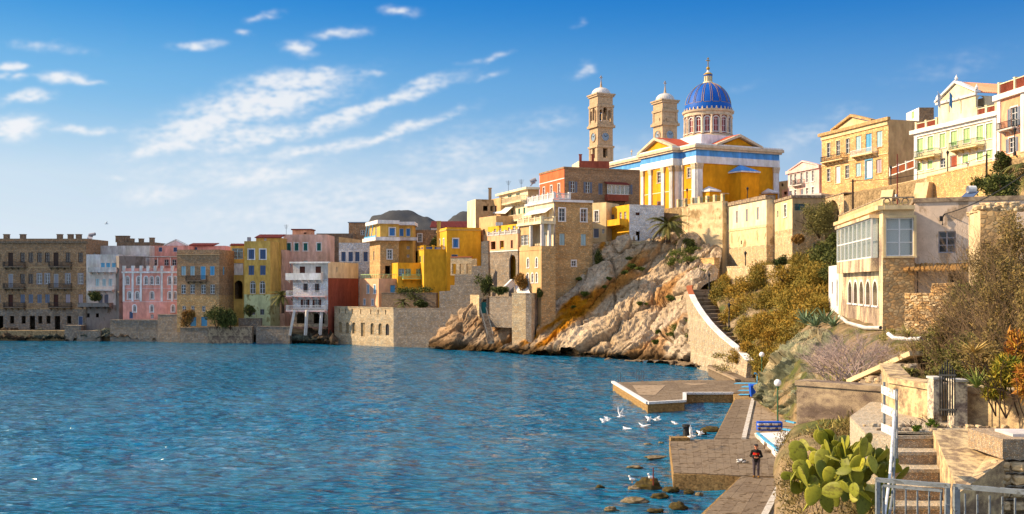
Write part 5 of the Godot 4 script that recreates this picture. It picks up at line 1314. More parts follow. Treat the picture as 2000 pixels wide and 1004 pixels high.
func bell_tower(q: Array, ur: Vector3, ul: Vector3) -> void:
	var d: float = q[1]
	var C := Vector3(X(q[0], d), 0, -d)
	var hw := 17.0 / F * d * 0.98   # half width of the shaft
	var t := thing("bell_tower", "pale marble " + q[8], "tower", C + UP * 24.6, "twin bell towers of the church")
	var y := []
	for k in range(3, 8): y.append(Y(q[k], d))
	var c := [C - ur * hw - ul * hw, C + ur * hw - ul * hw, C + ur * hw + ul * hw, C - ur * hw + ul * hw]
	var sides := []
	for k in 4: sides.append(wline(c[(k + 3) % 4] if k == 0 else c[k - 1], c[k]))
	var S := hw * 2
	for w in sides:
		var bell: Array = []
		for u in [0.22, 0.5, 0.78]: bell.append({"u0": S * u - (0.55 if u == 0.5 else 0.36), "u1": S * u + (0.55 if u == 0.5 else 0.36), "y0": y[3] + 0.9, "y1": y[3] + (4.2 if u == 0.5 else 3.6), "arch": true})
		wall(t, w, 24.0, y[4], [{"u0": S * 0.5 - 0.6, "u1": S * 0.5 + 0.6, "y0": y[4] - 2.6, "y1": y[4] - 0.4, "arch": false}], "tower_stone", "shaft", 0.5)
		wall(t, w, y[4], y[3], [], "tower_stone", "clock_stage")
		wall(t, w, y[3], y[2], bell, "tower_stone", "belfry", 0.5)
		wall(t, w, y[2], y[1], [], "tower_stone", "attic")
		band(t, w, y[4] - 0.25, y[4] + 0.2, 0.3, "tower_stone", "cornice")
		band(t, w, y[3] - 0.5, y[3] + 0.1, 0.45, "tower_stone", "cornice")
		band(t, w, y[3] + 0.1, y[3] + 0.5, 0.2, "tower_stone", "cornice")
		band(t, w, y[2] - 0.2, y[2] + 0.35, 0.25, "tower_stone", "cornice")
		band(t, w, y[1] - 0.5, y[1] - 0.1, 0.3, "tower_stone", "cornice")
		band(t, w, y[1] - 0.1, y[1] + 0.2, 0.5, "tower_stone", "cornice")
		for u in [0.05, 0.95]:
			var b := mb(t); block(b, w, S * u - 0.22, S * u + 0.22, y[3] + 0.5, y[2] - 0.2, 0.004, 0.16); part(t, "corner_pilaster", b, "tower_stone")
			b = mb(t); block(b, w, S * u - 0.22, S * u + 0.22, 24.2, y[4] - 0.25, 0.004, 0.14); part(t, "corner_pilaster", b, "tower_stone")
		var b := mb(t); block(b, w, S * 0.5 - 0.9, S * 0.5 + 0.9, y[3] + 0.5, y[3] + 1.2, 0.01, 0.18); part(t, "belfry_balustrade", b, "tower_stone")
		b = mb(t)
		var fc := at(w, S / 2, (y[4] + y[3]) / 2 - 0.2, 0.0)
		var rim := []
		for k in 25: rim.append(fc + w.n * 0.1 + w.u * 1.05 * cos(TAU * k / 24) + UP * 1.05 * sin(TAU * k / 24))
		var rr := []
		rr.resize(25); rr.fill(0.12)
		b.tube(rim, rr, 6)
		var ck := part(t, "clock", b, "tower_stone")
		b = mb(t)
		for k in 24: b.tri(fc + w.n * 0.06, rim[k] - w.n * 0.04, rim[k + 1] - w.n * 0.04)
		part(ck, "dial", b, "panel_metal")
		for e in [[0.75, 0.5], [0.5, 2.3]]:
			b = mb(t); b.bar(fc + w.n * 0.1, fc + w.n * 0.1 + (w.u * cos(e[1]) + UP * sin(e[1])) * e[0], 0.07, 0.07); part(ck, "clock_hand", b, "iron")
	var b := mb(t)
	var prof := []
	for k in 9: prof.append([hw * 1.12 * cos(PI / 2 * k / 9), y[1] + 0.2 + (y[0] - y[1]) * 0.62 * sin(PI / 2 * k / 8)])
	b.lathe(C, prof, 24); var cap := part(t, "cupola", b, "offwhite")
	var top: float = prof[8][1]
	b = mb(t); b.lathe(C, [[0.5, top - 0.15], [0.28, top + 0.3], [0.16, top + 1.2], [0.08, top + 1.8]], 10); part(cap, "finial", b, "tower_stone")
	cross(t, C + UP * (top + 1.4), 1.5, "tower_stone", ur)
	b = mb(t); b.lathe(C + UP * (y[3] + 1.6), [[0.75, 0], [0.65, 0.2], [0.5, 0.8], [0.35, 1.2], [0.0, 1.35]], 14); part(t, "bell", b, "iron")

func mansions() -> void:
	var G3 := "neoclassical mansions on the terrace above the bay"
	var b: MB
	var h := house({"n": "cream_terrace_building", "l": "cream building with four narrow windows on a high patched retaining wall", "a": [1408, 170], "b": [1497, 152], "c": 1514, "y0": 10, "top": 387, "m": "pale_cream", "low": [[438, "worn_cream"], [478, "wall_stone"]], "f": [["s", 1480, 405, 429, 0.8, [1420, 1439.4, 1458.6, 1480], {"s": "frame_grey", "f": "frame_brown"}], ["o", 1448, 470, 477, 0.5, [1448]]]})
	for sd in ["f", "r"]: band(h.t, h[sd], h.y1 - 0.1, h.y1 + 0.5, 0.25, "concrete", "roof_edge", 0.2 if sd == "f" else -0.06)
	band(h.t, h.f, Y(443, 152), Y(441, 152), 0.08, "cream", "string_course", 0.0)
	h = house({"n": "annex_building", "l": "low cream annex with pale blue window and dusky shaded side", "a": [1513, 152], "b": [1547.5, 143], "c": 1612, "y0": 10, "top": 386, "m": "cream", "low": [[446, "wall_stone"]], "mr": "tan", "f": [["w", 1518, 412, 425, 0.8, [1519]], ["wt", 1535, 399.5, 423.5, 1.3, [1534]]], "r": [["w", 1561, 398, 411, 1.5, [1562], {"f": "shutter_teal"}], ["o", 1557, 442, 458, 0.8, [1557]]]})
	for sd in ["f", "r"]: band(h.t, h[sd], h.y1 - 0.05, h.y1 + 0.35, 0.2, "concrete", "roof_edge", 0.15 if sd == "f" else -0.06)
	h = house({"n": "pale_pink_mansion", "l": "small pale pink mansion with a flat pediment and grey windows", "g": G3, "a": [1539, 195], "b": [1600, 184.5], "dep": 10, "y0": 22, "top": 323, "m": "rose", "f": [["wt", 1588, 333, 354, 0.85, [1545.5, 1554, 1566, 1576.7, 1588]], ["wt", 1588, 365, 382, 0.85, [1545.5, 1554, 1576.7, 1588]], ["d", 1588, 365, 384, 1.0, [1566], {"s": "shutter_grey"}]], "cap": [0.5, 0.35, "rose"]})
	pediment(h.t, h.f, 0.5, h.f.L - 0.5, h.y1, 1.3, "rose", "rose", 0.25, 0.25)
	balcony(h.t, h.f, 1553, 1572, 361, 0.8, "iron", "iron", "offwhite")
	for q in [[1521, 1541, 352, 215, "cream", "small cream house left of the pale pink mansion"], [1527, 1562, 368, 200, "salmon", "low orange house below the pale pink mansion"], [1560, 1604, 377, 176, "offwhite", "low white rooftop house below the pale pink mansion"]]:
		house({"n": "rooftop_house", "l": q[5], "a": [q[0], q[3]], "b": [q[1], q[3] - 3], "dep": 6, "y0": 20, "top": q[2], "m": q[4], "f": [["o", q[0] + 8, q[2] + 6, q[2] + 12, 0.7, [q[0] + 7]]]})
	# sandstone mansion
	h = house({"n": "sandstone_mansion", "l": "golden rubble stone mansion with pale blue shutters and bracketed balconies", "g": G3, "a": [1605, 183.3], "b": [1735, 165], "dep": 15, "y0": 22, "top": 233, "m": "mansion_stone", "mr": "sand",
		"f": [["wt", 1719.8, 255.4, 286.6, 1.2, [1618.8, 1637.3, 1656], {"t": "cream"}], ["st", 1719.8, 255.4, 286.6, 1.5, [1677, 1718], {"s": "shutter_pale", "t": "mansion_stone"}], ["st", 1719.8, 255.4, 291, 1.7, [1697], {"s": "shutter_sky", "t": "mansion_stone"}],
			["wt", 1717, 311, 337.6, 1.2, [1618.8, 1655], {"t": "cream"}], ["st", 1717, 311, 337.6, 1.5, [1677], {"s": "shutter_pale", "t": "mansion_stone"}], ["st", 1717, 311, 337.6, 1.4, [1717], {"s": "shutter_lilac", "t": "mansion_stone"}], ["dt", 1717, 309, 345, 1.8, [1697], {"s": "frame_white", "f": "shutter_sky", "t": "shutter_sky"}], ["dt", 1717, 309, 345, 1.5, [1636.6], {"s": "white", "f": "frame_white", "t": "cream"}]]})
	band(h.t, h.f, h.y1 - 0.9, h.y1 - 0.2, 0.2, "cream", "frieze", 0.0)
	for sd in ["f", "l"]: band(h.t, h[sd], h.y1 - 0.2, h.y1 + 0.35, 0.55, "sand_stone", "cornice", 0.5 if sd == "f" else -0.06)
	band(h.t, h.f, onw(h.f, 1735, 300).y, onw(h.f, 1735, 298).y, 0.1, "cream", "string_course", 0.0)
	var c := onw(h.f, 1665, 240)
	pediment(h.t, h.f, c.x - 5.3, c.x + 5.3, h.y1 + 0.3, 1.7, "sand_stone", "cream", 0.5, 0.45)
	balcony(h.t, h.f, 1612.5, 1655, 313.5, 1.1, "iron", "iron", "cream")
	balcony(h.t, h.f, 1671, 1714, 302, 1.1, "iron", "frame_white", "cream")
	house({"n": "rooftop_house", "l": "white and brown rooftop room between the sandstone and yellow mansions", "a": [1770, 182], "b": [1795, 176], "c": 1824, "y0": 26, "top": 210, "m": "white", "mr": "brown_stone", "f": [["s", 1783, 218, 232, 1.3, [1783], {"s": "shutter_green"}]]})
	# yellow mansion with pedimented attic
	h = house({"n": "pale_yellow_mansion", "l": "pale yellow mansion with green shutters and a pedimented arcaded attic", "g": G3, "a": [1787, 150], "b": [1948, 133.3], "dep": 14, "y0": 22, "top": 222, "m": "pale_cream",
		"f": [["st", 1933, 240.6, 270.5, 1.3, [1798, 1818, 1841.4, 1863.7, 1888.6, 1914.5, 1933], {"s": "shutter_green", "t": "white", "f": "shutter_green"}], ["st", 1933, 293, 310, 1.2, [1797, 1817, 1914.5, 1933], {"s": "shutter_green", "f": "shutter_green"}], ["d", 1933, 290, 316, 1.5, [1862], {"s": "brick_red", "f": "frame_white"}], ["w", 1933, 292, 312, 1.2, [1841]], ["st", 1933, 293, 310, 1.2, [1886], {"s": "shutter_green", "f": "shutter_green"}]]})
	for sd in ["f", "l"]: band(h.t, h[sd], h.y1 - 0.3, h.y1 + 0.3, 0.6, "white", "cornice", 0.55 if sd == "f" else -0.06)
	band(h.t, h.f, h.y1 - 0.75, h.y1 - 0.3, 0.2, "white", "frieze", 0.0)
	for u in [0.35, h.f.L - 0.35]:
		b = mb(h.t); block(b, h.f, u - 0.34, u + 0.34, 22.2, h.y1 - 0.75, 0.003, 0.18); part(h.t, "corner_pilaster", b, "white")
	balcony(h.t, h.f, 1799, 1838, 306, 1.2, "iron", "iron_green", "cream", 1.0)
	balcony(h.t, h.f, 1867.7, 1923, 288.5, 1.3, "iron", "iron_green", "cream", 1.0)
	var a0 := onw(h.f, 1832, 240).x
	var a1 := onw(h.f, 1905, 240).x
	var ya := h.y1 + 0.3 as float
	var att := {"o": at(h.f, a0, 0, -0.05), "u": h.f.u, "n": h.f.n, "L": a1 - a0}
	var yt := onw(att, 1905, 186).y
	wall(h.t, att, ya, yt, openings(h.t, att, [["A", 1890.6, 187.5, 223.7, 1.5, [1846, 1867.5, 1890.6]]]), "pale_cream", "attic_wall", 0.5)
	for e in [["r", att.L, 0.0], ["l", 0.0, 1.0]]:
		var w := wline(at(att, att.L, 0), at(att, att.L, 0, -9)) if e[0] == "r" else wline(at(att, 0, 0, -9), at(att, 0, 0))
		wall(h.t, w, ya, yt, openings(h.t, w, [["A", 1918, 187, 208, 1.2, [1917]]]) if e[0] == "r" else [], "pale_cream", "attic_wall")
	b = mb(h.t); block(b, att, 0.2, att.L - 0.2, ya, yt, -2.6, -2.4); part(h.t, "attic_rear_wall", b, "pale_cream")
	band(h.t, att, yt, yt + 0.35, 0.3, "white")
	pediment(h.t, att, 0, att.L, yt + 0.35, 2.1, "white", "pale_cream", 0.4, 0.35)
	for u in [-0.2, att.L / 2, att.L + 0.2]:
		b = mb(h.t); b.lathe(at(att, u, yt + (2.9 if u > 1 and u < att.L - 1 else 0.8), 0), [[0.2, 0], [0.26, 0.25], [0.1, 0.5], [0.0, 0.8]], 8); part(h.t, "acroterion", b, "white")
	tiled_roof(h.t, wline(at(att, att.L, 0, 0), at(att, att.L, 0, -9)), 0.3, 9, yt + 0.4, att.L / 2, 2.2, "salmon", 0.3)
	balustrade(h.t, h.f, 0.3, a0 - 0.3, ya, 1.0, "pale_cream", "brick_red", 2.6)
	balustrade(h.t, h.f, a1 + 0.3, h.f.L - 0.2, ya, 1.0, "pale_cream", "brick_red", 2.4)
	for p in [[1850, "shutter_blue"], [1873, "shutter_slate"]]:
		var f := thing("flag", "drooping blue flag on the attic of the yellow mansion" if p[1] == "shutter_slate" else "small blue and white striped flag on the attic of the yellow mansion", "flag", at(att, onw(att, p[0], 240).x, onw(att, p[0], 200).y, 0.3))
		var q := f.position
		b = mb(f); b.bar(q, q + att.n * 1.3 + UP * 1.5, 0.05, 0.05); part(f, "pole", b, "frame_white")
		for k in 6:
			b = mb(f)
			var e: Vector3 = q + att.n * (1.25 - 0.07 * k) + UP * (1.4 - 0.09 * k)
			b.hexa([e + UP * -1.9 + att.u * 0.03, e - UP * 1.9 - att.n * 0.09 + att.u * 0.03, e - UP * 1.9 - att.n * 0.09 - att.u * 0.03, e - UP * 1.9 - att.u * 0.03, e + att.u * 0.03, e - att.n * 0.09 + att.u * 0.03, e - att.n * 0.09 - att.u * 0.03, e - att.u * 0.03])
			part(f, "cloth_fold", b, "frame_white" if p[1] == "shutter_blue" and k % 2 else "shutter_blue")
	# salmon mansion
	h = house({"n": "salmon_mansion", "l": "salmon mansion with white trim and iron balcony beside the yellow mansion", "g": G3, "a": [1949, 132.8], "b": [2090, 118], "dep": 14, "y0": 22, "y1": Y(190, 132.8), "m": "salmon", "f": [["vt", 1981, 209, 247.6, 1.5, [1981, 2032], {"s": "shutter_grey"}], ["vt", 1981, 267.5, 297, 1.4, [1977, 2030], {"s": "shutter_grey"}]]})
	for sd in ["f", "l"]: band(h.t, h[sd], h.y1 - 0.5, h.y1 + 0.2, 0.5, "white", "cornice", 0.45 if sd == "f" else -0.06)
	for u in [0.4, onw(h.f, 1999, 240).x]:
		b = mb(h.t); block(b, h.f, u - 0.35, u + 0.35, 22.2, h.y1 - 0.5, 0.003, 0.18); part(h.t, "pilaster", b, "white")
	balustrade(h.t, h.f, 0.3, h.f.L - 0.3, h.y1 + 0.2, 1.5, "pale_cream", "brick_red", 4.0)
	balcony(h.t, h.f, 1962, 1992, 251.6, 1.1, "iron", "iron", "offwhite")
	# terrace balustrade and retaining walls of the upper road
	var t := thing("terrace_balustrade", "white balustrade with red balusters between the stone and yellow mansions", "balustrade", P(1742, 345, 160))
	var w := wline(P(1738, 350, 161), P(1788, 336, 149))
	balustrade(t, w, 0.2, w.L - 0.2, Y(343, 160), 1.3, "white", "terracotta", 3.5)
	for q in [[1640, 167, 1735, 155, 26.2, "plastered retaining wall under the sandstone mansion", "worn_cream"], [1733, 155, 1812, 142.4, 26.4, "grey rubble retaining wall below the white terrace balustrade", "wall_stone"], [1811, 142.5, 1992, 118.4, 26.5, "golden rubble retaining wall under the yellow mansion", "gold_stone"], [1991, 118.5, 2150, 104, 26.8, "stone retaining wall under the salmon mansion", "wall_stone"]]:
		stone_wall("retaining_wall", q[5], [q[0], q[1]], [q[2], q[3]], 8, q[4], 1.2, q[6])
	for q in [[1738, 152, 12.0], [1806, 141, 9.0]]:   # sloping buttresses
		t = thing("buttress", "sloping plastered buttress beside the rusty mast" if q[0] < 1770 else "sloping plastered buttress where the golden retaining wall begins", "buttress", P(q[0], 390, q[1]))
		b = mb(t)
		var c0 := Vector3(X(q[0], q[1]), 0, -q[1])
		var u := Vector3(0.6, 0, 0.8)
		var n := Vector3(-0.8, 0, 0.6)
		b.hexa([c0 - u + n * 5 + UP * 12, c0 + u + n * 5 + UP * 12, c0 + u - n + UP * 12, c0 - u - n + UP * 12, c0 - u + n * 0.6 + UP * 25.6, c0 + u + n * 0.6 + UP * 25.6, c0 + u - n + UP * 25.6, c0 - u - n + UP * 25.6])
		part(t, "masonry", b, "worn_cream")
	t = thing("stone_arch", "low stone arch carrying the upper road behind the olive tree", "arch", P(1600, 440, 147))
	w = wline(P(1597, 440, 150), P(1648, 440, 138))
	wall(t, w, 11, Y(385, 144), [{"u0": w.L * 0.35, "u1": w.L * 0.85, "y0": 13.0, "y1": Y(392, 144), "arch": true}], "wall_stone", "arch_wall", 1.5)
	b = mb(t); block(b, w, 0, w.L, Y(385, 144), Y(383, 144), -1.5, 0.1); part(t, "coping", b, "concrete")
	stone_wall("church_retaining_wall", "rough sunlit retaining wall below the church railing", [1332, 174.5], [1345, 173], 8, 24.4, 1.2, "worn_cream")
	stone_wall("church_retaining_wall", "patched plaster retaining wall rising beside the palm below the church", [1344, 173.2], [1411, 166.5], 8, 25.0, 1.2, "worn_cream")
	t = thing("church_railing", "iron railing with stone posts along the church terrace", "railing", P(1325, 432, 176))
	w = wline(P(1318, 420, 178), P(1410, 420, 166.6))
	for k in 7:
		b = mb(t); var u: float = 0.4 + (w.L - 0.8) * k / 6; block(b, w, u - 0.25, u + 0.25, 24.9, 26.4, -0.75, -0.25); part(t, "post", b, "worn_cream")
	b = mb(t)
	for y in [25.2, 26.1]: block(b, w, 0.4, w.L - 0.4, y, y + 0.06, -0.52, -0.46)
	for k in int(w.L / 0.2): block(b, w, 0.4 + k * 0.2, 0.43 + k * 0.2, 25.2, 26.1, -0.51, -0.48)
	part(t, "bars", b, "iron_green")

# ---- the eastern shore: stairs, jetties, the big house, foreground walls
func paved(t: Node3D, q: Array, nu: int, nv: int, y: float, m: Array) -> void:   # slabs with open joints over a quad of plan points, row by row
	for j in nv:
		for i in nu:
			var c := []
			for e in [[i, j], [i + 1, j], [i + 1, j + 1], [i, j + 1]]:
				var u := float(e[0]) / nu
				var v := float(e[1]) / nv
				c.append((q[0].lerp(q[1], u)).lerp(q[3].lerp(q[2], u), v))
			var mid: Vector3 = (c[0] + c[1] + c[2] + c[3]) / 4
			var ring := []
			for e in c: ring.append(Vector3(e.x, 0, e.z).move_toward(Vector3(mid.x, 0, mid.z), 0.018))
			var b := mb(t)
			var top := y + rng.randf() * 0.012
			var p := []
			for e in ring: p.append(e + UP * (y - 0.06))
			for e in ring: p.append(e + UP * top)
			b.hexa(p)
			part(t, "slab", b, m[rng.randi() % m.size()])
func shore() -> void:
	var b: MB
	var jy := 0.9
	var g := func(px: float, py: float) -> Vector3: return G(px, py, jy)
	# far jetty
	var t := thing("far_jetty", "broad brown stone jetty with white edges and blue paint at its root", "jetty", g.call(1330, 760))
	var poly := [g.call(1197, 746), g.call(1265, 787), g.call(1337, 783), g.call(1337, 768), g.call(1432, 768), g.call(1436, 779), g.call(1480, 779), g.call(1482, 741), g.call(1340, 742)]
	b = mb(t); b.prism(poly, -2, jy - 0.05); part(t, "base", b, "jetty_side")
	paved(t, [g.call(1198, 747), g.call(1482, 741.5), g.call(1482, 767.5), g.call(1234, 768)], 22, 5, jy, ["paving", "paving", "paving_dark"])
	paved(t, [g.call(1234, 768), g.call(1336.5, 768), g.call(1336.5, 782.5), g.call(1264, 786)], 7, 3, jy, ["paving"])
	for k in poly.size() - 5:
		b = mb(t); b.bar(poly[k] + UP * 0.0, poly[k + 1] + UP * 0.0, 0.35, 0.2); part(t, "white_kerb", b, "white_paint")
	for q in [[1255, 772, 1300, 753], [1357, 753, 1385, 749]]:
		b = mb(t); b.hexa([g.call(q[0] - 6, q[1]) + UP * 0.014, g.call(q[2] - 20, q[1]) + UP * 0.014, g.call(q[2], q[3]) + UP * 0.014, g.call(q[0] - 20, q[3]) + UP * 0.014, g.call(q[0] - 6, q[1]) + UP * 0.03, g.call(q[2] - 20, q[1]) + UP * 0.03, g.call(q[2], q[3]) + UP * 0.03, g.call(q[0] - 20, q[3]) + UP * 0.03]); part(t, "pale_patch", b, "paving_pale")
	for q in [[1432, 750, 1482, 747.5], [1446, 757, 1470, 754], [1440, 764, 1478, 761.5], [1440, 772, 1466, 769.5]]:
		b = mb(t); b.quad(g.call(q[0], q[1]) + UP * 0.02, g.call(q[2], q[1]) + UP * 0.02, g.call(q[2], q[3]) + UP * 0.02, g.call(q[0] + 6, q[3]) + UP * 0.02); part(t, "blue_marking", b, "pool_blue")
	for p in [[1207, 746], [1243, 743], [1252, 742.6]]:
		b = mb(t); b.bar(g.call(p[0], p[1]), g.call(p[0], p[1]) + UP * 1.1, 0.06, 0.06); b.bar(g.call(p[0] + 5, p[1]), g.call(p[0] + 5, p[1]) + UP * 1.0, 0.06, 0.06); b.bar(g.call(p[0], p[1]) + UP * 1.05, g.call(p[0] + 5, p[1]) + UP * 1.0, 0.06, 0.06); part(t, "bathing_ladder", b, "steel_paint")
	# near jetty
	t = thing("near_jetty", "square brown slab jetty where the man stands, ochre at its edge", "jetty", g.call(1390, 890))
	b = mb(t); b.prism([g.call(1307, 858), g.call(1315, 924), g.call(1445, 928), g.call(1560, 934), g.call(1550, 857)], -2, jy - 0.05); part(t, "base", b, "jetty_side")
	paved(t, [g.call(1308, 858.5), g.call(1550, 857.5), g.call(1562, 933), g.call(1316, 923)], 17, 7, jy, ["paving", "paving", "paving_dark", "paving"])
	b = mb(t); b.bar(g.call(1308.5, 860) + UP * 0.09, g.call(1346, 860) + UP * 0.09, 0.7, 0.25); part(t, "edge_block", b, "jetty_side")
	b = mb(t); b.lathe(g.call(1340, 857), [[0.28, 0], [0.22, 0.3], [0.18, 0.75], [0.28, 0.8], [0.26, 0.95], [0.0, 1.0]], 12); part(t, "bollard", b, "iron")
	# promenade between and beyond the jetties
	t = thing("promenade", "narrow stone promenade linking the jetties along the rocks", "promenade", g.call(1450, 820))
	b = mb(t); b.prism([g.call(1433, 780), g.call(1394, 857), g.call(1600, 857), g.call(1580, 800), g.call(1520, 780)], -2, jy - 0.06); part(t, "base", b, "jetty_side")
	b = mb(t); b.prism([g.call(1446, 929), g.call(1362, 1008), g.call(1300, 1075), g.call(1720, 1075), g.call(1620, 935)], -2, jy - 0.06); part(t, "base", b, "jetty_side")
	paved(t, [g.call(1436, 780), g.call(1468, 780), g.call(1450, 856.5), g.call(1396, 856.5)], 2, 9, jy - 0.01, ["paving_dark", "paving"])
	paved(t, [g.call(1474, 780), g.call(1535, 780), g.call(1560, 856.5), g.call(1456, 856.5)], 4, 7, jy - 0.01, ["paving_pale"])
	paved(t, [g.call(1448, 930), g.call(1562, 935.5), g.call(1570, 1040), g.call(1340, 1040)], 8, 6, jy - 0.01, ["paving", "paving", "paving_dark"])
	for q in [[1471, 780, 1453, 857], [1530, 937, 1480, 1035]]:
		b = mb(t); b.bar(g.call(q[0], q[1]) + UP * 0.02, g.call(q[2], q[3]) + UP * 0.02, 0.3, 0.16); part(t, "kerb", b, "kerb")
	t = thing("landing_slab", "low weathered slab at the foot of the stair wall", "slab", g.call(1420, 728))
	b = mb(t); b.prism([G(1383, 713, 1.1), G(1384, 717, 1.1), G(1440, 742, 1.1), G(1476, 744, 1.1), G(1470, 728, 1.1), G(1420, 712, 1.1)], -1, 1.1); part(t, "slab", b, "paving_dark")
	b = mb(t); b.bar(G(1384, 717, 1.12), G(1440, 742, 1.12), 0.5, 0.2); part(t, "edge", b, "paving_pale")
	t = thing("white_terrace", "whitewashed stone platform with blue painted edges beside the promenade", "terrace", g.call(1510, 865))
	b = mb(t); b.prism([G(1480, 846, 1.25), G(1498, 866, 1.25), G(1528, 893, 1.25), G(1560, 893, 1.25), G(1555, 842, 1.25)], 0.5, 1.25); part(t, "platform", b, "white")
	for q in [[1480, 846, 1498, 862], [1498, 862, 1515, 874], [1515, 874, 1530, 892], [1530, 838, 1553, 842], [1535, 822, 1553, 826]]:
		b = mb(t); b.bar(G(q[0], q[1], 1.28), G(q[2], q[3], 1.28), 0.2, 0.1); part(t, "blue_edge", b, "pool_blue")
	for k in 26:   # loose whitewashed stones of its edge
		var f := k / 25.0
		var c := G(lerpf(1481, 1536, f), lerpf(850, 902, f), 1.0)
		part(t, "edge_stone", stone_mesh(k % 5), "offwhite", Transform3D(Basis(UP, k * 1.3).scaled(Vector3(0.34, 0.26, 0.3)), c - t.position))
	for q in [[1492, 874, 1520, 866], [1494, 882, 1522, 874]]:
		b = mb(t); b.prism([G(q[0], q[1], 1.0), G(q[2], q[1], 1.0), G(q[2] - 2, q[3], 1.0), G(q[0] + 1, q[3], 1.0)], 0.7, 1.08 + (882 - q[1]) * 0.02); part(t, "step", b, "paving_pale")
	t = thing("mosaic_bench", "low blue bench wall set with pale stones on the promenade", "bench", g.call(1504, 842))
	b = mb(t); b.box(Vector3(X(1480, 70), 0.9, -70.4), Vector3(X(1527, 70), 1.5, -69.8)); part(t, "wall", b, "bin_blue")
	for k in 16: part(t, "inset_stone", stone_mesh(k % 5), "offwhite" if k % 3 else "concrete", Transform3D(Basis(UP, k).scaled(Vector3(0.2, 0.12, 0.1)), Vector3(X(1483 + (k % 8) * 5.6, 69.8), 1.08 + 0.26 * (k / 8), -69.78) - t.position))
	t = thing("rubbish_bin", "blue plastic wheeled rubbish bin at the root of the far jetty", "bin", g.call(1472, 776))
	var c0 := t.position
	b = mb(t); b.hexa([c0 + Vector3(-0.28, 0.08, 0.3), c0 + Vector3(0.28, 0.08, 0.3), c0 + Vector3(0.28, 0.08, -0.3), c0 + Vector3(-0.28, 0.08, -0.3), c0 + Vector3(-0.36, 1.05, 0.4), c0 + Vector3(0.36, 1.05, 0.4), c0 + Vector3(0.36, 1.05, -0.4), c0 + Vector3(-0.36, 1.05, -0.4)]); part(t, "body", b, "bin_blue")
	b = mb(t); b.hexa([c0 + Vector3(-0.4, 1.05, 0.44), c0 + Vector3(0.4, 1.05, 0.44), c0 + Vector3(0.4, 1.05, -0.46), c0 + Vector3(-0.4, 1.05, -0.46), c0 + Vector3(-0.36, 1.16, 0.36), c0 + Vector3(0.36, 1.16, 0.36), c0 + Vector3(0.36, 1.2, -0.4), c0 + Vector3(-0.36, 1.2, -0.4)]); part(t, "lid", b, "bin_blue")
	for s in [-0.3, 0.3]:
		b = mb(t); b.tube([c0 + Vector3(s - 0.05, 0.12, -0.3), c0 + Vector3(s + 0.05, 0.12, -0.3)], [0.12, 0.12], 10); part(t, "wheel", b, "iron")
	t = thing("beach_shower", "sky blue shower pipe bent over beside the blue bin", "shower", g.call(1479, 774))
	b = mb(t); b.tube([g.call(1479, 774), g.call(1479, 774) + UP * 2.0, g.call(1477, 774) + UP * 2.12, g.call(1473, 774) + UP * 2.1], [0.05, 0.05, 0.05, 0.09], 8); part(t, "pipe", b, "pool_blue")
	t = thing("beach_shower", "pale blue hooped handrail between the green rocks", "handrail", g.call(1496, 770))
	b = mb(t); b.tube([g.call(1490, 772), g.call(1490, 772) + UP * 1.7, g.call(1494, 772) + UP * 1.9, g.call(1500, 772) + UP * 1.8, g.call(1501, 772) + UP * 0.2], [0.05, 0.05, 0.05, 0.05, 0.05], 8); part(t, "pipe", b, "pool_blue")
	for q in [[1519, 72.0, 0.9, "white globe lamp on a green post beside the mosaic bench"], [1488, 101.0, 0.9, "white globe lamp on a green post by the blue bin"], [1585, 45.0, 0.9, "white globe lamp rising behind the prickly pear"]]:
		t = thing("globe_lamp", q[3], "lamp", Vector3(X(q[0], q[1]), q[2], -q[1]), "globe lamps along the promenade")
		var p := t.position
		b = mb(t); b.lathe(p, [[0.16, 0], [0.16, 0.25], [0.09, 0.35], [0.06, 0.5], [0.05, 2.75], [0.1, 2.8], [0.12, 2.9]], 12); part(t, "post", b, "iron_green")
		b = mb(t)
		var pr := []
		for k in 13: pr.append([maxf(0.265 * sin(PI * k / 12), 0.001), 3.14 - 0.265 * cos(PI * k / 12)])
		b.lathe(p, pr, 20); part(t, "globe", b, "globe")
	for q in [[1385, 143, 9.4, "black street lamp at the head of the long stairway"], [1424, 128, 5.4, "black street lamp halfway down the long stairway"], [1590, 136, 13.5, "black street lamp by the annex railing"], [1456, 145, 12.6, "black street lamp under the patched retaining wall"], [1740, 156, 26.4, "black lantern lamp before the white balustrade"], [1851, 139, 26.5, "black lantern lamp before the yellow mansion"], [1982, 119, 26.6, "black lantern lamp before the salmon mansion"], [1342, 178, 25.0, "black lantern lamp on the church terrace"], [1460, 176, 25.0, "black lantern lamp above the cream terrace building"]]:
		t = thing("street_lamp", q[3], "lamp", Vector3(X(q[0], q[1]), q[2], -q[1]), "black street lamps")
		var p := t.position
		b = mb(t); b.lathe(p, [[0.2, 0], [0.18, 0.4], [0.09, 0.55], [0.07, 2.6], [0.13, 2.65], [0.05, 2.75]], 10); part(t, "post", b, "iron")
		b = mb(t); b.lathe(p, [[0.1, 2.75], [0.22, 3.15], [0.26, 3.17], [0.05, 3.4], [0.0, 3.55]], 6); part(t, "lantern", b, "iron")
	# the long stairway below the retaining wall, between its two walls
	t = thing("long_stairway", "broad stone stairway winding down from the church to the shore", "stairway", P(1400, 640, 128))
	var sec := [[10.4, 1352, 148, 1398, 149], [10.0, 1350, 146, 1397, 147], [8.0, 1363, 139, 1404, 141], [6.0, 1385, 131, 1422, 134], [4.4, 1413, 123, 1448, 127], [3.2, 1449, 113, 1475, 118], [2.4, 1470, 107, 1492, 112]]
	var le := []
	var re := []
	for s in sec:
		le.append(Vector3(X(s[1], s[2]), s[0], -s[2])); re.append(Vector3(X(s[3], s[4]), s[0], -s[4]))
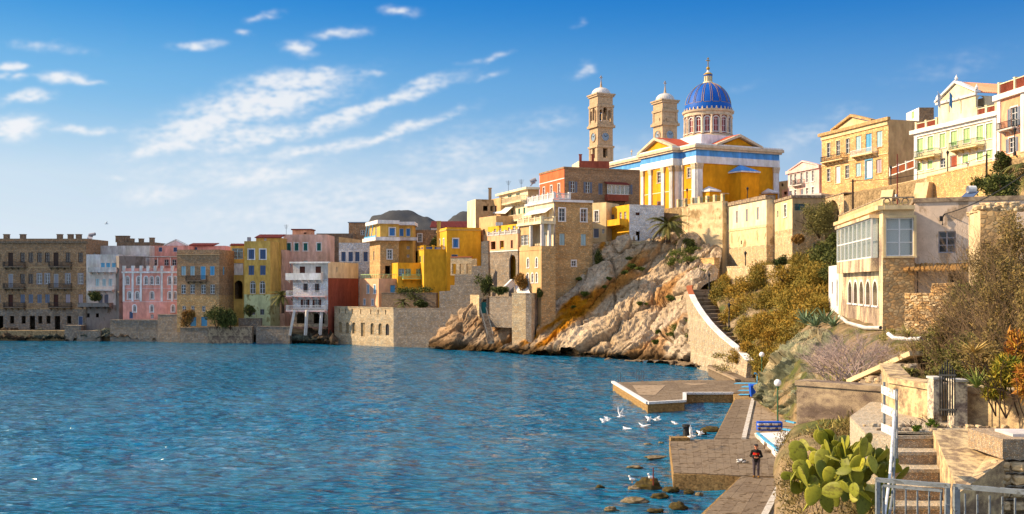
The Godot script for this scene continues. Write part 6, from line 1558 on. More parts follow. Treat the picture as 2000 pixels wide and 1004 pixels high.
	for k in 25:
		b = mb(t)
		var a0 := along(le, k / 25.0)
		var a1 := along(le, (k + 1) / 25.0)
		var r0 := along(re, k / 25.0)
		var r1 := along(re, (k + 1) / 25.0)
		var y := a0.y
		var dn := UP * 1.6
		for e in [a0, a1, r0, r1]: e.y = y
		a1.y = y; r0.y = y; r1.y = y
		b.hexa([a1 - dn, r1 - dn, r0 - dn, a0 - dn, a1, r1, r0, a0])
		part(t, "step", b, "paving" if k % 2 else "paving_pale")
	for sd in [0, 1]:
		var rail := le if sd == 0 else re
		var o := thing("stair_wall", "tall sunlit stone wall with white coping on the seaward side of the stairway" if sd == 0 else "low stone wall on the tree side of the stairway", "wall", rail[3])
		for k in 16:
			var p := along(rail, k / 16.0)
			var q := along(rail, (k + 1) / 16.0)
			var out := (q - p).cross(UP).normalized() * (0.55 if sd == 0 else -0.45)
			var top := 0.5 if sd == 0 else 0.45
			var lo := UP * (7.5 if sd == 0 else 2.5)
			b = mb(o); b.hexa([p - lo + out * 2.4, q - lo + out * 2.4, q - lo, p - lo, p + out + UP * top, q + out + UP * top, q + UP * top, p + UP * top] if sd == 0 else [p - lo, q - lo, q - lo + out, p - lo + out, p + UP * top, q + UP * top, q + out + UP * top, p + out + UP * top]); part(o, "masonry", b, "pale_rubble" if sd == 0 else "wall_stone")
			b = mb(o); b.bar(p + out * 0.5 + UP * (top + 0.06), q + out * 0.5 + UP * (top + 0.06), 0.8 if sd == 0 else 0.5, 0.14); part(o, "coping", b, ("terracotta" if k < 4 else "white") if sd == 0 else "wall_stone")
	stone_wall("terrace_wall", "low rubble wall rising along the lane above the tamarisks", [1420, 143], [1650, 116], 8, 13.6, 0.8, "wall_stone")
	stone_wall("terrace_wall", "rubble terrace wall beside the cliff top grass", [1352, 165], [1395, 158], 8, 15.3, 0.9, "gold_stone")
	stone_wall("cliff_top_wall", "low rubble wall along the edge of the cliff below the palm", [1150, 175], [1300, 171.5], 12, 18.5, 0.7, "wall_stone")

var stones := []
func stone_mesh(k: int) -> ArrayMesh:   # a few rough blocks, about one metre across, shared
	if stones.is_empty():
		var r := RandomNumberGenerator.new()
		r.seed = 99
		for i in 6:
			var b := MB.new()
			var p := []
			for c in [[-1, -1, 1], [1, -1, 1], [1, -1, -1], [-1, -1, -1], [-1, 1, 1], [1, 1, 1], [1, 1, -1], [-1, 1, -1]]: p.append(Vector3(c[0], c[1], c[2]) * 0.5 + Vector3(r.randf() - 0.5, r.randf() - 0.5, r.randf() - 0.5) * 0.3)
			var f := [[0, 1, 5, 4], [1, 2, 6, 5], [2, 3, 7, 6], [3, 0, 4, 7], [4, 5, 6, 7], [3, 2, 1, 0]]
			for q in f:   # each face bulges to a smaller face, so that edges are chamfered
				var m: Vector3 = (p[q[0]] + p[q[1]] + p[q[2]] + p[q[3]]) / 4
				var inn := []
				for e in q: inn.append(p[e].lerp(m, 0.28) + m.normalized() * 0.09)
				b.quad(inn[0], inn[1], inn[2], inn[3])
				for e in 4: b.quad(p[q[e]], p[q[(e + 1) % 4]], inn[(e + 1) % 4], inn[e])
			stones.append(b.mesh())
	return stones[k % 6]
func boulder(at_: Vector3, r: Vector3, sd: int, tone: Callable) -> ArrayMesh:
	var n := noise(3, 0.9, 4, sd)
	var p := PackedVector3Array()
	var c := PackedColorArray()
	for j in 15:
		for i in 25:
			var a := TAU * i / 24
			var e := PI * j / 14
			var d := Vector3(cos(a) * sin(e), cos(e), sin(a) * sin(e))
			var q := d * (1 + 0.7 * n.get_noise_3dv(d * 1.3) + 0.45 * n.get_noise_3dv(d * 3.5))
			p.append(at_ + q * r)
			c.append(tone.call(q, n.get_noise_3dv(d * 4)))
	return grid_mesh(p, 25, 15, c)

func east_house() -> void:
	var b: MB
	var h := house({"n": "bay_house", "l": "cream villa with long glazed bay and five white arches above the bare bush", "a": [1638, 90], "b": [1724, 71], "c": 1786, "y0": 7.5, "top": 406, "m": "worn_cream", "mf": "villa_cream", "mr": "worn_cream", "lowr": [[503, "sand_stone"]],
		"f": [["A", 1711, 549, 597, 1.7, [1660.9, 1671.7, 1683.2, 1696, 1710]]], "r": [["wt", 1757.5, 425, 500, 1.9, [1757.5], {"g": "glass_pale", "t": "cream"}]]})
	for px in [1660.9, 1671.7, 1683.2, 1696, 1710]:
		var u := onw(h.f, px, 570).x
		var f := fitting("at", 1.7, snappedf(onw(h.f, 1711, 549).y - onw(h.f, 1711, 597).y, 0.02))
		part(h.t, "arch_trim", f[2][1], "white", Transform3D(Basis(h.f.u, UP, h.f.n), at(h.f, u, onw(h.f, 1711, 597).y) - h.t.position))
	b = mb(h.t); block(b, h.f, 1, h.f.L - 1, onw(h.f, 1711, 600).y, onw(h.f, 1711, 540).y, -1.4, -1.2); part(h.t, "arcade_rear_wall", b, "white")
	b = mb(h.t); block(b, h.r, 0.2, h.r.L - 0.2, onw(h.r, 1757, 502).y, onw(h.r, 1757, 424).y, -0.6, -0.55); part(h.t, "curtain", b, "curtain")
	# glazed bay
	var u0 := onw(h.f, 1647, 470).x
	var u1 := onw(h.f, 1717, 470).x
	var yt := onw(h.f, 1713, 427).y
	var yb := onw(h.f, 1713, 504).y
	var yl := onw(h.f, 1713, 530).y
	b = mb(h.t); block(b, h.f, u0, u1, yl, yb, 0.003, 0.55); var bay := part(h.t, "glazed_bay", b, "villa_cream")
	b = mb(h.t); block(b, h.f, u0 - 0.1, u1 + 0.1, yt, yt + 0.25, 0.003, 0.7); part(bay, "bay_roof", b, "villa_cream")
	b = mb(h.t); block(b, h.f, u0 + 0.1, u1 - 0.1, yb + 0.02, yt - 0.02, 0.05, 0.08); part(bay, "curtain", b, "curtain")
	var n := 8
	for k in n + 1:
		var u := lerpf(u0, u1 - 0.12, float(k) / n)
		b = mb(h.t); block(b, h.f, u, u + 0.12, yb, yt, 0.44, 0.55); part(bay, "mullion", b, "frame_white")
	for k in n:
		var a := lerpf(u0, u1 - 0.12, float(k) / n) + 0.12
		var e := lerpf(u0, u1 - 0.12, float(k + 1) / n)
		for r in 2:
			b = mb(h.t); block(b, h.f, a, e, lerpf(yb, yt, r * 0.5) + 0.05, lerpf(yb, yt, r * 0.5 + 0.5) - 0.05, 0.48, 0.5); part(bay, "pane", b, "glass_pale")
	b = mb(h.t)
	for y in [yb, (yb + yt) / 2 - 0.05, yt - 0.1]: block(b, h.f, u0 + 0.12, u1 - 0.12, y, y + 0.1, 0.45, 0.545)
	part(bay, "transom", b, "frame_white")
	b = mb(h.t); block(b, h.f, u1 - 0.06, u1, yb, yt, 0.06, 0.44); part(bay, "end_pane", b, "glass_pale")
	for sd in ["f", "r"]: band(h.t, h[sd], h.y1 - 0.15, h.y1 + 0.15, 0.4, "cream", "roof_edge", 0.35 if sd == "f" else -0.06)
	# pierced concrete parapet
	for sd in ["f", "r"]:
		var w: Dictionary = h[sd]
		b = mb(h.t); block(b, w, 0, w.L, h.y1 + 0.68, h.y1 + 0.78, -0.1, 0.06); part(h.t, "parapet_rail", b, "concrete")
		var k := 0.3
		while k < w.L - 0.2:
			var ring := []
			var rr := []
			for e in 13:
				ring.append(at(w, k + 0.22 * cos(TAU * e / 12), h.y1 + 0.415 + 0.26 * sin(TAU * e / 12), -0.02)); rr.append(0.05)
			b = mb(h.t); b.tube(ring, rr, 4); part(h.t, "parapet_ring", b, "cream" if sd == "f" else "concrete")
			k += 0.52 if sd == "f" else 0.62
	house({"n": "white_wing", "l": "small white wing with narrow windows at the end of the bay villa", "a": [1618.5, 99], "b": [1640, 90.8], "dep": 5, "y0": 7, "top": 517, "m": "white", "f": [["o", 1628, 550, 575, 0.8, [1626]], ["A", 1635, 545, 598, 0.9, [1635]]]})
	h = house({"n": "weathered_pink_house", "l": "weathered pale pink flat house with one dark window and a reed awning", "a": [1786.5, 71.8], "b": [2080, 68.6], "dep": 8, "y0": 7.5, "y1": Y(388, 71.5), "m": "worn_pink", "f": [["w", 1850, 452, 494, 1.15, [1850], {"f": "frame_grey"}], ["o", 1868, 533, 595, 1.1, [1868]]], "cap": [0.25, 0.12, "concrete"]})
	b = mb(h.t)
	for k in 5: b.bar(at(h.f, onw(h.f, 1858 + 5 * k, 560).x, Y(595, 71), -0.1), at(h.f, onw(h.f, 1858 + 5 * k, 560).x, Y(533, 71), -0.1), 0.03, 0.03)
	for y in [545, 560, 575]: block(b, h.f, onw(h.f, 1856, 560).x, onw(h.f, 1880, 560).x, Y(y, 71), Y(y, 71) + 0.03, -0.12, -0.09)
	part(h.t, "window_grille", b, "iron")
	b = mb(h.t)
	var a0 := onw(h.f, 1760, 520)
	var a1 := onw(h.f, 1895, 520)
	for k in 60:   # reeds of the awning
		var u := lerpf(a0.x, a1.x, (k + rng.randf()) / 60)
		b.bar(at(h.f, u + rng.randf() * 0.3, Y(517, 71) + 0.12 * rng.randf(), 0.1), at(h.f, u - 0.2 + rng.randf() * 0.4, Y(527, 70) - 0.12 * rng.randf(), 2.0 + 0.4 * rng.randf()), 0.14, 0.07)
	var aw := part(h.t, "reed_awning", b, "thatch")
	aw.set_meta("kind", "stuff")
	for px in [1789, 1870]:
		b = mb(h.t); b.bar(at(h.f, onw(h.f, px, 540).x, 8, 1.9), at(h.f, onw(h.f, px, 540).x, Y(526, 70), 1.9), 0.09, 0.09); part(h.t, "awning_post", b, "wood_pole")
	var t := thing("power_cable", "thick black cable sagging to the weathered pink house", "cable", P(1843, 413, 71.2))
	var p := []
	var r := []
	for k in 13:
		var f := k / 12.0
		p.append(P(1845, 418, 71.2).lerp(P(2015, 330, 62), f) - UP * 1.0 * 4 * f * (1 - f) * 0.35); r.append(0.035)
	b = mb(t); b.tube(p, r, 6); part(t, "line", b, "iron")
	b = mb(t); b.tube([P(1841, 440, 71.0), P(1841, 424, 71.0), P(1845, 418, 71.1)], [0.06, 0.06, 0.05], 6); b.box(P(1835, 432, 71.1), P(1842, 422, 71.0)); part(t, "wall_bracket", b, "iron")
	t = thing("solar_heater", "small solar water heater on the flat pink roof", "heater", P(1895, 388, 75))
	b = mb(t); b.tube([P(1890, 370, 75), P(1905, 370, 75)], [0.28, 0.28], 12); part(t, "tank", b, "frame_white")
	b = mb(t); b.bar(P(1888, 386, 74.2), P(1900, 375, 75.2), 0.9, 0.06); part(t, "panel", b, "shutter_slate")
	for q in [[1665.7, 350, 418, 119, "dark wooden utility pole above the olive tree"], [1927, 300, 350, 119, "dark wooden utility pole before the golden retaining wall"]]:
		t = thing("utility_pole", q[4], "pole", P(q[0], q[2], q[3]), "wooden utility poles")
		b = mb(t); b.tube([P(q[0], q[2] + 30, q[3]), P(q[0], q[1], q[3])], [0.16, 0.11], 8); part(t, "pole", b, "wood_pole")
		b = mb(t); b.bar(P(q[0] - 6, q[1] + 4, q[3]), P(q[0] + 6, q[1] + 4, q[3]), 0.08, 0.08); part(t, "crossarm", b, "wood_pole")
	t = thing("overhead_wire", "thin wire strung between the utility poles", "cable", P(1666, 352, 119))
	b = mb(t)
	p = []; r = []
	for k in 17:
		var f := k / 16.0
		p.append(P(1666, 353, 119).lerp(P(1927, 303, 119), f) - UP * 3.0 * f * (1 - f)); r.append(0.03)
	b.tube(p, r, 4); part(t, "line", b, "iron")
	t = thing("rusty_mast", "thin rusty mast with a small box behind the bay villa", "mast", P(1752.7, 388, 92))
	b = mb(t); b.tube([P(1752.7, 400, 92), P(1752.7, 301, 92)], [0.06, 0.04], 6); part(t, "mast", b, "tile_dark")
	b = mb(t); b.box(P(1748, 386, 92), P(1752, 379, 91.8)); part(t, "box", b, "frame_white")
	# dry stone wall, stone by stone
	t = thing("dry_stone_wall", "golden dry stone wall end with rough stacked stones below the pink house", "wall", P(1770, 640, 62))
	var w := wline(P(1769, 640, 62.5), P(1857, 640, 60.5))
	b = mb(t); block(b, w, 0.1, w.L - 0.1, 6.5, Y(577, 62), -0.7, -0.12); block(b, w, w.L * 0.6, w.L - 0.05, Y(577, 62), Y(560, 62), -0.7, -0.12); part(t, "core", b, "wall_stone")
	var y := 6.6
	var row := 0
	while y < Y(557, 62):
		var hgt := rng.randf_range(0.13, 0.22)
		var u: float = 0.0 if y < Y(575, 62) else w.L * (0.55 + 0.05 * rng.randf())
		while u < w.L - 0.1:
			var l := rng.randf_range(0.2, 0.48)
			part(t, "stone", stone_mesh(rng.randi()), ["wall_stone", "gold_stone", "sand_stone", "worn_cream"][rng.randi() % 4], Transform3D(Basis(w.u * l * 0.98, UP * hgt * 0.98, w.n * 0.45), at(w, u + l / 2, y + hgt / 2, -0.12 + rng.randf_range(-0.04, 0.05)) - t.position))
			u += l
		y += hgt
		row += 1
	# tall ruined wall
	h = house({"n": "ruined_wall", "l": "tall crumbling plastered stone wall standing among the dry bushes", "cat": "ruin", "a": [1892, 53.5], "b": [1915, 50], "c": 1985, "y0": 6.5, "top": 412, "m": "worn_cream", "mr": "sand_stone", "r": [["o", 1932, 474, 486, 0.5, [1927]]]})
	for k in 14: part(h.t, "loose_stone", stone_mesh(k), "wall_stone", Transform3D(Basis(UP, k * 1.7).scaled(Vector3(0.5, 0.25, 0.4)), at(h.r if k > 3 else h.f, 0.2 + (k - 4) * 0.2 if k > 3 else k * 0.9, h.y1 + 0.08 + 0.1 * (k % 3), -0.25) - h.t.position))
	for k in 16: part(h.t, "quoin_stone", stone_mesh(k), "wall_stone" if k % 2 else "cream", Transform3D(Basis(h.f.u * 0.55, UP * 0.3, h.f.n * 0.3), at(h.f, h.f.L - 2.6 + 0.5 * (k % 4), 7.3 + 0.32 * (k / 4), 0.06) - h.t.position))

const ROCKS := ["low dark rock off the corner of the gull rock", "dark rock farthest out from the quay", "flat pale rock shelf in front of the gull rock", "round weedy rock between the gull rock and the quay", "large round mossy rock near the promenade edge", "small pale rock far out below the shelf rock", "small mossy rock under the near jetty", "tiny pale pointed rock under the near jetty", "flat half sunken slab beyond the gull rock", "long half sunken slab beside the jetty corner", "small pale rock in the water behind the jetty corner", "small round rock beside the bollard", "broad dark rock against the promenade between the jetties", "dark rock at the foot of the promenade wall", "flat mossy rock beside the large round rock", "smaller dark rock next to the broad promenade rock"]
func foreground() -> void:
	var b: MB
	var t: Node3D
	stone_wall("rubble_retaining_wall", "dark plastered retaining wall beside the white handrail", [1556, 31.5], [1737, 29.5], 6.0, 8.0, 0.6, "concrete", "wall")
	stone_wall("gate_side_wall", "lichen stained plaster wall left of the black gate, by the white handrail", [1737, 25.0], [1826, 23.2], 6.5, 8.72, 0.45, "foreground_wall")
	stone_wall("gate_side_wall", "long lichen stained plaster wall under the oleander", [1866, 22.9], [2060, 21.2], 6.5, 8.72, 0.45, "foreground_wall")
	stone_wall("return_wall", "short plaster wall running back behind the white handrail", [1722, 29.0], [1740, 25.2], 6.5, 8.74, 0.4, "foreground_wall")
	for q in [[1822, 1839, 23.0, 9.0, "weathered gate pier on the stair side of the black gate"], [1862, 1888, 22.4, 9.0, "whitewashed gate pier under the yucca"]]:
		t = thing("gate_pier", q[4], "pier", Vector3(X(q[0], q[2]), 6.8, -q[2]))
		b = mb(t); b.box(Vector3(X(q[0], q[2]), 6.8, -q[2] - 0.3), Vector3(X(q[1], q[2]), q[3], -q[2] + 0.04)); part(t, "shaft", b, "pier_white")
		b = mb(t); b.box(Vector3(X(q[0], q[2]) - 0.02, q[3], -q[2] - 0.33), Vector3(X(q[1], q[2]) + 0.02, q[3] + 0.05, -q[2] + 0.07)); part(t, "cap", b, "kerb")
	t = thing("iron_gate", "black wrought iron gate with pointed bars standing ajar between plaster piers", "gate", P(1850, 815, 22.6))
	for k in 7:
		b = mb(t)
		var px := 1836 + k * 4.8
		var d := 22.9 - 0.12 * k
		var top := [724, 716, 710, 706, 712, 718, 726][k] as float
		b.bar(P(px, 812, d), P(px, top, d), 0.022, 0.022); b.tube([P(px, top, d), P(px, top - 5, d)], [0.016, 0.001], 5); part(t, "bar", b, "iron")
	for y in [733, 800]:
		b = mb(t); b.bar(P(1834, y, 22.95), P(1868, y, 22.1), 0.03, 0.04); part(t, "rail", b, "iron")
	t = thing("fallen_stones", "scattered fallen stones along the foot of the plaster walls", "stones", P(1900, 850, 21))
	for k in 40: part(t, "stone", stone_mesh(k), ["wall_stone", "concrete", "pale_rubble"][k % 3], Transform3D(Basis(UP, k * 1.1).scaled(Vector3(0.1, 0.07, 0.09) * (0.5 + fmod(k * 0.37, 1.0))), Vector3(X(1690 + k * 8.2, 22.3), 8.02, -22.35 + fmod(k * 0.61, 1.2)) - t.position))
	# landing, steps and the broad parapet beside them
	t = thing("concrete_stairs", "worn pebbly concrete stairs climbing to the black gate", "stairs", P(1800, 1000, 16.5))
	for k in 7:
		var d := 21.0 - 0.5 * k
		var y := 8.0 - 0.26 * k
		b = mb(t); b.box(Vector3(X(1744, d), y - 0.9, -d - 0.52), Vector3(X(1863, d), y - 0.07, -d)); var o := part(t, "step", b, "pebble")
		b = mb(t); b.box(Vector3(X(1744, d) - 0.02, y - 0.07, -d - 0.53), Vector3(X(1863, d), y, -d + 0.03)); part(o, "tread", b, "pebble_pale")
	b = mb(t); b.prism(plan([[1690, 21.4], [1744, 21.02], [1863, 21.02], [1960, 19.6], [2060, 20], [2060, 25], [1700, 27], [1660, 24]]), 6, 8.0); part(t, "landing", b, "pebble_pale")
	t = thing("stair_parapet", "broad sloping plaster parapet on the wall side of the concrete stairs", "parapet", P(1880, 1000, 16.2))
	var q0 := [P(1874, 1010, 17.4), P(1962, 1000, 18.4), P(1968, 900, 21.2), P(1822, 900, 21.1)]
	b = mb(t); b.hexa([Vector3(q0[0].x, 6, q0[0].z), Vector3(q0[1].x, 6, q0[1].z), Vector3(q0[2].x, 6, q0[2].z), Vector3(q0[3].x, 6, q0[3].z), Vector3(q0[0].x, 7.55, q0[0].z), Vector3(q0[1].x, 7.95, q0[1].z), Vector3(q0[2].x, 8.12, q0[2].z), Vector3(q0[3].x, 8.1, q0[3].z)]); part(t, "body", b, "foreground_wall")
	t = thing("pebble_ledge", "overhanging pebble dash slab with rubble beneath it beside the parapet", "ledge", P(1975, 900, 16.5))
	b = mb(t); b.box(P(1948, 893, 18.6) + Vector3(0, 0, -1.2), P(2040, 858, 18.4)); part(t, "slab", b, "pebble")
	b = mb(t); b.box(P(1968, 858, 18.9) + Vector3(0, 0, -0.5), P(2040, 848, 18.7)); part(t, "top_block", b, "offwhite")
	for k in 22: part(t, "rubble_stone", stone_mesh(k), ["wall_stone", "concrete", "grey_stone"][k % 3], Transform3D(Basis(UP, k * 0.9).scaled(Vector3(0.22, 0.16, 0.2)), P(1955 + (k % 6) * 11, 910 + (k / 6) * 26, 18.5 + 0.1 * (k % 3)) - t.position))
	# white handrail with boards
	t = thing("white_handrail", "white painted handrail with three wide boards beside the prickly pear", "handrail", P(1740, 900, 17.3))
	for q in [[1727, 746, 835, 18.2], [1751, 760, 895, 16.9]]:
		b = mb(t); b.tube([P(q[0], q[2], q[3]), P(q[0], q[1], q[3])], [0.025, 0.025], 8); part(t, "post", b, "steel_paint")
	for q in [[752, 764], [788, 801], [826, 838]]:
		b = mb(t); b.hexa([P(1721, q[0] + 16, 18.3), P(1752, q[1] + 18, 16.85), P(1752.5, q[1] + 18, 16.89), P(1721.5, q[0] + 16, 18.34), P(1721, q[0], 18.3), P(1752, q[1], 16.85), P(1752.5, q[1], 16.89), P(1721.5, q[0], 18.34)]); part(t, "board", b, "white_paint")
	b = mb(t); b.tube([P(1747, 806, 16.8), P(1738, 930, 15.6), P(1727, 1012, 15.0)], [0.022, 0.022, 0.022], 8); part(t, "rail", b, "white_paint")
	b = mb(t); b.tube([P(1750, 812, 16.9), P(1744, 960, 15.7), P(1735, 1020, 15.1)], [0.022, 0.022, 0.022], 8); part(t, "rail", b, "steel_paint")
	# grey steel fence with its gate
	t = thing("steel_fence", "grey painted steel fence with a framed gate at the top of the slope", "fence", P(1850, 1010, 11))
	var L := P(1711, 937, 11.3)
	var R := P(2012, 962, 10.45)
	var dir := (R - L).normalized()
	var gate_w := (P(1857, 949, 10.9) - L).length()
	b = mb(t); b.bar(L + dir * (gate_w + 0.03), R, 0.045, 0.05); part(t, "top_rail", b, "steel_paint")
	b = mb(t); b.bar(L + dir * (gate_w + 0.06) + UP * 0.0, L + dir * (gate_w + 0.06) - UP * 1.1, 0.06, 0.06); part(t, "post", b, "steel_paint")
	b = mb(t); b.bar(L, L + dir * gate_w, 0.045, 0.045); b.bar(L + dir * 0.02 - UP * 0.02, L + dir * 0.02 - UP * 1.1, 0.045, 0.045); b.bar(L + dir * (gate_w - 0.03) - UP * 0.02, L + dir * (gate_w - 0.03) - UP * 1.1, 0.045, 0.045); part(t, "gate_frame", b, "steel_paint")
	b = mb(t); b.bar(L + dir * 0.08 - UP * 0.06, L + dir * (gate_w - 0.08) - UP * 0.06, 0.03, 0.03); b.bar(L + dir * 0.08 - UP * 0.06, L + dir * 0.08 - UP * 1.1, 0.03, 0.03); part(t, "inner_frame", b, "steel_paint")
	var k := 0.2
	while k < (R - L).length():
		if absf(k - gate_w) > 0.09:
			b = mb(t); b.bar(L + dir * k - UP * 0.07, L + dir * k - UP * 1.1, 0.016, 0.016); part(t, "bar", b, "steel_paint")
		k += 0.122
	b = mb(t); b.box(L + dir * (gate_w - 0.05) - UP * 0.2 + Vector3(-0.02, -0.12, 0.02), L + dir * (gate_w - 0.05) - UP * 0.2 + Vector3(0.03, 0, 0.05)); part(t, "latch", b, "steel_paint")
	# sloping rubble coping across the bushes, and the ledge of pale pipe
	t = thing("sloping_rubble_wall", "sloping rubble wall with pale coping running up behind the handrail", "wall", P(1665, 742, 37))
	for e in 9:
		var f := e / 9.0
		var p := P(lerpf(1665, 1790, f), lerpf(745, 690, f), lerpf(37, 33, f))
		var q := P(lerpf(1665, 1790, f + 0.112), lerpf(745, 690, f + 0.112), lerpf(37, 33, f + 0.112))
		b = mb(t); b.bar(p, q, 0.5, 0.16); part(t, "coping_stone", b, "worn_cream")
	for e in 60:
		var f := fmod(e * 0.381, 1.0)
		part(t, "stone", stone_mesh(e), ["wall_stone", "grey_stone", "concrete"][e % 3], Transform3D(Basis(UP, e * 0.7).scaled(Vector3(0.34, 0.2, 0.3)), P(lerpf(1670, 1790, f), lerpf(758, 705, f) + 9 * (e % 4), lerpf(36.8, 32.8, f)) - t.position))
	t = thing("white_pipe", "bent white pipe lying across the slope below the dry stone wall", "pipe", P(1740, 657, 50))
	b = mb(t); b.tube([P(1735, 652, 51), P(1745, 660, 50), P(1775, 662, 49), P(1800, 661, 48)], [0.1, 0.1, 0.1, 0.1], 8); part(t, "pipe", b, "white_paint")
	t = thing("white_ledge", "pale curved ledge around the agaves below the villa", "ledge", P(1650, 625, 78))
	b = mb(t); b.tube([P(1640, 618, 82), P(1655, 630, 78), P(1690, 640, 73), P(1720, 640, 70)], [0.14, 0.14, 0.14, 0.14], 6); part(t, "ledge", b, "offwhite")
	# green bedded rocks above the promenade
	var vein := noise(3, 0.5, 4, 161)
	rock_face("green_rock", [
		pts([[1474, 782, 85.0], [1500, 796, 80.3], [1530, 812, 74.7], [1560, 830, 69.0], [1590, 850, 63.3]]),
		pts([[1482, 745, 86.0], [1515, 745, 81.3], [1548, 755, 75.6], [1580, 775, 69.9], [1602, 805, 64.3]]),
		pts([[1506, 700, 87.9], [1545, 690, 83.2], [1578, 698, 77.5], [1606, 715, 71.8], [1622, 755, 66.1]]),
		pts([[1555, 655, 90.7], [1588, 642, 86.9], [1614, 652, 81.3], [1640, 672, 75.6], [1655, 715, 68.0]])], 190, 130, 0.8, 24, 171,
		func(q: Vector3, n: Vector3, s: float, tt: float) -> Color: return Color(0.28, 0.30, 0.19).lerp(Color(0.60, 0.50, 0.30), smoothstep(-0.2, 0.25, vein.get_noise_3dv(q * 0.6))).lerp(Color(0.20, 0.22, 0.14), smoothstep(0.05, 0.3, vein.get_noise_3dv(q * 1.3 + Vector3(9, 9, 9)))), 0.42, "fine_rock")
	# rocks awash
	var spots := [[1265, 952, 1.5, 0.55, 0], [1240, 955, 0.7, 0.3, 1], [1310, 958, 0.8, 0.4, 0], [1172, 952, 0.45, 0.25, 0], [1240, 978, 1.2, 0.3, 1], [1288, 970, 0.8, 0.35, 0], [1325, 992, 0.8, 0.55, 0], [1193, 995, 0.6, 0.3, 1], [1345, 962, 0.5, 0.3, 0], [1366, 967, 0.35, 0.3, 1], [1240, 912, 0.9, 0.18, 1], [1280, 893, 1.2, 0.18, 1], [1265, 868, 0.5, 0.2, 1], [1291, 866, 0.4, 0.25, 1], [1390, 840, 1.4, 0.5, 0], [1400, 955, 0.8, 0.3, 0], [1280, 998, 0.7, 0.25, 0], [1370, 845, 0.7, 0.3, 0]]
	for i in spots.size():
		var s: Array = spots[i]
		var c := G(s[0], s[1], 0.05)
		t = thing("sea_rock", ["weedy sea rock that carries the rusty stake and gulls", "low pale rock touching the gull rock"][i] if i < 2 else ROCKS[i - 2], "rock", c, "rocks awash off the near jetty")
		part(t, "stone", boulder(Vector3.ZERO, Vector3(s[2] * 0.55, s[3] * (0.85 if i == 0 else 0.5), s[2] * 0.4), 200 + i, func(q: Vector3, v: float) -> Color: return (Color(0.30, 0.24, 0.16) if s[4] else Color(0.10, 0.075, 0.03)).lerp(Color(0.16, 0.12, 0.02), smoothstep(0.0, 0.3, v))), "fine_rock")
	t = thing("rusty_stake", "rusty iron stake standing in the weedy sea rock", "stake", G(1276, 948, 0.4))
	b = mb(t); b.tube([G(1276, 948, 0.4), G(1276, 948, 0.4) + UP * 0.95], [0.04, 0.03], 6); part(t, "stake", b, "tile_dark")

# ---- plants
func crown(blobs: Array, n: int, size: float, thin: float, ca: Color, cb: Color, sd: int, lift := 0.3) -> ArrayMesh:
	# many small leaf faces on shells round each clump, so that clumps shade one another
	var r := RandomNumberGenerator.new()
	r.seed = sd
	var v := PackedVector3Array()
	var c := PackedColorArray()
	for k in n:
		var bl: Array = blobs[k % blobs.size()]
		var d := Vector3(r.randfn(), r.randfn(), r.randfn()).normalized()
		var rad := pow(r.randf(), 0.45) * (1.0 + 0.25 * r.randfn() * 0.5)
		var p: Vector3 = bl[0] + d * bl[1] * rad
		var dir := (d * 0.7 + Vector3(r.randfn(), r.randfn() + lift, r.randfn()) * 0.6).normalized()
		var s := dir.cross(Vector3(r.randfn(), r.randfn(), r.randfn())).normalized()
		var l := size * r.randf_range(0.6, 1.4)
		var a := p - s * l * thin
		var b := p + s * l * thin
		var t := p + dir * l
		v.append(a); v.append(t); v.append(b)
		v.append(a); v.append(b); v.append(p - dir * l * 0.6)
		var q := ca.lerp(cb, clampf(r.randf() * 0.8 + 0.2 * (k % blobs.size()) / blobs.size(), 0, 1))
		for e in 6: c.append(q)
	var arr := []
	arr.resize(Mesh.ARRAY_MAX)
	arr[Mesh.ARRAY_VERTEX] = v
	arr[Mesh.ARRAY_COLOR] = c
	var m := ArrayMesh.new()
	m.add_surface_from_arrays(Mesh.PRIMITIVE_TRIANGLES, arr)
	return m
func clumps(c: Vector3, r: Vector3, n: int, f: float, sd: int) -> Array:   # clump centres through an ellipsoid
	var g := RandomNumberGenerator.new()
	g.seed = sd
	var out := []
	for k in n:
		var d := Vector3(g.randfn(), g.randfn(), g.randfn()).normalized() * pow(g.randf(), 0.4)
		out.append([c + d * r * (1 - f * 0.6), r * f * g.randf_range(0.7, 1.25)])
	return out
func branches(b: MB, p: Vector3, dir: Vector3, l: float, r: float, depth: int, g: RandomNumberGenerator, spread: float, sides := 4) -> void:
	var q := p + dir * l * 0.5 + Vector3(g.randfn(), g.randfn() * 0.5, g.randfn()) * l * 0.06
	var e := q + (dir + Vector3(g.randfn(), g.randfn(), g.randfn()) * 0.15).normalized() * l * 0.5
	b.tube([p, q, e], [r, r * 0.8, r * 0.6], sides)
	if depth == 0: return
	for k in (3 if depth > 1 else 2):
		var d := (dir + Vector3(g.randfn(), g.randfn() * 0.7 + 0.15, g.randfn()) * spread).normalized()
		branches(b, e.lerp(q, 0.5 * g.randf() * (k % 2)), d, l * g.randf_range(0.6, 0.85), r * 0.6, depth - 1, g, spread, 3)
func bush(called: String, label: String, cat: String, c: Vector3, r: Vector3, n: int, size: float, thin: float, ca: Color, cb: Color, sd: int, group := "", foot := -99.0, nc := 12) -> Node3D:
	var base := Vector3(c.x, foot if foot > -90 else c.y - r.y, c.z)
	var t := thing(called, label, cat, base, group)
	var g := RandomNumberGenerator.new()
	g.seed = sd
	var b := MB.new()
	for k in 4: branches(b, Vector3.ZERO, Vector3(g.randfn() * 0.4, 1, g.randfn() * 0.4).normalized(), (c.y - base.y + r.y * 0.2) * 0.55 + 0.1, 0.035 * r.x + 0.01, 2, g, 0.5)
	part(t, "trunk", b, "wood_pole")
	part(t, "crown", crown(clumps(c - base, r, nc, 0.45, sd), n, size, thin, ca, cb, sd), "leaf")
	return t
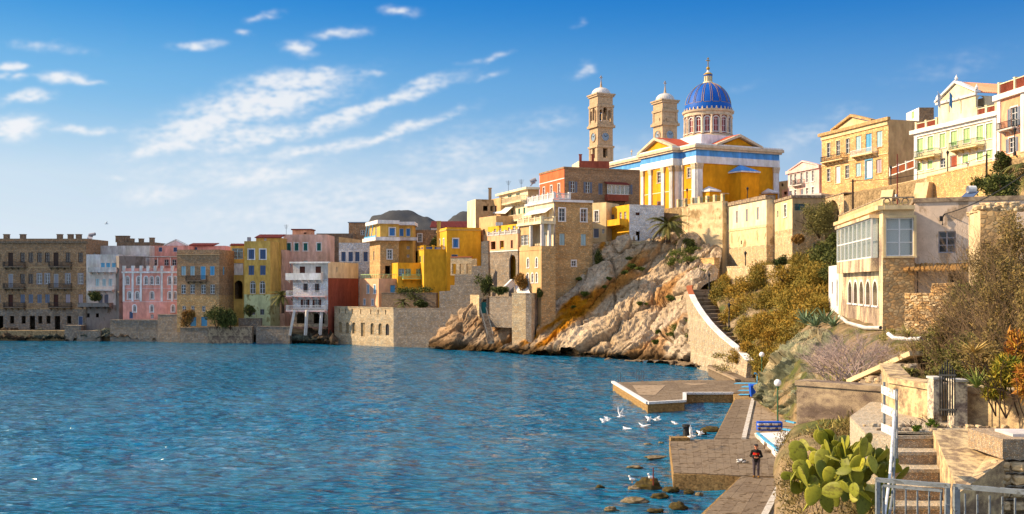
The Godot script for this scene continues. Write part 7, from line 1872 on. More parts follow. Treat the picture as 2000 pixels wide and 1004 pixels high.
func palm(label: String, base: Vector3, h: float, l: float, n: int, sd: int, droop := 0.9) -> void:
	var t := thing("palm_tree", label, "palm", base)
	var g := RandomNumberGenerator.new()
	g.seed = sd
	var b := MB.new()
	b.tube([Vector3.ZERO, Vector3(0.05, h * 0.5, 0), Vector3(0.02, h, 0), Vector3(0, h + 0.25, 0)], [0.42, 0.34, 0.4, 0.15], 10)
	part(t, "trunk", b, "wood_pole")
	for k in n:
		b = MB.new()
		b.tint = true
		b.col = Color(0.06, 0.075, 0.02).lerp(Color(0.17, 0.15, 0.04), g.randf())
		var a := TAU * k / n * 2.618 + g.randf()
		var up := lerpf(1.1, -0.5, float(k) / n)
		var out := Vector3(cos(a), 0, sin(a))
		var side := out.cross(UP)
		var p := Vector3(0, h + 0.1, 0)
		var d := (out + UP * up).normalized()
		for s in 16:
			var q := p + d * l / 16
			b.tri(p - side * 0.03, p + side * 0.03, q)
			var w := l * 0.2 * sin(PI * clampf((s + 1.5) / 17.0, 0, 1)) + 0.05
			for e in [-1, 1]:
				var tip: Vector3 = q + (side * e * 0.85 + d * 0.6 - UP * 0.35).normalized() * w
				b.tri(p, q, tip)
			p = q
			d = (d - UP * droop / 16 * (1 + s * 0.08)).normalized()
		part(t, "frond", b, "leaf")
func blade_plant(called: String, label: String, cat: String, base: Vector3, n: int, l: float, w: float, ca: Color, cb: Color, sd: int, flat := 0.9, group := "") -> void:
	var t := thing(called, label, cat, base, group)
	var g := RandomNumberGenerator.new()
	g.seed = sd
	for k in n:
		var b := MB.new()
		b.tint = true
		b.col = ca.lerp(cb, g.randf())
		var a := TAU * k * 0.381 + g.randf() * 0.4
		var out := Vector3(cos(a), 0, sin(a))
		var d := (out * flat + UP * lerpf(1.6, 0.15, float(k) / n)).normalized()
		var side := out.cross(UP).normalized()
		var p := Vector3.ZERO
		var ll := l * g.randf_range(0.75, 1.15)
		for s in 6:
			var q := p + d * ll / 6
			var w0: float = w * [0.7, 1.0, 0.95, 0.75, 0.5, 0.25][s]
			var w1: float = w * [1.0, 0.95, 0.75, 0.5, 0.25, 0.0][s]
			var dip := d.cross(side).normalized() * 0.35
			b.quad(p - side * w0 - dip * w0, p, q, q - side * w1 - dip * w1)
			b.quad(p, p + side * w0 - dip * w0, q + side * w1 - dip * w1, q)
			p = q
			d = (d - UP * 0.07).normalized()
		part(t, "leaf", b, "leaf")
func prickly_pear() -> void:
	var t := thing("prickly_pear", "large prickly pear with broad green pads beside the white handrail", "cactus", Vector3(X(1640, 17), 6.6, -17))
	var p := PackedVector3Array()
	for j in 11:
		for i in 17:   # an egg-shaped pad, flat, narrow at its foot; one unit long
			var a := TAU * i / 16
			var e := PI * j / 10
			var y := 0.5 - 0.5 * cos(e)
			var wd := 0.34 * sin(e) * (0.72 + 0.5 * y)
			p.append(Vector3(cos(a) * wd, y, sin(a) * wd * 0.17))
	var pad := grid_mesh(p, 17, 11)
	var g := RandomNumberGenerator.new()
	g.seed = 12
	var greens := []
	for k in 5:
		var m := mat("pad_%d" % k, 0.15 + 0.05 * k, 0.165 + 0.042 * k, 0.012 + 0.004 * k, "worn", 0.7, 0.3, 0.55)
		m.metallic_specular = 0.35
		greens.append(m)
	var tips := []
	# [px, py, d] of main stems' feet, then growth pad by pad
	for k in 30: tips.append([P(1556 + k * 6.1, 905 + fmod(k * 47.0, 105.0), 17.4 - fmod(k * 0.37, 1.6)), Vector3(g.randfn() * 0.6, 1, g.randfn() * 0.5).normalized(), 0])
	var count := 0
	while tips.size() and count < 170:
		var s: Array = tips.pop_front()
		var l := g.randf_range(0.25, 0.40) * (1.0 if s[2] < 3 else 0.85)
		var face := Vector3(g.randfn(), 0.15 * g.randfn(), g.randfn() + 0.5).normalized()
		var up: Vector3 = s[1]
		var x := up.cross(face).normalized()
		var z := x.cross(up)
		part(t, "pad", pad, greens[g.randi() % 5], Transform3D(Basis(x * l, up * l, z * l), s[0] - t.position))
		count += 1
		if s[2] < 4:
			for k in (2 if g.randf() < 0.62 else 1):
				var a := (g.randf() - 0.5) * 2.6
				var e: Vector3 = s[0] + up * l * (0.93 - 0.15 * absf(a)) + x * l * 0.3 * sin(a)
				var d := (up + x * a * 1.1 + z * g.randfn() * 0.6 + UP * 0.1).normalized()
				var lim := P(1640, 852 + absf(e.x - X(1660, 17)) * 55, 17).y
				if e.y < lim and e.x < X(1742, 17): tips.append([e, d, s[2] + 1])
		elif g.randf() < 0.5:
			var f := MB.new()
			f.lathe(Vector3.ZERO, [[0.012, 0], [0.028, 0.03], [0.03, 0.055], [0.018, 0.075], [0.0, 0.07]], 8)
			part(t, "fruit", f, "terracotta", Transform3D(Basis(), s[0] + up * l * 0.98 - t.position))

const TAMS := ["at the head of the stairway", "beside the upper street lamp", "beside the halfway street lamp", "lowest beside the stair wall foot", "lowest above the green rocks", "under the patched retaining wall", "in the heart of the thicket, above the halfway lamp", "in the heart of the thicket, below the clipped bush", "just below the lane wall middle", "against the white wing of the villa", "under the dark bush by the annex", "right beside the clipped bush", "touching the lane wall under the cream building", "between the agaves and the white wing", "hanging over the agaves", "above the globe lamp by the blue bin", "above the agave highest on the rock", "where the lane meets the stairway", "beneath the olive tree and the lane wall", "midway along the low stair wall"]
const DRY := ["beside the black gate top", "above the sloping rubble wall", "below the foot of the ruined wall", "hiding the foot of the ruined wall", "leaning on the ruined wall corner", "tallest, above the ruined wall top", "behind the straw coloured yucca", "behind the oleanders, halfway up", "beside the tallest one", "low, behind the stair side gate pier", "between the yuccas and the oleanders", "behind the rust red oleander", "low, next to the white handrail boards"]
func plants() -> void:
	var ol := Color(0.17, 0.155, 0.028)
	var rust := Color(0.46, 0.25, 0.035)
	# feathery tamarisks between the stairway and the villa
	var sp := [[1412, 575, 140, 2.6], [1440, 606, 131, 2.8], [1474, 646, 120, 2.9], [1462, 694, 112, 2.2], [1500, 704, 105, 2.4], [1455, 570, 136, 2.8], [1500, 585, 126, 3.0], [1532, 626, 115, 3.0], [1552, 592, 114, 2.8], [1592, 585, 107, 2.8], [1602, 545, 111, 2.8], [1545, 548, 122, 2.8], [1490, 545, 134, 2.6], [1582, 625, 102, 2.6], [1612, 606, 99, 2.3], [1522, 668, 109, 2.8], [1556, 660, 103, 2.4], [1430, 545, 143, 2.3], [1574, 522, 120, 2.6], [1497, 640, 116, 2.6]]
	for i in sp.size():
		var s: Array = sp[i]
		var c := P(s[0], s[1], s[2])
		bush("tamarisk_tree", ("feathery %s tamarisk " % ("golden brown" if i % 2 else "olive brown")) + TAMS[i], "tree", c, Vector3(s[3], s[3] * 0.82, s[3]), 7500, 0.24, 0.16, ol if i % 3 else Color(0.10, 0.11, 0.022), rust if i % 2 else Color(0.36, 0.22, 0.035), 300 + i, "tamarisks between the stairway and the villa", minf(ground(c.x, s[2]), c.y - 1.0), 16)
	for q in [[1612, 505, 118, 2.4, "dark green bush at the top of the tamarisk thicket, under the annex"], [1632, 522, 106, 2.2, "dark green bush against the end of the villa"], [1630, 478, 122, 1.8, "rounded green bush by the lane railing"]]:
		bush("green_bush", q[4], "bush", P(q[0], q[1], q[2]), Vector3(q[3], q[3] * 0.8, q[3]), 3500, 0.2, 0.3, Color(0.05, 0.065, 0.015), Color(0.13, 0.13, 0.03), 340 + int(q[0]))
	bush("clipped_bush", "small round dark bush standing above the tamarisks", "bush", P(1524, 512, 126), Vector3(1.0, 1.0, 1.0), 2200, 0.14, 0.3, Color(0.03, 0.05, 0.012), Color(0.07, 0.08, 0.02), 351, "", P(1524, 540, 126).y)
	bush("olive_tree", "spreading olive tree in front of the shaded annex", "tree", P(1600, 424, 138), Vector3(3.2, 2.8, 2.6), 9000, 0.2, 0.22, Color(0.10, 0.10, 0.03), Color(0.24, 0.20, 0.06), 352, "", P(1605, 465, 138).y, 20)
	for q in [[945, 556, 170, 1.7, 2.0, "dark green bush beside the headland steps"], [974, 568, 166, 2.2, 0.8, "low hedge on the courtyard wall"], [1016, 549, 167, 1.4, 1.7, "rust brown climber in front of the tall arch"], [1055, 572, 162, 0.6, 0.8, "small shrub at the corner of the loggia house"], [1170, 510, 171, 1.0, 2.4, "dark ivy hanging below the yellow and white house"], [424, 615, 187, 2.4, 2.6, "dark leafy bush in front of the dark stone house"], [450, 622, 187.5, 2.0, 2.2, "broad dark bush beside the ochre house steps"], [366, 620, 188.5, 1.6, 1.8, "dry brown bush under the dark stone house"], [487, 607, 189, 1.3, 1.2, "small dark shrub under the mint ground floor"], [810, 575, 182, 3.6, 1.8, "wide dark bush on the fort terrace"], [822, 594, 178, 1.2, 0.8, "pale green shrub on the fort wall"], [850, 480, 192, 1.0, 2.0, "dark vine behind the yellow house"], [185, 577, 195.5, 1.4, 1.2, "green climber on the white house balcony"], [1955, 318, 121, 1.1, 1.5, "round dark shrub on the golden retaining wall"], [1940, 365, 110, 2.6, 2.0, "grey green shrub above the pink house roof"], [1965, 370, 100, 2.4, 1.8, "olive coloured shrub beside the palm above the pink house"], [1560, 468, 140, 1.0, 0.8, "dry shrub on the lane wall"], [1345, 478, 168, 1.4, 1.2, "green shrub on the cliff top beside the palm"]]:
		var dry: bool = "brown" in q[5] or "dry" in q[5]
		bush("shrub", q[5], "shrub", P(q[0], q[1], q[2]), Vector3(q[3], q[4], q[3] * 0.8), 2400, 0.22, 0.32, Color(0.2, 0.11, 0.03) if dry else Color(0.035, 0.05, 0.014), Color(0.32, 0.17, 0.04) if dry else Color(0.12, 0.13, 0.03), int(q[0]) + 17)
	palm("squat palm tree with arching fronds on the cliff top", P(1305, 474, 169.9), 3.0, 4.3, 40, 401)
	palm("dark palm tree between the ochre and balcony houses", P(551, 612, 188), 3.2, 3.0, 30, 402)
	palm("small palm on the fort terrace", P(787, 600, 178), 0.8, 1.9, 22, 403)
	palm("tall palm whose fronds hang before the salmon mansion", P(2012, 420, 104), 4.6, 3.6, 34, 404, 1.4)
	# grass and herbs growing from cracks in the cliff
	var tufts := [[1265, 500, 171, 1.6], [1325, 495, 166, 2.2], [1345, 505, 163, 2.0], [1310, 510, 165, 1.5], [1235, 520, 168, 0.9], [1220, 532, 167, 0.8], [1140, 573, 167, 1.0], [1190, 545, 168, 0.6], [1130, 545, 170, 0.7], [1250, 525, 167, 0.8], [1043, 625, 165, 1.2], [1310, 582, 155, 1.0], [1255, 593, 158, 0.8], [1330, 640, 146, 1.8], [1345, 660, 142, 1.5], [1318, 655, 146, 1.2], [1280, 668, 147, 0.6], [1285, 648, 149, 0.6], [1145, 530, 172, 0.8], [1160, 500, 173, 0.9], [1352, 625, 144, 1.0], [1085, 590, 170, 0.6], [1365, 530, 158, 1.6], [1385, 535, 157, 1.5], [1230, 505, 170, 0.7], [1120, 600, 165, 0.5], [1180, 560, 166, 0.5], [1355, 487, 167, 1.8], [1335, 478, 170, 1.8]]
	for i in tufts.size():
		var q: Array = tufts[i]
		bush("cliff_plant", "low green plant rooted in a crack of the cliff", "plant", P(q[0], q[1], q[2] - 0.6), Vector3(q[3], q[3] * 0.5, q[3] * 0.8), 900, 0.16, 0.3, Color(0.04, 0.07, 0.012), Color(0.15, 0.17, 0.03), 500 + i, "plants growing on the cliff", -99.0, 7)
	# agaves and yuccas
	for q in [[1572, 632, 88, 14, 1.9, "blue green agave highest on the green rock"], [1592, 640, 85, 14, 1.8, "blue green agave in the middle of the agave clump"], [1612, 632, 84, 14, 1.8, "blue green agave against the villa corner"], [1628, 640, 80, 12, 1.4, "small agave beside the pale ledge"]]:
		blade_plant("agave", q[5], "agave", P(q[0], q[1], q[2]), q[3] + 8, q[4], 0.13, Color(0.07, 0.13, 0.08), Color(0.20, 0.27, 0.15), int(q[0]), 0.9, "agaves under the villa")
	blade_plant("yucca", "spiky green yucca behind the whitewashed gate pier", "yucca", P(1908, 758, 22.0), 46, 0.62, 0.018, Color(0.08, 0.14, 0.03), Color(0.28, 0.30, 0.07), 601, 0.8)
	blade_plant("yucca", "yucca with drooping straw coloured dead leaves above the black gate", "yucca", P(1903, 690, 24.5), 60, 0.6, 0.02, Color(0.38, 0.25, 0.07), Color(0.55, 0.40, 0.14), 602, 1.6)
	blade_plant("yucca", "small yucca growing beside the white pipe", "yucca", P(1772, 660, 47), 40, 0.7, 0.03, Color(0.12, 0.14, 0.03), Color(0.35, 0.28, 0.07), 603, 0.9)
	# bare bush and the tall dry thicket
	var g := RandomNumberGenerator.new()
	g.seed = 77
	for q in [[1655, 728, 44, 2.3, "leafless grey lilac bush spreading below the white arches"], [1690, 735, 42, 2.0, "leafless grey bush beside the sloping rubble wall"], [1632, 735, 46, 1.9, "leafless grey bush above the green rocks"]]:
		var t := thing("bare_bush", q[4], "bush", P(q[0], q[1], q[2]))
		var b := MB.new()
		for k in 15: branches(b, Vector3(g.randfn() * 0.25, -0.3, g.randfn() * 0.25), Vector3(g.randfn() * 0.75, 0.8, g.randfn() * 0.6).normalized(), q[3] * 0.38, 0.03, 4, g, 0.55, 3)
		part(t, "branches", b, mat("bare_twig_%d" % int(q[0]), 0.36, 0.27, 0.24, "", 1, 0, 0.9))
	var thick := [[1840, 690, 33, 1.0, 1.1], [1800, 715, 34, 0.8, 0.7], [1870, 640, 33, 0.9, 1.2], [1905, 600, 34, 1.1, 1.3], [1940, 540, 34, 1.1, 1.4], [1985, 480, 34, 1.2, 1.5], [1900, 690, 29, 0.9, 0.9], [1955, 620, 30, 1.1, 1.3], [2000, 560, 30, 1.0, 1.4], [1850, 735, 28, 0.8, 0.45], [1945, 690, 27, 0.8, 0.9], [2010, 640, 27, 0.9, 1.2], [1790, 745, 30, 0.7, 0.4]]
	for i in thick.size():
		var q: Array = thick[i]
		var c := P(q[0], q[1], q[2])
		var low := minf(ground(c.x, q[2]), c.y - q[4])
		var t := thing("dry_bush", "dry grey brown bush " + DRY[i], "bush", Vector3(c.x, low, c.z), "dry bushes below the ruined wall")
		var b := MB.new()
		for k in 11: branches(b, Vector3(g.randfn() * 0.2, 0, g.randfn() * 0.2), Vector3(g.randfn() * 0.4, 1, g.randfn() * 0.4).normalized(), (c.y + q[4] - low) * 0.33, 0.022, 4, g, 0.38, 3)
		part(t, "branches", b, "dry_twig")
		part(t, "foliage", crown(clumps(c - t.position, Vector3(q[3], q[4], q[3]), 14, 0.4, 700 + i), 6500, 0.062, 0.28, Color(0.13, 0.105, 0.03), Color(0.30, 0.20, 0.07) if i % 3 else Color(0.17, 0.18, 0.04), 720 + i), "leaf")
	for q in [[1965, 725, 21.5, 0.42, 0.45, 0.8, "mostly green and yellow oleander over the plaster wall"], [1990, 680, 21.8, 0.4, 0.6, 0.3, "rust red oleander, tallest above the plaster wall"], [1945, 765, 21.8, 0.25, 0.2, 0.9, "small green oleander beside the yucca"], [2005, 745, 21, 0.35, 0.5, 0.5, "orange leaved oleander low over the plaster wall"]]:
		bush("oleander", q[6], "bush", P(q[0], q[1], q[2]), Vector3(q[3], q[4], q[3]) * 0.85, 1500, 0.13, 0.13, Color(0.10, 0.16, 0.02) if q[5] > 0.6 else Color(0.30, 0.07, 0.02), Color(0.42, 0.27, 0.03), 800 + int(q[0]), "oleanders above the plaster wall", 8.3, 14)
	# herbs and dry grass on the slopes
	var herb := []
	for k in 260:
		var d := lerpf(24, 70, pow(g.randf(), 1.3))
		var x := X(g.randf_range(1610, 1990), d)
		herb.append([Vector3(x, ground(x, d) + 0.1, -d), Vector3(0.45, 0.22, 0.45) * g.randf_range(0.6, 1.5)])
	var o := part(self, numbered("slope_grass"), crown(herb, 42000, 0.12, 0.16, Color(0.14, 0.15, 0.03), Color(0.36, 0.26, 0.09), 901, 0.9), "leaf")
	tag(o, "green and straw coloured herbs covering the slope", "grass")
	o.set_meta("kind", "stuff")
	herb = []
	for k in 320:
		var d := lerpf(72, 150, g.randf())
		var x := X(g.randf_range(1400, 1700), d)
		var y := ground(x, d)
		if y > 1.5 and d > 97: herb.append([Vector3(x, y + 0.2, -d), Vector3(1.0, 0.4, 1.0) * g.randf_range(0.6, 1.5)])
	o = part(self, numbered("hill_scrub"), crown(herb, 40000, 0.2, 0.2, Color(0.10, 0.11, 0.025), Color(0.33, 0.23, 0.07), 902, 0.7), "leaf")
	tag(o, "low scrub and dry grass covering the hillside below the mansions", "scrub")
	o.set_meta("kind", "stuff")
	herb = []
	for k in 90:
		var p := P(g.randf_range(1545, 1720), g.randf_range(880, 1000), g.randf_range(17.6, 29))
		herb.append([Vector3(p.x, ground(p.x, -p.z) + 0.1, p.z), Vector3(0.35, 0.3, 0.35)])
	for k in 150:   # and down the steep bank beside it
		var d := g.randf_range(15.5, 31)
		herb.append([Vector3(remap(d, 16, 31, 4.68, 8.5) + g.randf_range(-0.05, 0.2), g.randf_range(3.0, 6.6), -d), Vector3(0.3, 0.4, 0.35)])
	o = part(self, numbered("cactus_scrub"), crown(herb, 70000, 0.055, 0.22, Color(0.07, 0.065, 0.018), Color(0.27, 0.18, 0.06), 903, 0.6), "leaf")
	tag(o, "dark tangled scrub and dead leaves around the prickly pear", "scrub")
	o.set_meta("kind", "stuff")
	for q in [[1822, 826, 22.2, 0.13, "small bright green tuft at the foot of the black gate"], [1790, 838, 21.6, 0.1, "flat green weed on the stair landing"]]:
		bush("weed_tuft", q[4], "plant", P(q[0], q[1], q[2]), Vector3(q[3] * 1.2, q[3], q[3]), 700, 0.03, 0.3, Color(0.05, 0.11, 0.01), Color(0.16, 0.22, 0.03), int(q[0]), "", -99.0, 6)
	var dead := thing("dead_stems", "thin leafless stems standing beside the prickly pear", "plant", P(1600, 1000, 18))
	var db := MB.new()
	for k in 9: branches(db, P(1570 + k * 9, 1000, 18.5 + 0.2 * k) - dead.position, Vector3(g.randfn() * 0.3, 1, g.randfn() * 0.2).normalized(), 0.6, 0.012, 2, g, 0.35, 3)
	part(dead, "stems", db, "dry_twig")
	prickly_pear()

# ---- people and animals: one continuous skin round tapered bones (surface nets)
func skin(bones: Array, cell: float, blend: float, b: MB) -> void:   # bones: [from, to, radius, radius, colour]
	var lo := Vector3.INF
	var hi := -Vector3.INF
	for q in bones:
		for e in 2:
			lo = lo.min(q[e] - Vector3.ONE * (q[2 + e] + cell * 2)); hi = hi.max(q[e] + Vector3.ONE * (q[2 + e] + cell * 2))
	var n := Vector3i(((hi - lo) / cell).ceil()) + Vector3i.ONE
	var f := PackedFloat32Array()
	f.resize(n.x * n.y * n.z)
	f.fill(9.0)
	for q in bones:   # each bone touches only the cells near it
		var rr: float = maxf(q[2], q[3]) + blend * 1.5 + cell * 2
		var a0 := Vector3i((((q[0] as Vector3).min(q[1]) - Vector3.ONE * rr - lo) / cell).floor()).clamp(Vector3i.ZERO, n - Vector3i.ONE)
		var a1 := Vector3i((((q[0] as Vector3).max(q[1]) + Vector3.ONE * rr - lo) / cell).ceil()).clamp(Vector3i.ZERO, n - Vector3i.ONE)
		var ab: Vector3 = q[1] - q[0]
		var l2 := maxf(ab.length_squared(), 1e-8)
		for z in range(a0.z, a1.z + 1):
			for y in range(a0.y, a1.y + 1):
				for x in range(a0.x, a1.x + 1):
					var p := lo + Vector3(x, y, z) * cell
					var t := clampf((p - q[0]).dot(ab) / l2, 0, 1)
					var d: float = (p - q[0] - ab * t).length() - lerpf(q[2], q[3], t)
					var i := x + n.x * (y + n.y * z)
					var o := f[i]
					var h := maxf(blend - absf(o - d), 0) / blend
					f[i] = minf(o, d) - h * h * blend * 0.25
	var vert := {}
	var tone := {}
	for z in n.z - 1:
		for y in n.y - 1:
			for x in n.x - 1:
				var i := x + n.x * (y + n.y * z)
				var s := Vector3.ZERO
				var k := 0
				var inside := f[i] < 0
				var mixed := false
				for c in 8:
					if (f[i + (c & 1) + n.x * ((c >> 1) & 1) + n.x * n.y * (c >> 2)] < 0) != inside: mixed = true
				if not mixed: continue
				for c in 8:
					for e in 3:
						if c & (1 << e): continue
						var g := c | (1 << e)
						var va := f[i + (c & 1) + n.x * ((c >> 1) & 1) + n.x * n.y * (c >> 2)]
						var vb := f[i + (g & 1) + n.x * ((g >> 1) & 1) + n.x * n.y * (g >> 2)]
						if (va < 0) != (vb < 0):
							s += Vector3(c & 1, (c >> 1) & 1, c >> 2).lerp(Vector3(g & 1, (g >> 1) & 1, g >> 2), va / (va - vb)); k += 1
				var p := lo + (Vector3(x, y, z) + s / k) * cell
				vert[i] = p
				var best := 9.0
				for q in bones:
					var ab: Vector3 = q[1] - q[0]
					var t := clampf((p - q[0]).dot(ab) / maxf(ab.length_squared(), 1e-8), 0, 1)
					var d: float = (p - q[0] - ab * t).length() - lerpf(q[2], q[3], t)
					if d < best:
						best = d; tone[i] = q[4]
	var st := [1, n.x, n.x * n.y]
	for i in vert:
		for e in 3:   # one quad round each crossed edge
			var u: int = st[(e + 1) % 3]
			var w: int = st[(e + 2) % 3]
			if (f[i] < 0) != (f[i + st[e]] < 0) and vert.has(i - u) and vert.has(i - w) and vert.has(i - u - w):
				b.col = tone[i]
				if f[i] < 0: b.quad(vert[i], vert[i - w], vert[i - u - w], vert[i - u])
				else: b.quad(vert[i], vert[i - u], vert[i - u - w], vert[i - w])
func person() -> void:
	var base := G(1477, 932, 0.91)
	var t := thing("person", "man in flat cap, black jumper with red chest band and grey trousers", "person", base)
	var R := Basis(UP, deg_to_rad(-14))
	var V := func(x: float, y: float, z: float) -> Vector3: return R * Vector3(x, y, z)
	var blk := Color(0.012, 0.012, 0.014)
	var gry := Color(0.075, 0.06, 0.07)
	var shoe := Color(0.20, 0.10, 0.02)
	var flesh := Color(0.45, 0.19, 0.11)
	var b := MB.new()
	b.tint = true
	var bones := [[V.call(0, 0.98, 0), V.call(0, 1.12, 0.01), 0.165, 0.165, blk], [V.call(0, 1.1, 0.01), V.call(0, 1.36, 0), 0.165, 0.15, blk], [V.call(-0.13, 1.38, 0), V.call(0.13, 1.38, 0), 0.085, 0.085, blk], [V.call(0, 1.40, 0), V.call(0, 1.50, 0.01), 0.07, 0.058, blk], [V.call(0, 1.48, 0.01), V.call(0, 1.56, 0.02), 0.056, 0.055, flesh],
		[V.call(-0.1, 0.93, 0), V.call(0.1, 0.93, 0), 0.12, 0.12, gry]]
	for s in [-1, 1]:
		bones.append([V.call(s * 0.095, 0.9, 0), V.call(s * 0.105, 0.5, 0.02), 0.105, 0.075, gry])
		bones.append([V.call(s * 0.105, 0.5, 0.02), V.call(s * 0.11, 0.1, -0.01), 0.075, 0.06, gry])
		bones.append([V.call(s * 0.11, 0.05, -0.05), V.call(s * 0.135, 0.04, 0.15), 0.05, 0.042, shoe])
		bones.append([V.call(s * 0.2, 1.38, 0), V.call(s * 0.29, 1.12, -0.03), 0.072, 0.056, blk])
	# one forearm folded across the waist, the other behind the hip
	bones.append([V.call(-0.29, 1.12, -0.03), V.call(-0.12, 1.08, 0.2), 0.054, 0.042, blk])
	bones.append([V.call(0.29, 1.12, -0.03), V.call(0.13, 1.06, 0.2), 0.054, 0.042, blk])
	skin(bones, 0.022, 0.05, b)
	# hands: palm, four fingers and thumb each, clasped before the belt
	for s in [-1, 1]:
		var o: Vector3 = V.call(s * 0.12, 1.075, 0.2)
		var hb := [[o, o + V.call(-s * 0.07, -0.004, 0.025), 0.03, 0.028, flesh]]
		for k in 4:
			var k0: Vector3 = o + V.call(-s * 0.075, 0.026 - 0.018 * k, 0.028)
			var k1: Vector3 = k0 + V.call(-s * 0.035, -0.002, 0.012)
			hb.append([k0, k1, 0.0095, 0.009, flesh]); hb.append([k1, k1 + V.call(-s * (0.026 - 0.003 * absf(k - 1.3)), -0.006, -0.016), 0.009, 0.008, flesh])
		hb.append([o + V.call(-s * 0.025, 0.025, 0.02), o + V.call(-s * 0.055, 0.05, 0.035), 0.011, 0.01, flesh]); hb.append([o + V.call(-s * 0.055, 0.05, 0.035), o + V.call(-s * 0.08, 0.05, 0.045), 0.01, 0.009, flesh])
		skin(hb, 0.007, 0.008, b)
	# head with brow, nose, ears, chin
	var dark := Color(0.03, 0.02, 0.018)
	var hd := [[V.call(0, 1.66, 0.0), V.call(0, 1.64, 0.025), 0.088, 0.082, flesh], [V.call(0, 1.59, 0.035), V.call(0, 1.57, 0.055), 0.06, 0.04, flesh], [V.call(0, 1.655, 0.1), V.call(0, 1.625, 0.118), 0.012, 0.017, flesh], [V.call(-0.03, 1.58, 0.09), V.call(0.03, 1.58, 0.09), 0.008, 0.008, Color(0.3, 0.09, 0.07)], [V.call(0, 1.67, -0.03), V.call(0, 1.62, -0.045), 0.082, 0.06, Color(0.22, 0.19, 0.17)]]
	for s in [-1, 1]:
		hd.append([V.call(s * 0.09, 1.65, 0), V.call(s * 0.088, 1.62, 0.005), 0.02, 0.014, flesh])
		hd.append([V.call(s * 0.034, 1.652, 0.094), V.call(s * 0.036, 1.652, 0.096), 0.011, 0.011, dark])
	skin(hd, 0.011, 0.014, b)
	part(t, "body", b, "tinted")
	var c := MB.new()
	c.tint = true
	c.col = Color(0.02, 0.022, 0.025)
	var cap := []
	for k in 7: cap.append([0.108 * cos(PI / 2 * k / 6.5) + 0.004, 0.075 * sin(PI / 2 * k / 6)])
	c.lathe(V.call(0, 1.69, 0.005), cap, 16)
	c.hexa([V.call(-0.08, 1.685, 0.09), V.call(0.08, 1.685, 0.09), V.call(0.05, 1.675, 0.165), V.call(-0.05, 1.675, 0.165), V.call(-0.08, 1.705, 0.09), V.call(0.08, 1.705, 0.09), V.call(0.05, 1.69, 0.165), V.call(-0.05, 1.69, 0.165)])
	part(t, "flat_cap", c, "tinted")
	var r := MB.new()   # knitted red band round the chest, with a small yellow mark
	r.tint = true
	r.col = Color(0.42, 0.012, 0.01)
	r.xf = Transform3D(R, Vector3.ZERO)
	r.lathe(Vector3(0, 0, 0.0), [[0.172, 1.19], [0.178, 1.21], [0.176, 1.3], [0.168, 1.32]], 20, 0.25, PI - 0.25)
	r.col = Color(0.7, 0.3, 0.02)
	r.box(Vector3(-0.025, 1.22, 0.165), Vector3(0.02, 1.275, 0.183))
	part(t, "chest_band", r, "tinted")
func cat() -> void:
	var base := G(1449, 903, 0.92)
	var t := thing("cat", "white and tabby cat lying on the jetty slabs near the man", "cat", base)
	var w := Color(0.72, 0.7, 0.66)
	var d := Color(0.07, 0.05, 0.035)
	var b := MB.new()
	b.tint = true
	var q := [[Vector3(-0.17, 0.1, 0), Vector3(-0.02, 0.11, 0), 0.085, 0.095, w], [Vector3(-0.02, 0.1, 0), Vector3(0.14, 0.09, 0), 0.095, 0.09, d], [Vector3(0.12, 0.08, 0.02), Vector3(0.2, 0.07, 0.02), 0.08, 0.06, w], [Vector3(-0.2, 0.13, 0.02), Vector3(-0.26, 0.15, 0.04), 0.05, 0.05, w], [Vector3(-0.27, 0.145, 0.05), Vector3(-0.3, 0.135, 0.065), 0.035, 0.022, w],
		[Vector3(-0.235, 0.19, 0.02), Vector3(-0.235, 0.225, 0.015), 0.02, 0.006, d], [Vector3(-0.265, 0.19, 0.055), Vector3(-0.268, 0.222, 0.06), 0.02, 0.006, d], [Vector3(-0.16, 0.04, 0.06), Vector3(-0.34, 0.02, 0.08), 0.03, 0.02, w], [Vector3(-0.14, 0.04, -0.04), Vector3(-0.31, 0.02, -0.03), 0.03, 0.02, w], [Vector3(0.12, 0.04, 0.07), Vector3(0.0, 0.02, 0.13), 0.04, 0.022, w], [Vector3(0.2, 0.05, 0.0), Vector3(0.34, 0.02, -0.03), 0.025, 0.02, d], [Vector3(0.34, 0.02, -0.03), Vector3(0.44, 0.04, -0.01), 0.02, 0.014, d]]
	skin(q, 0.014, 0.03, b)
	part(t, "body", b, "tinted")
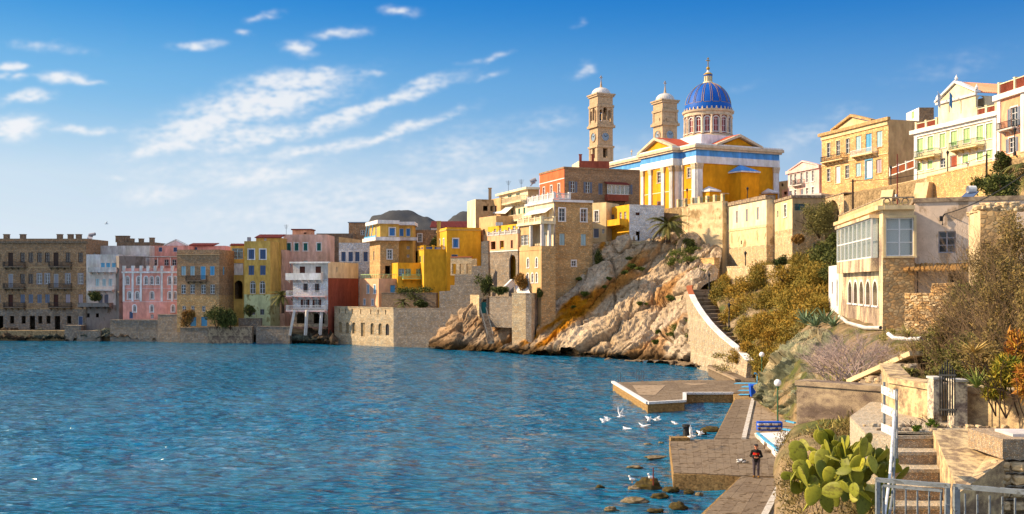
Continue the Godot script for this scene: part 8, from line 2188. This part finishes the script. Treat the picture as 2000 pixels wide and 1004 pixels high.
func gull(label: String, p: Vector3, turn: float, up: float, fly: bool, pitch := 0.0) -> void:
	var t := thing("gull", label, "gull", p, "gulls by the near jetty")
	t.rotation = Vector3(0, turn, pitch)
	var w := Color(0.84, 0.84, 0.84)
	var g := Color(0.42, 0.44, 0.47)
	var o := Color(0.7, 0.25, 0.02)
	var b := MB.new()
	b.tint = true
	# facing -x
	var q := []
	if fly:
		q = [[Vector3(-0.12, 0, 0), Vector3(0.1, 0.0, 0), 0.075, 0.06, w], [Vector3(0.1, 0, 0), Vector3(0.26, 0.01, 0), 0.05, 0.02, w], [Vector3(-0.15, 0.02, 0), Vector3(-0.22, 0.04, 0), 0.045, 0.042, w], [Vector3(-0.25, 0.035, 0), Vector3(-0.31, 0.02, 0), 0.016, 0.008, o]]
		for s in [-1, 1]:   # wings: arm, hand and a fan of flight feathers
			var e := Vector3(-0.06, 0.2 * up + 0.05, s * 0.26)
			var h := Vector3(0.06, (0.2 + 0.28 * signf(up)) * up, s * 0.55)
			q.append([Vector3(-0.05, 0.04, s * 0.04), e, 0.035, 0.025, w]); q.append([e, h, 0.025, 0.012, w])
			for k in 5: q.append([Vector3(-0.02, 0.04, s * 0.05).lerp(e, k / 4.0), Vector3(0.1, 0.03, s * 0.06).lerp(e + Vector3(0.17, 0, 0), k / 4.0), 0.022, 0.012, w if k % 2 else g])
			for k in 5: q.append([e.lerp(h, k / 5.0), e.lerp(h, k / 5.0) + Vector3(0.15 - 0.02 * k, 0, s * 0.03), 0.018, 0.011, w if k < 4 else g])
		skin(q, 0.018, 0.02, b)
	else:
		q = [[Vector3(-0.08, 0.2, 0), Vector3(0.08, 0.17, 0), 0.085, 0.07, w], [Vector3(0.05, 0.19, 0), Vector3(0.26, 0.13, 0), 0.06, 0.018, g], [Vector3(-0.12, 0.25, 0), Vector3(-0.15, 0.34, 0), 0.05, 0.045, w], [Vector3(-0.16, 0.35, 0), Vector3(-0.17, 0.36, 0), 0.052, 0.05, w], [Vector3(-0.21, 0.35, 0), Vector3(-0.27, 0.335, 0), 0.015, 0.008, o]]
		for s in [-1, 1]:
			q.append([Vector3(0, 0.13, s * 0.035), Vector3(0.0, 0.01, s * 0.035), 0.012, 0.01, o]); q.append([Vector3(0, 0.01, s * 0.035), Vector3(-0.05, 0.005, s * 0.04), 0.012, 0.012, o])
		skin(q, 0.014, 0.02, b)
	part(t, "body", b, "tinted")
func life() -> void:
	person()
	cat()
	# [px, py, d, heading, wing lift]
	for q in [[1179, 821, 63, 0.3, -0.9, "white gull diving with drooped wings, touching the gull behind it"], [1187, 817, 64, 0.5, -1.0, "white gull with arched wings just behind the diving gull"], [1213, 814, 64, 0.6, 1.3, "gull with both wings raised in a wide vee"], [1224, 838, 62, 0.8, 0.15, "gull gliding low with level wings over the open water"], [1258, 833, 62, 1.0, 0.35, "gull banking with grey wings half spread over the water"], [1268, 817, 63, 0.2, -1.0, "gull braking with wings arched downward, a small gull at its tail"], [1284, 820, 65, 0.0, 0.4, "small gull following the braking gull"], [1318, 826, 66, 0.4, -0.5, "grey winged gull low over the rocks before the bollard"], [1351, 853, 62, 0.3, 1.4, "gull landing with raised wings on the jetty edge"], [1368, 845, 63, 0.1, -1.0, "white gull with arched wings beside the landing gull"]]:
		gull(q[5], P(q[0], q[1], q[2]), q[3] - 0.4, q[4], true, 0.15 if q[4] > 0 else -0.25)
	gull("gull with orange legs standing on the pale end of the weedy rock", G(1235, 947, 0.1) + UP * 0.12, 0.1, 0, false)
	gull("gull standing on the weedy rock beside the rusty stake", G(1272, 945, 0.3) + UP * 0.18, 0.3, 0, false)
	gull("lone gull flying high before the pale sky over the stone mansion", P(208, 437, 120), 0.4, 0.6, true)

func _ready() -> void:
	rng.seed = 7
	textures()
	setting()
	materials()
	water()
	terrain()
	west()
	headland()
	church()
	mansions()
	shore()
	east_house()
	foreground()
	plants()
	life()
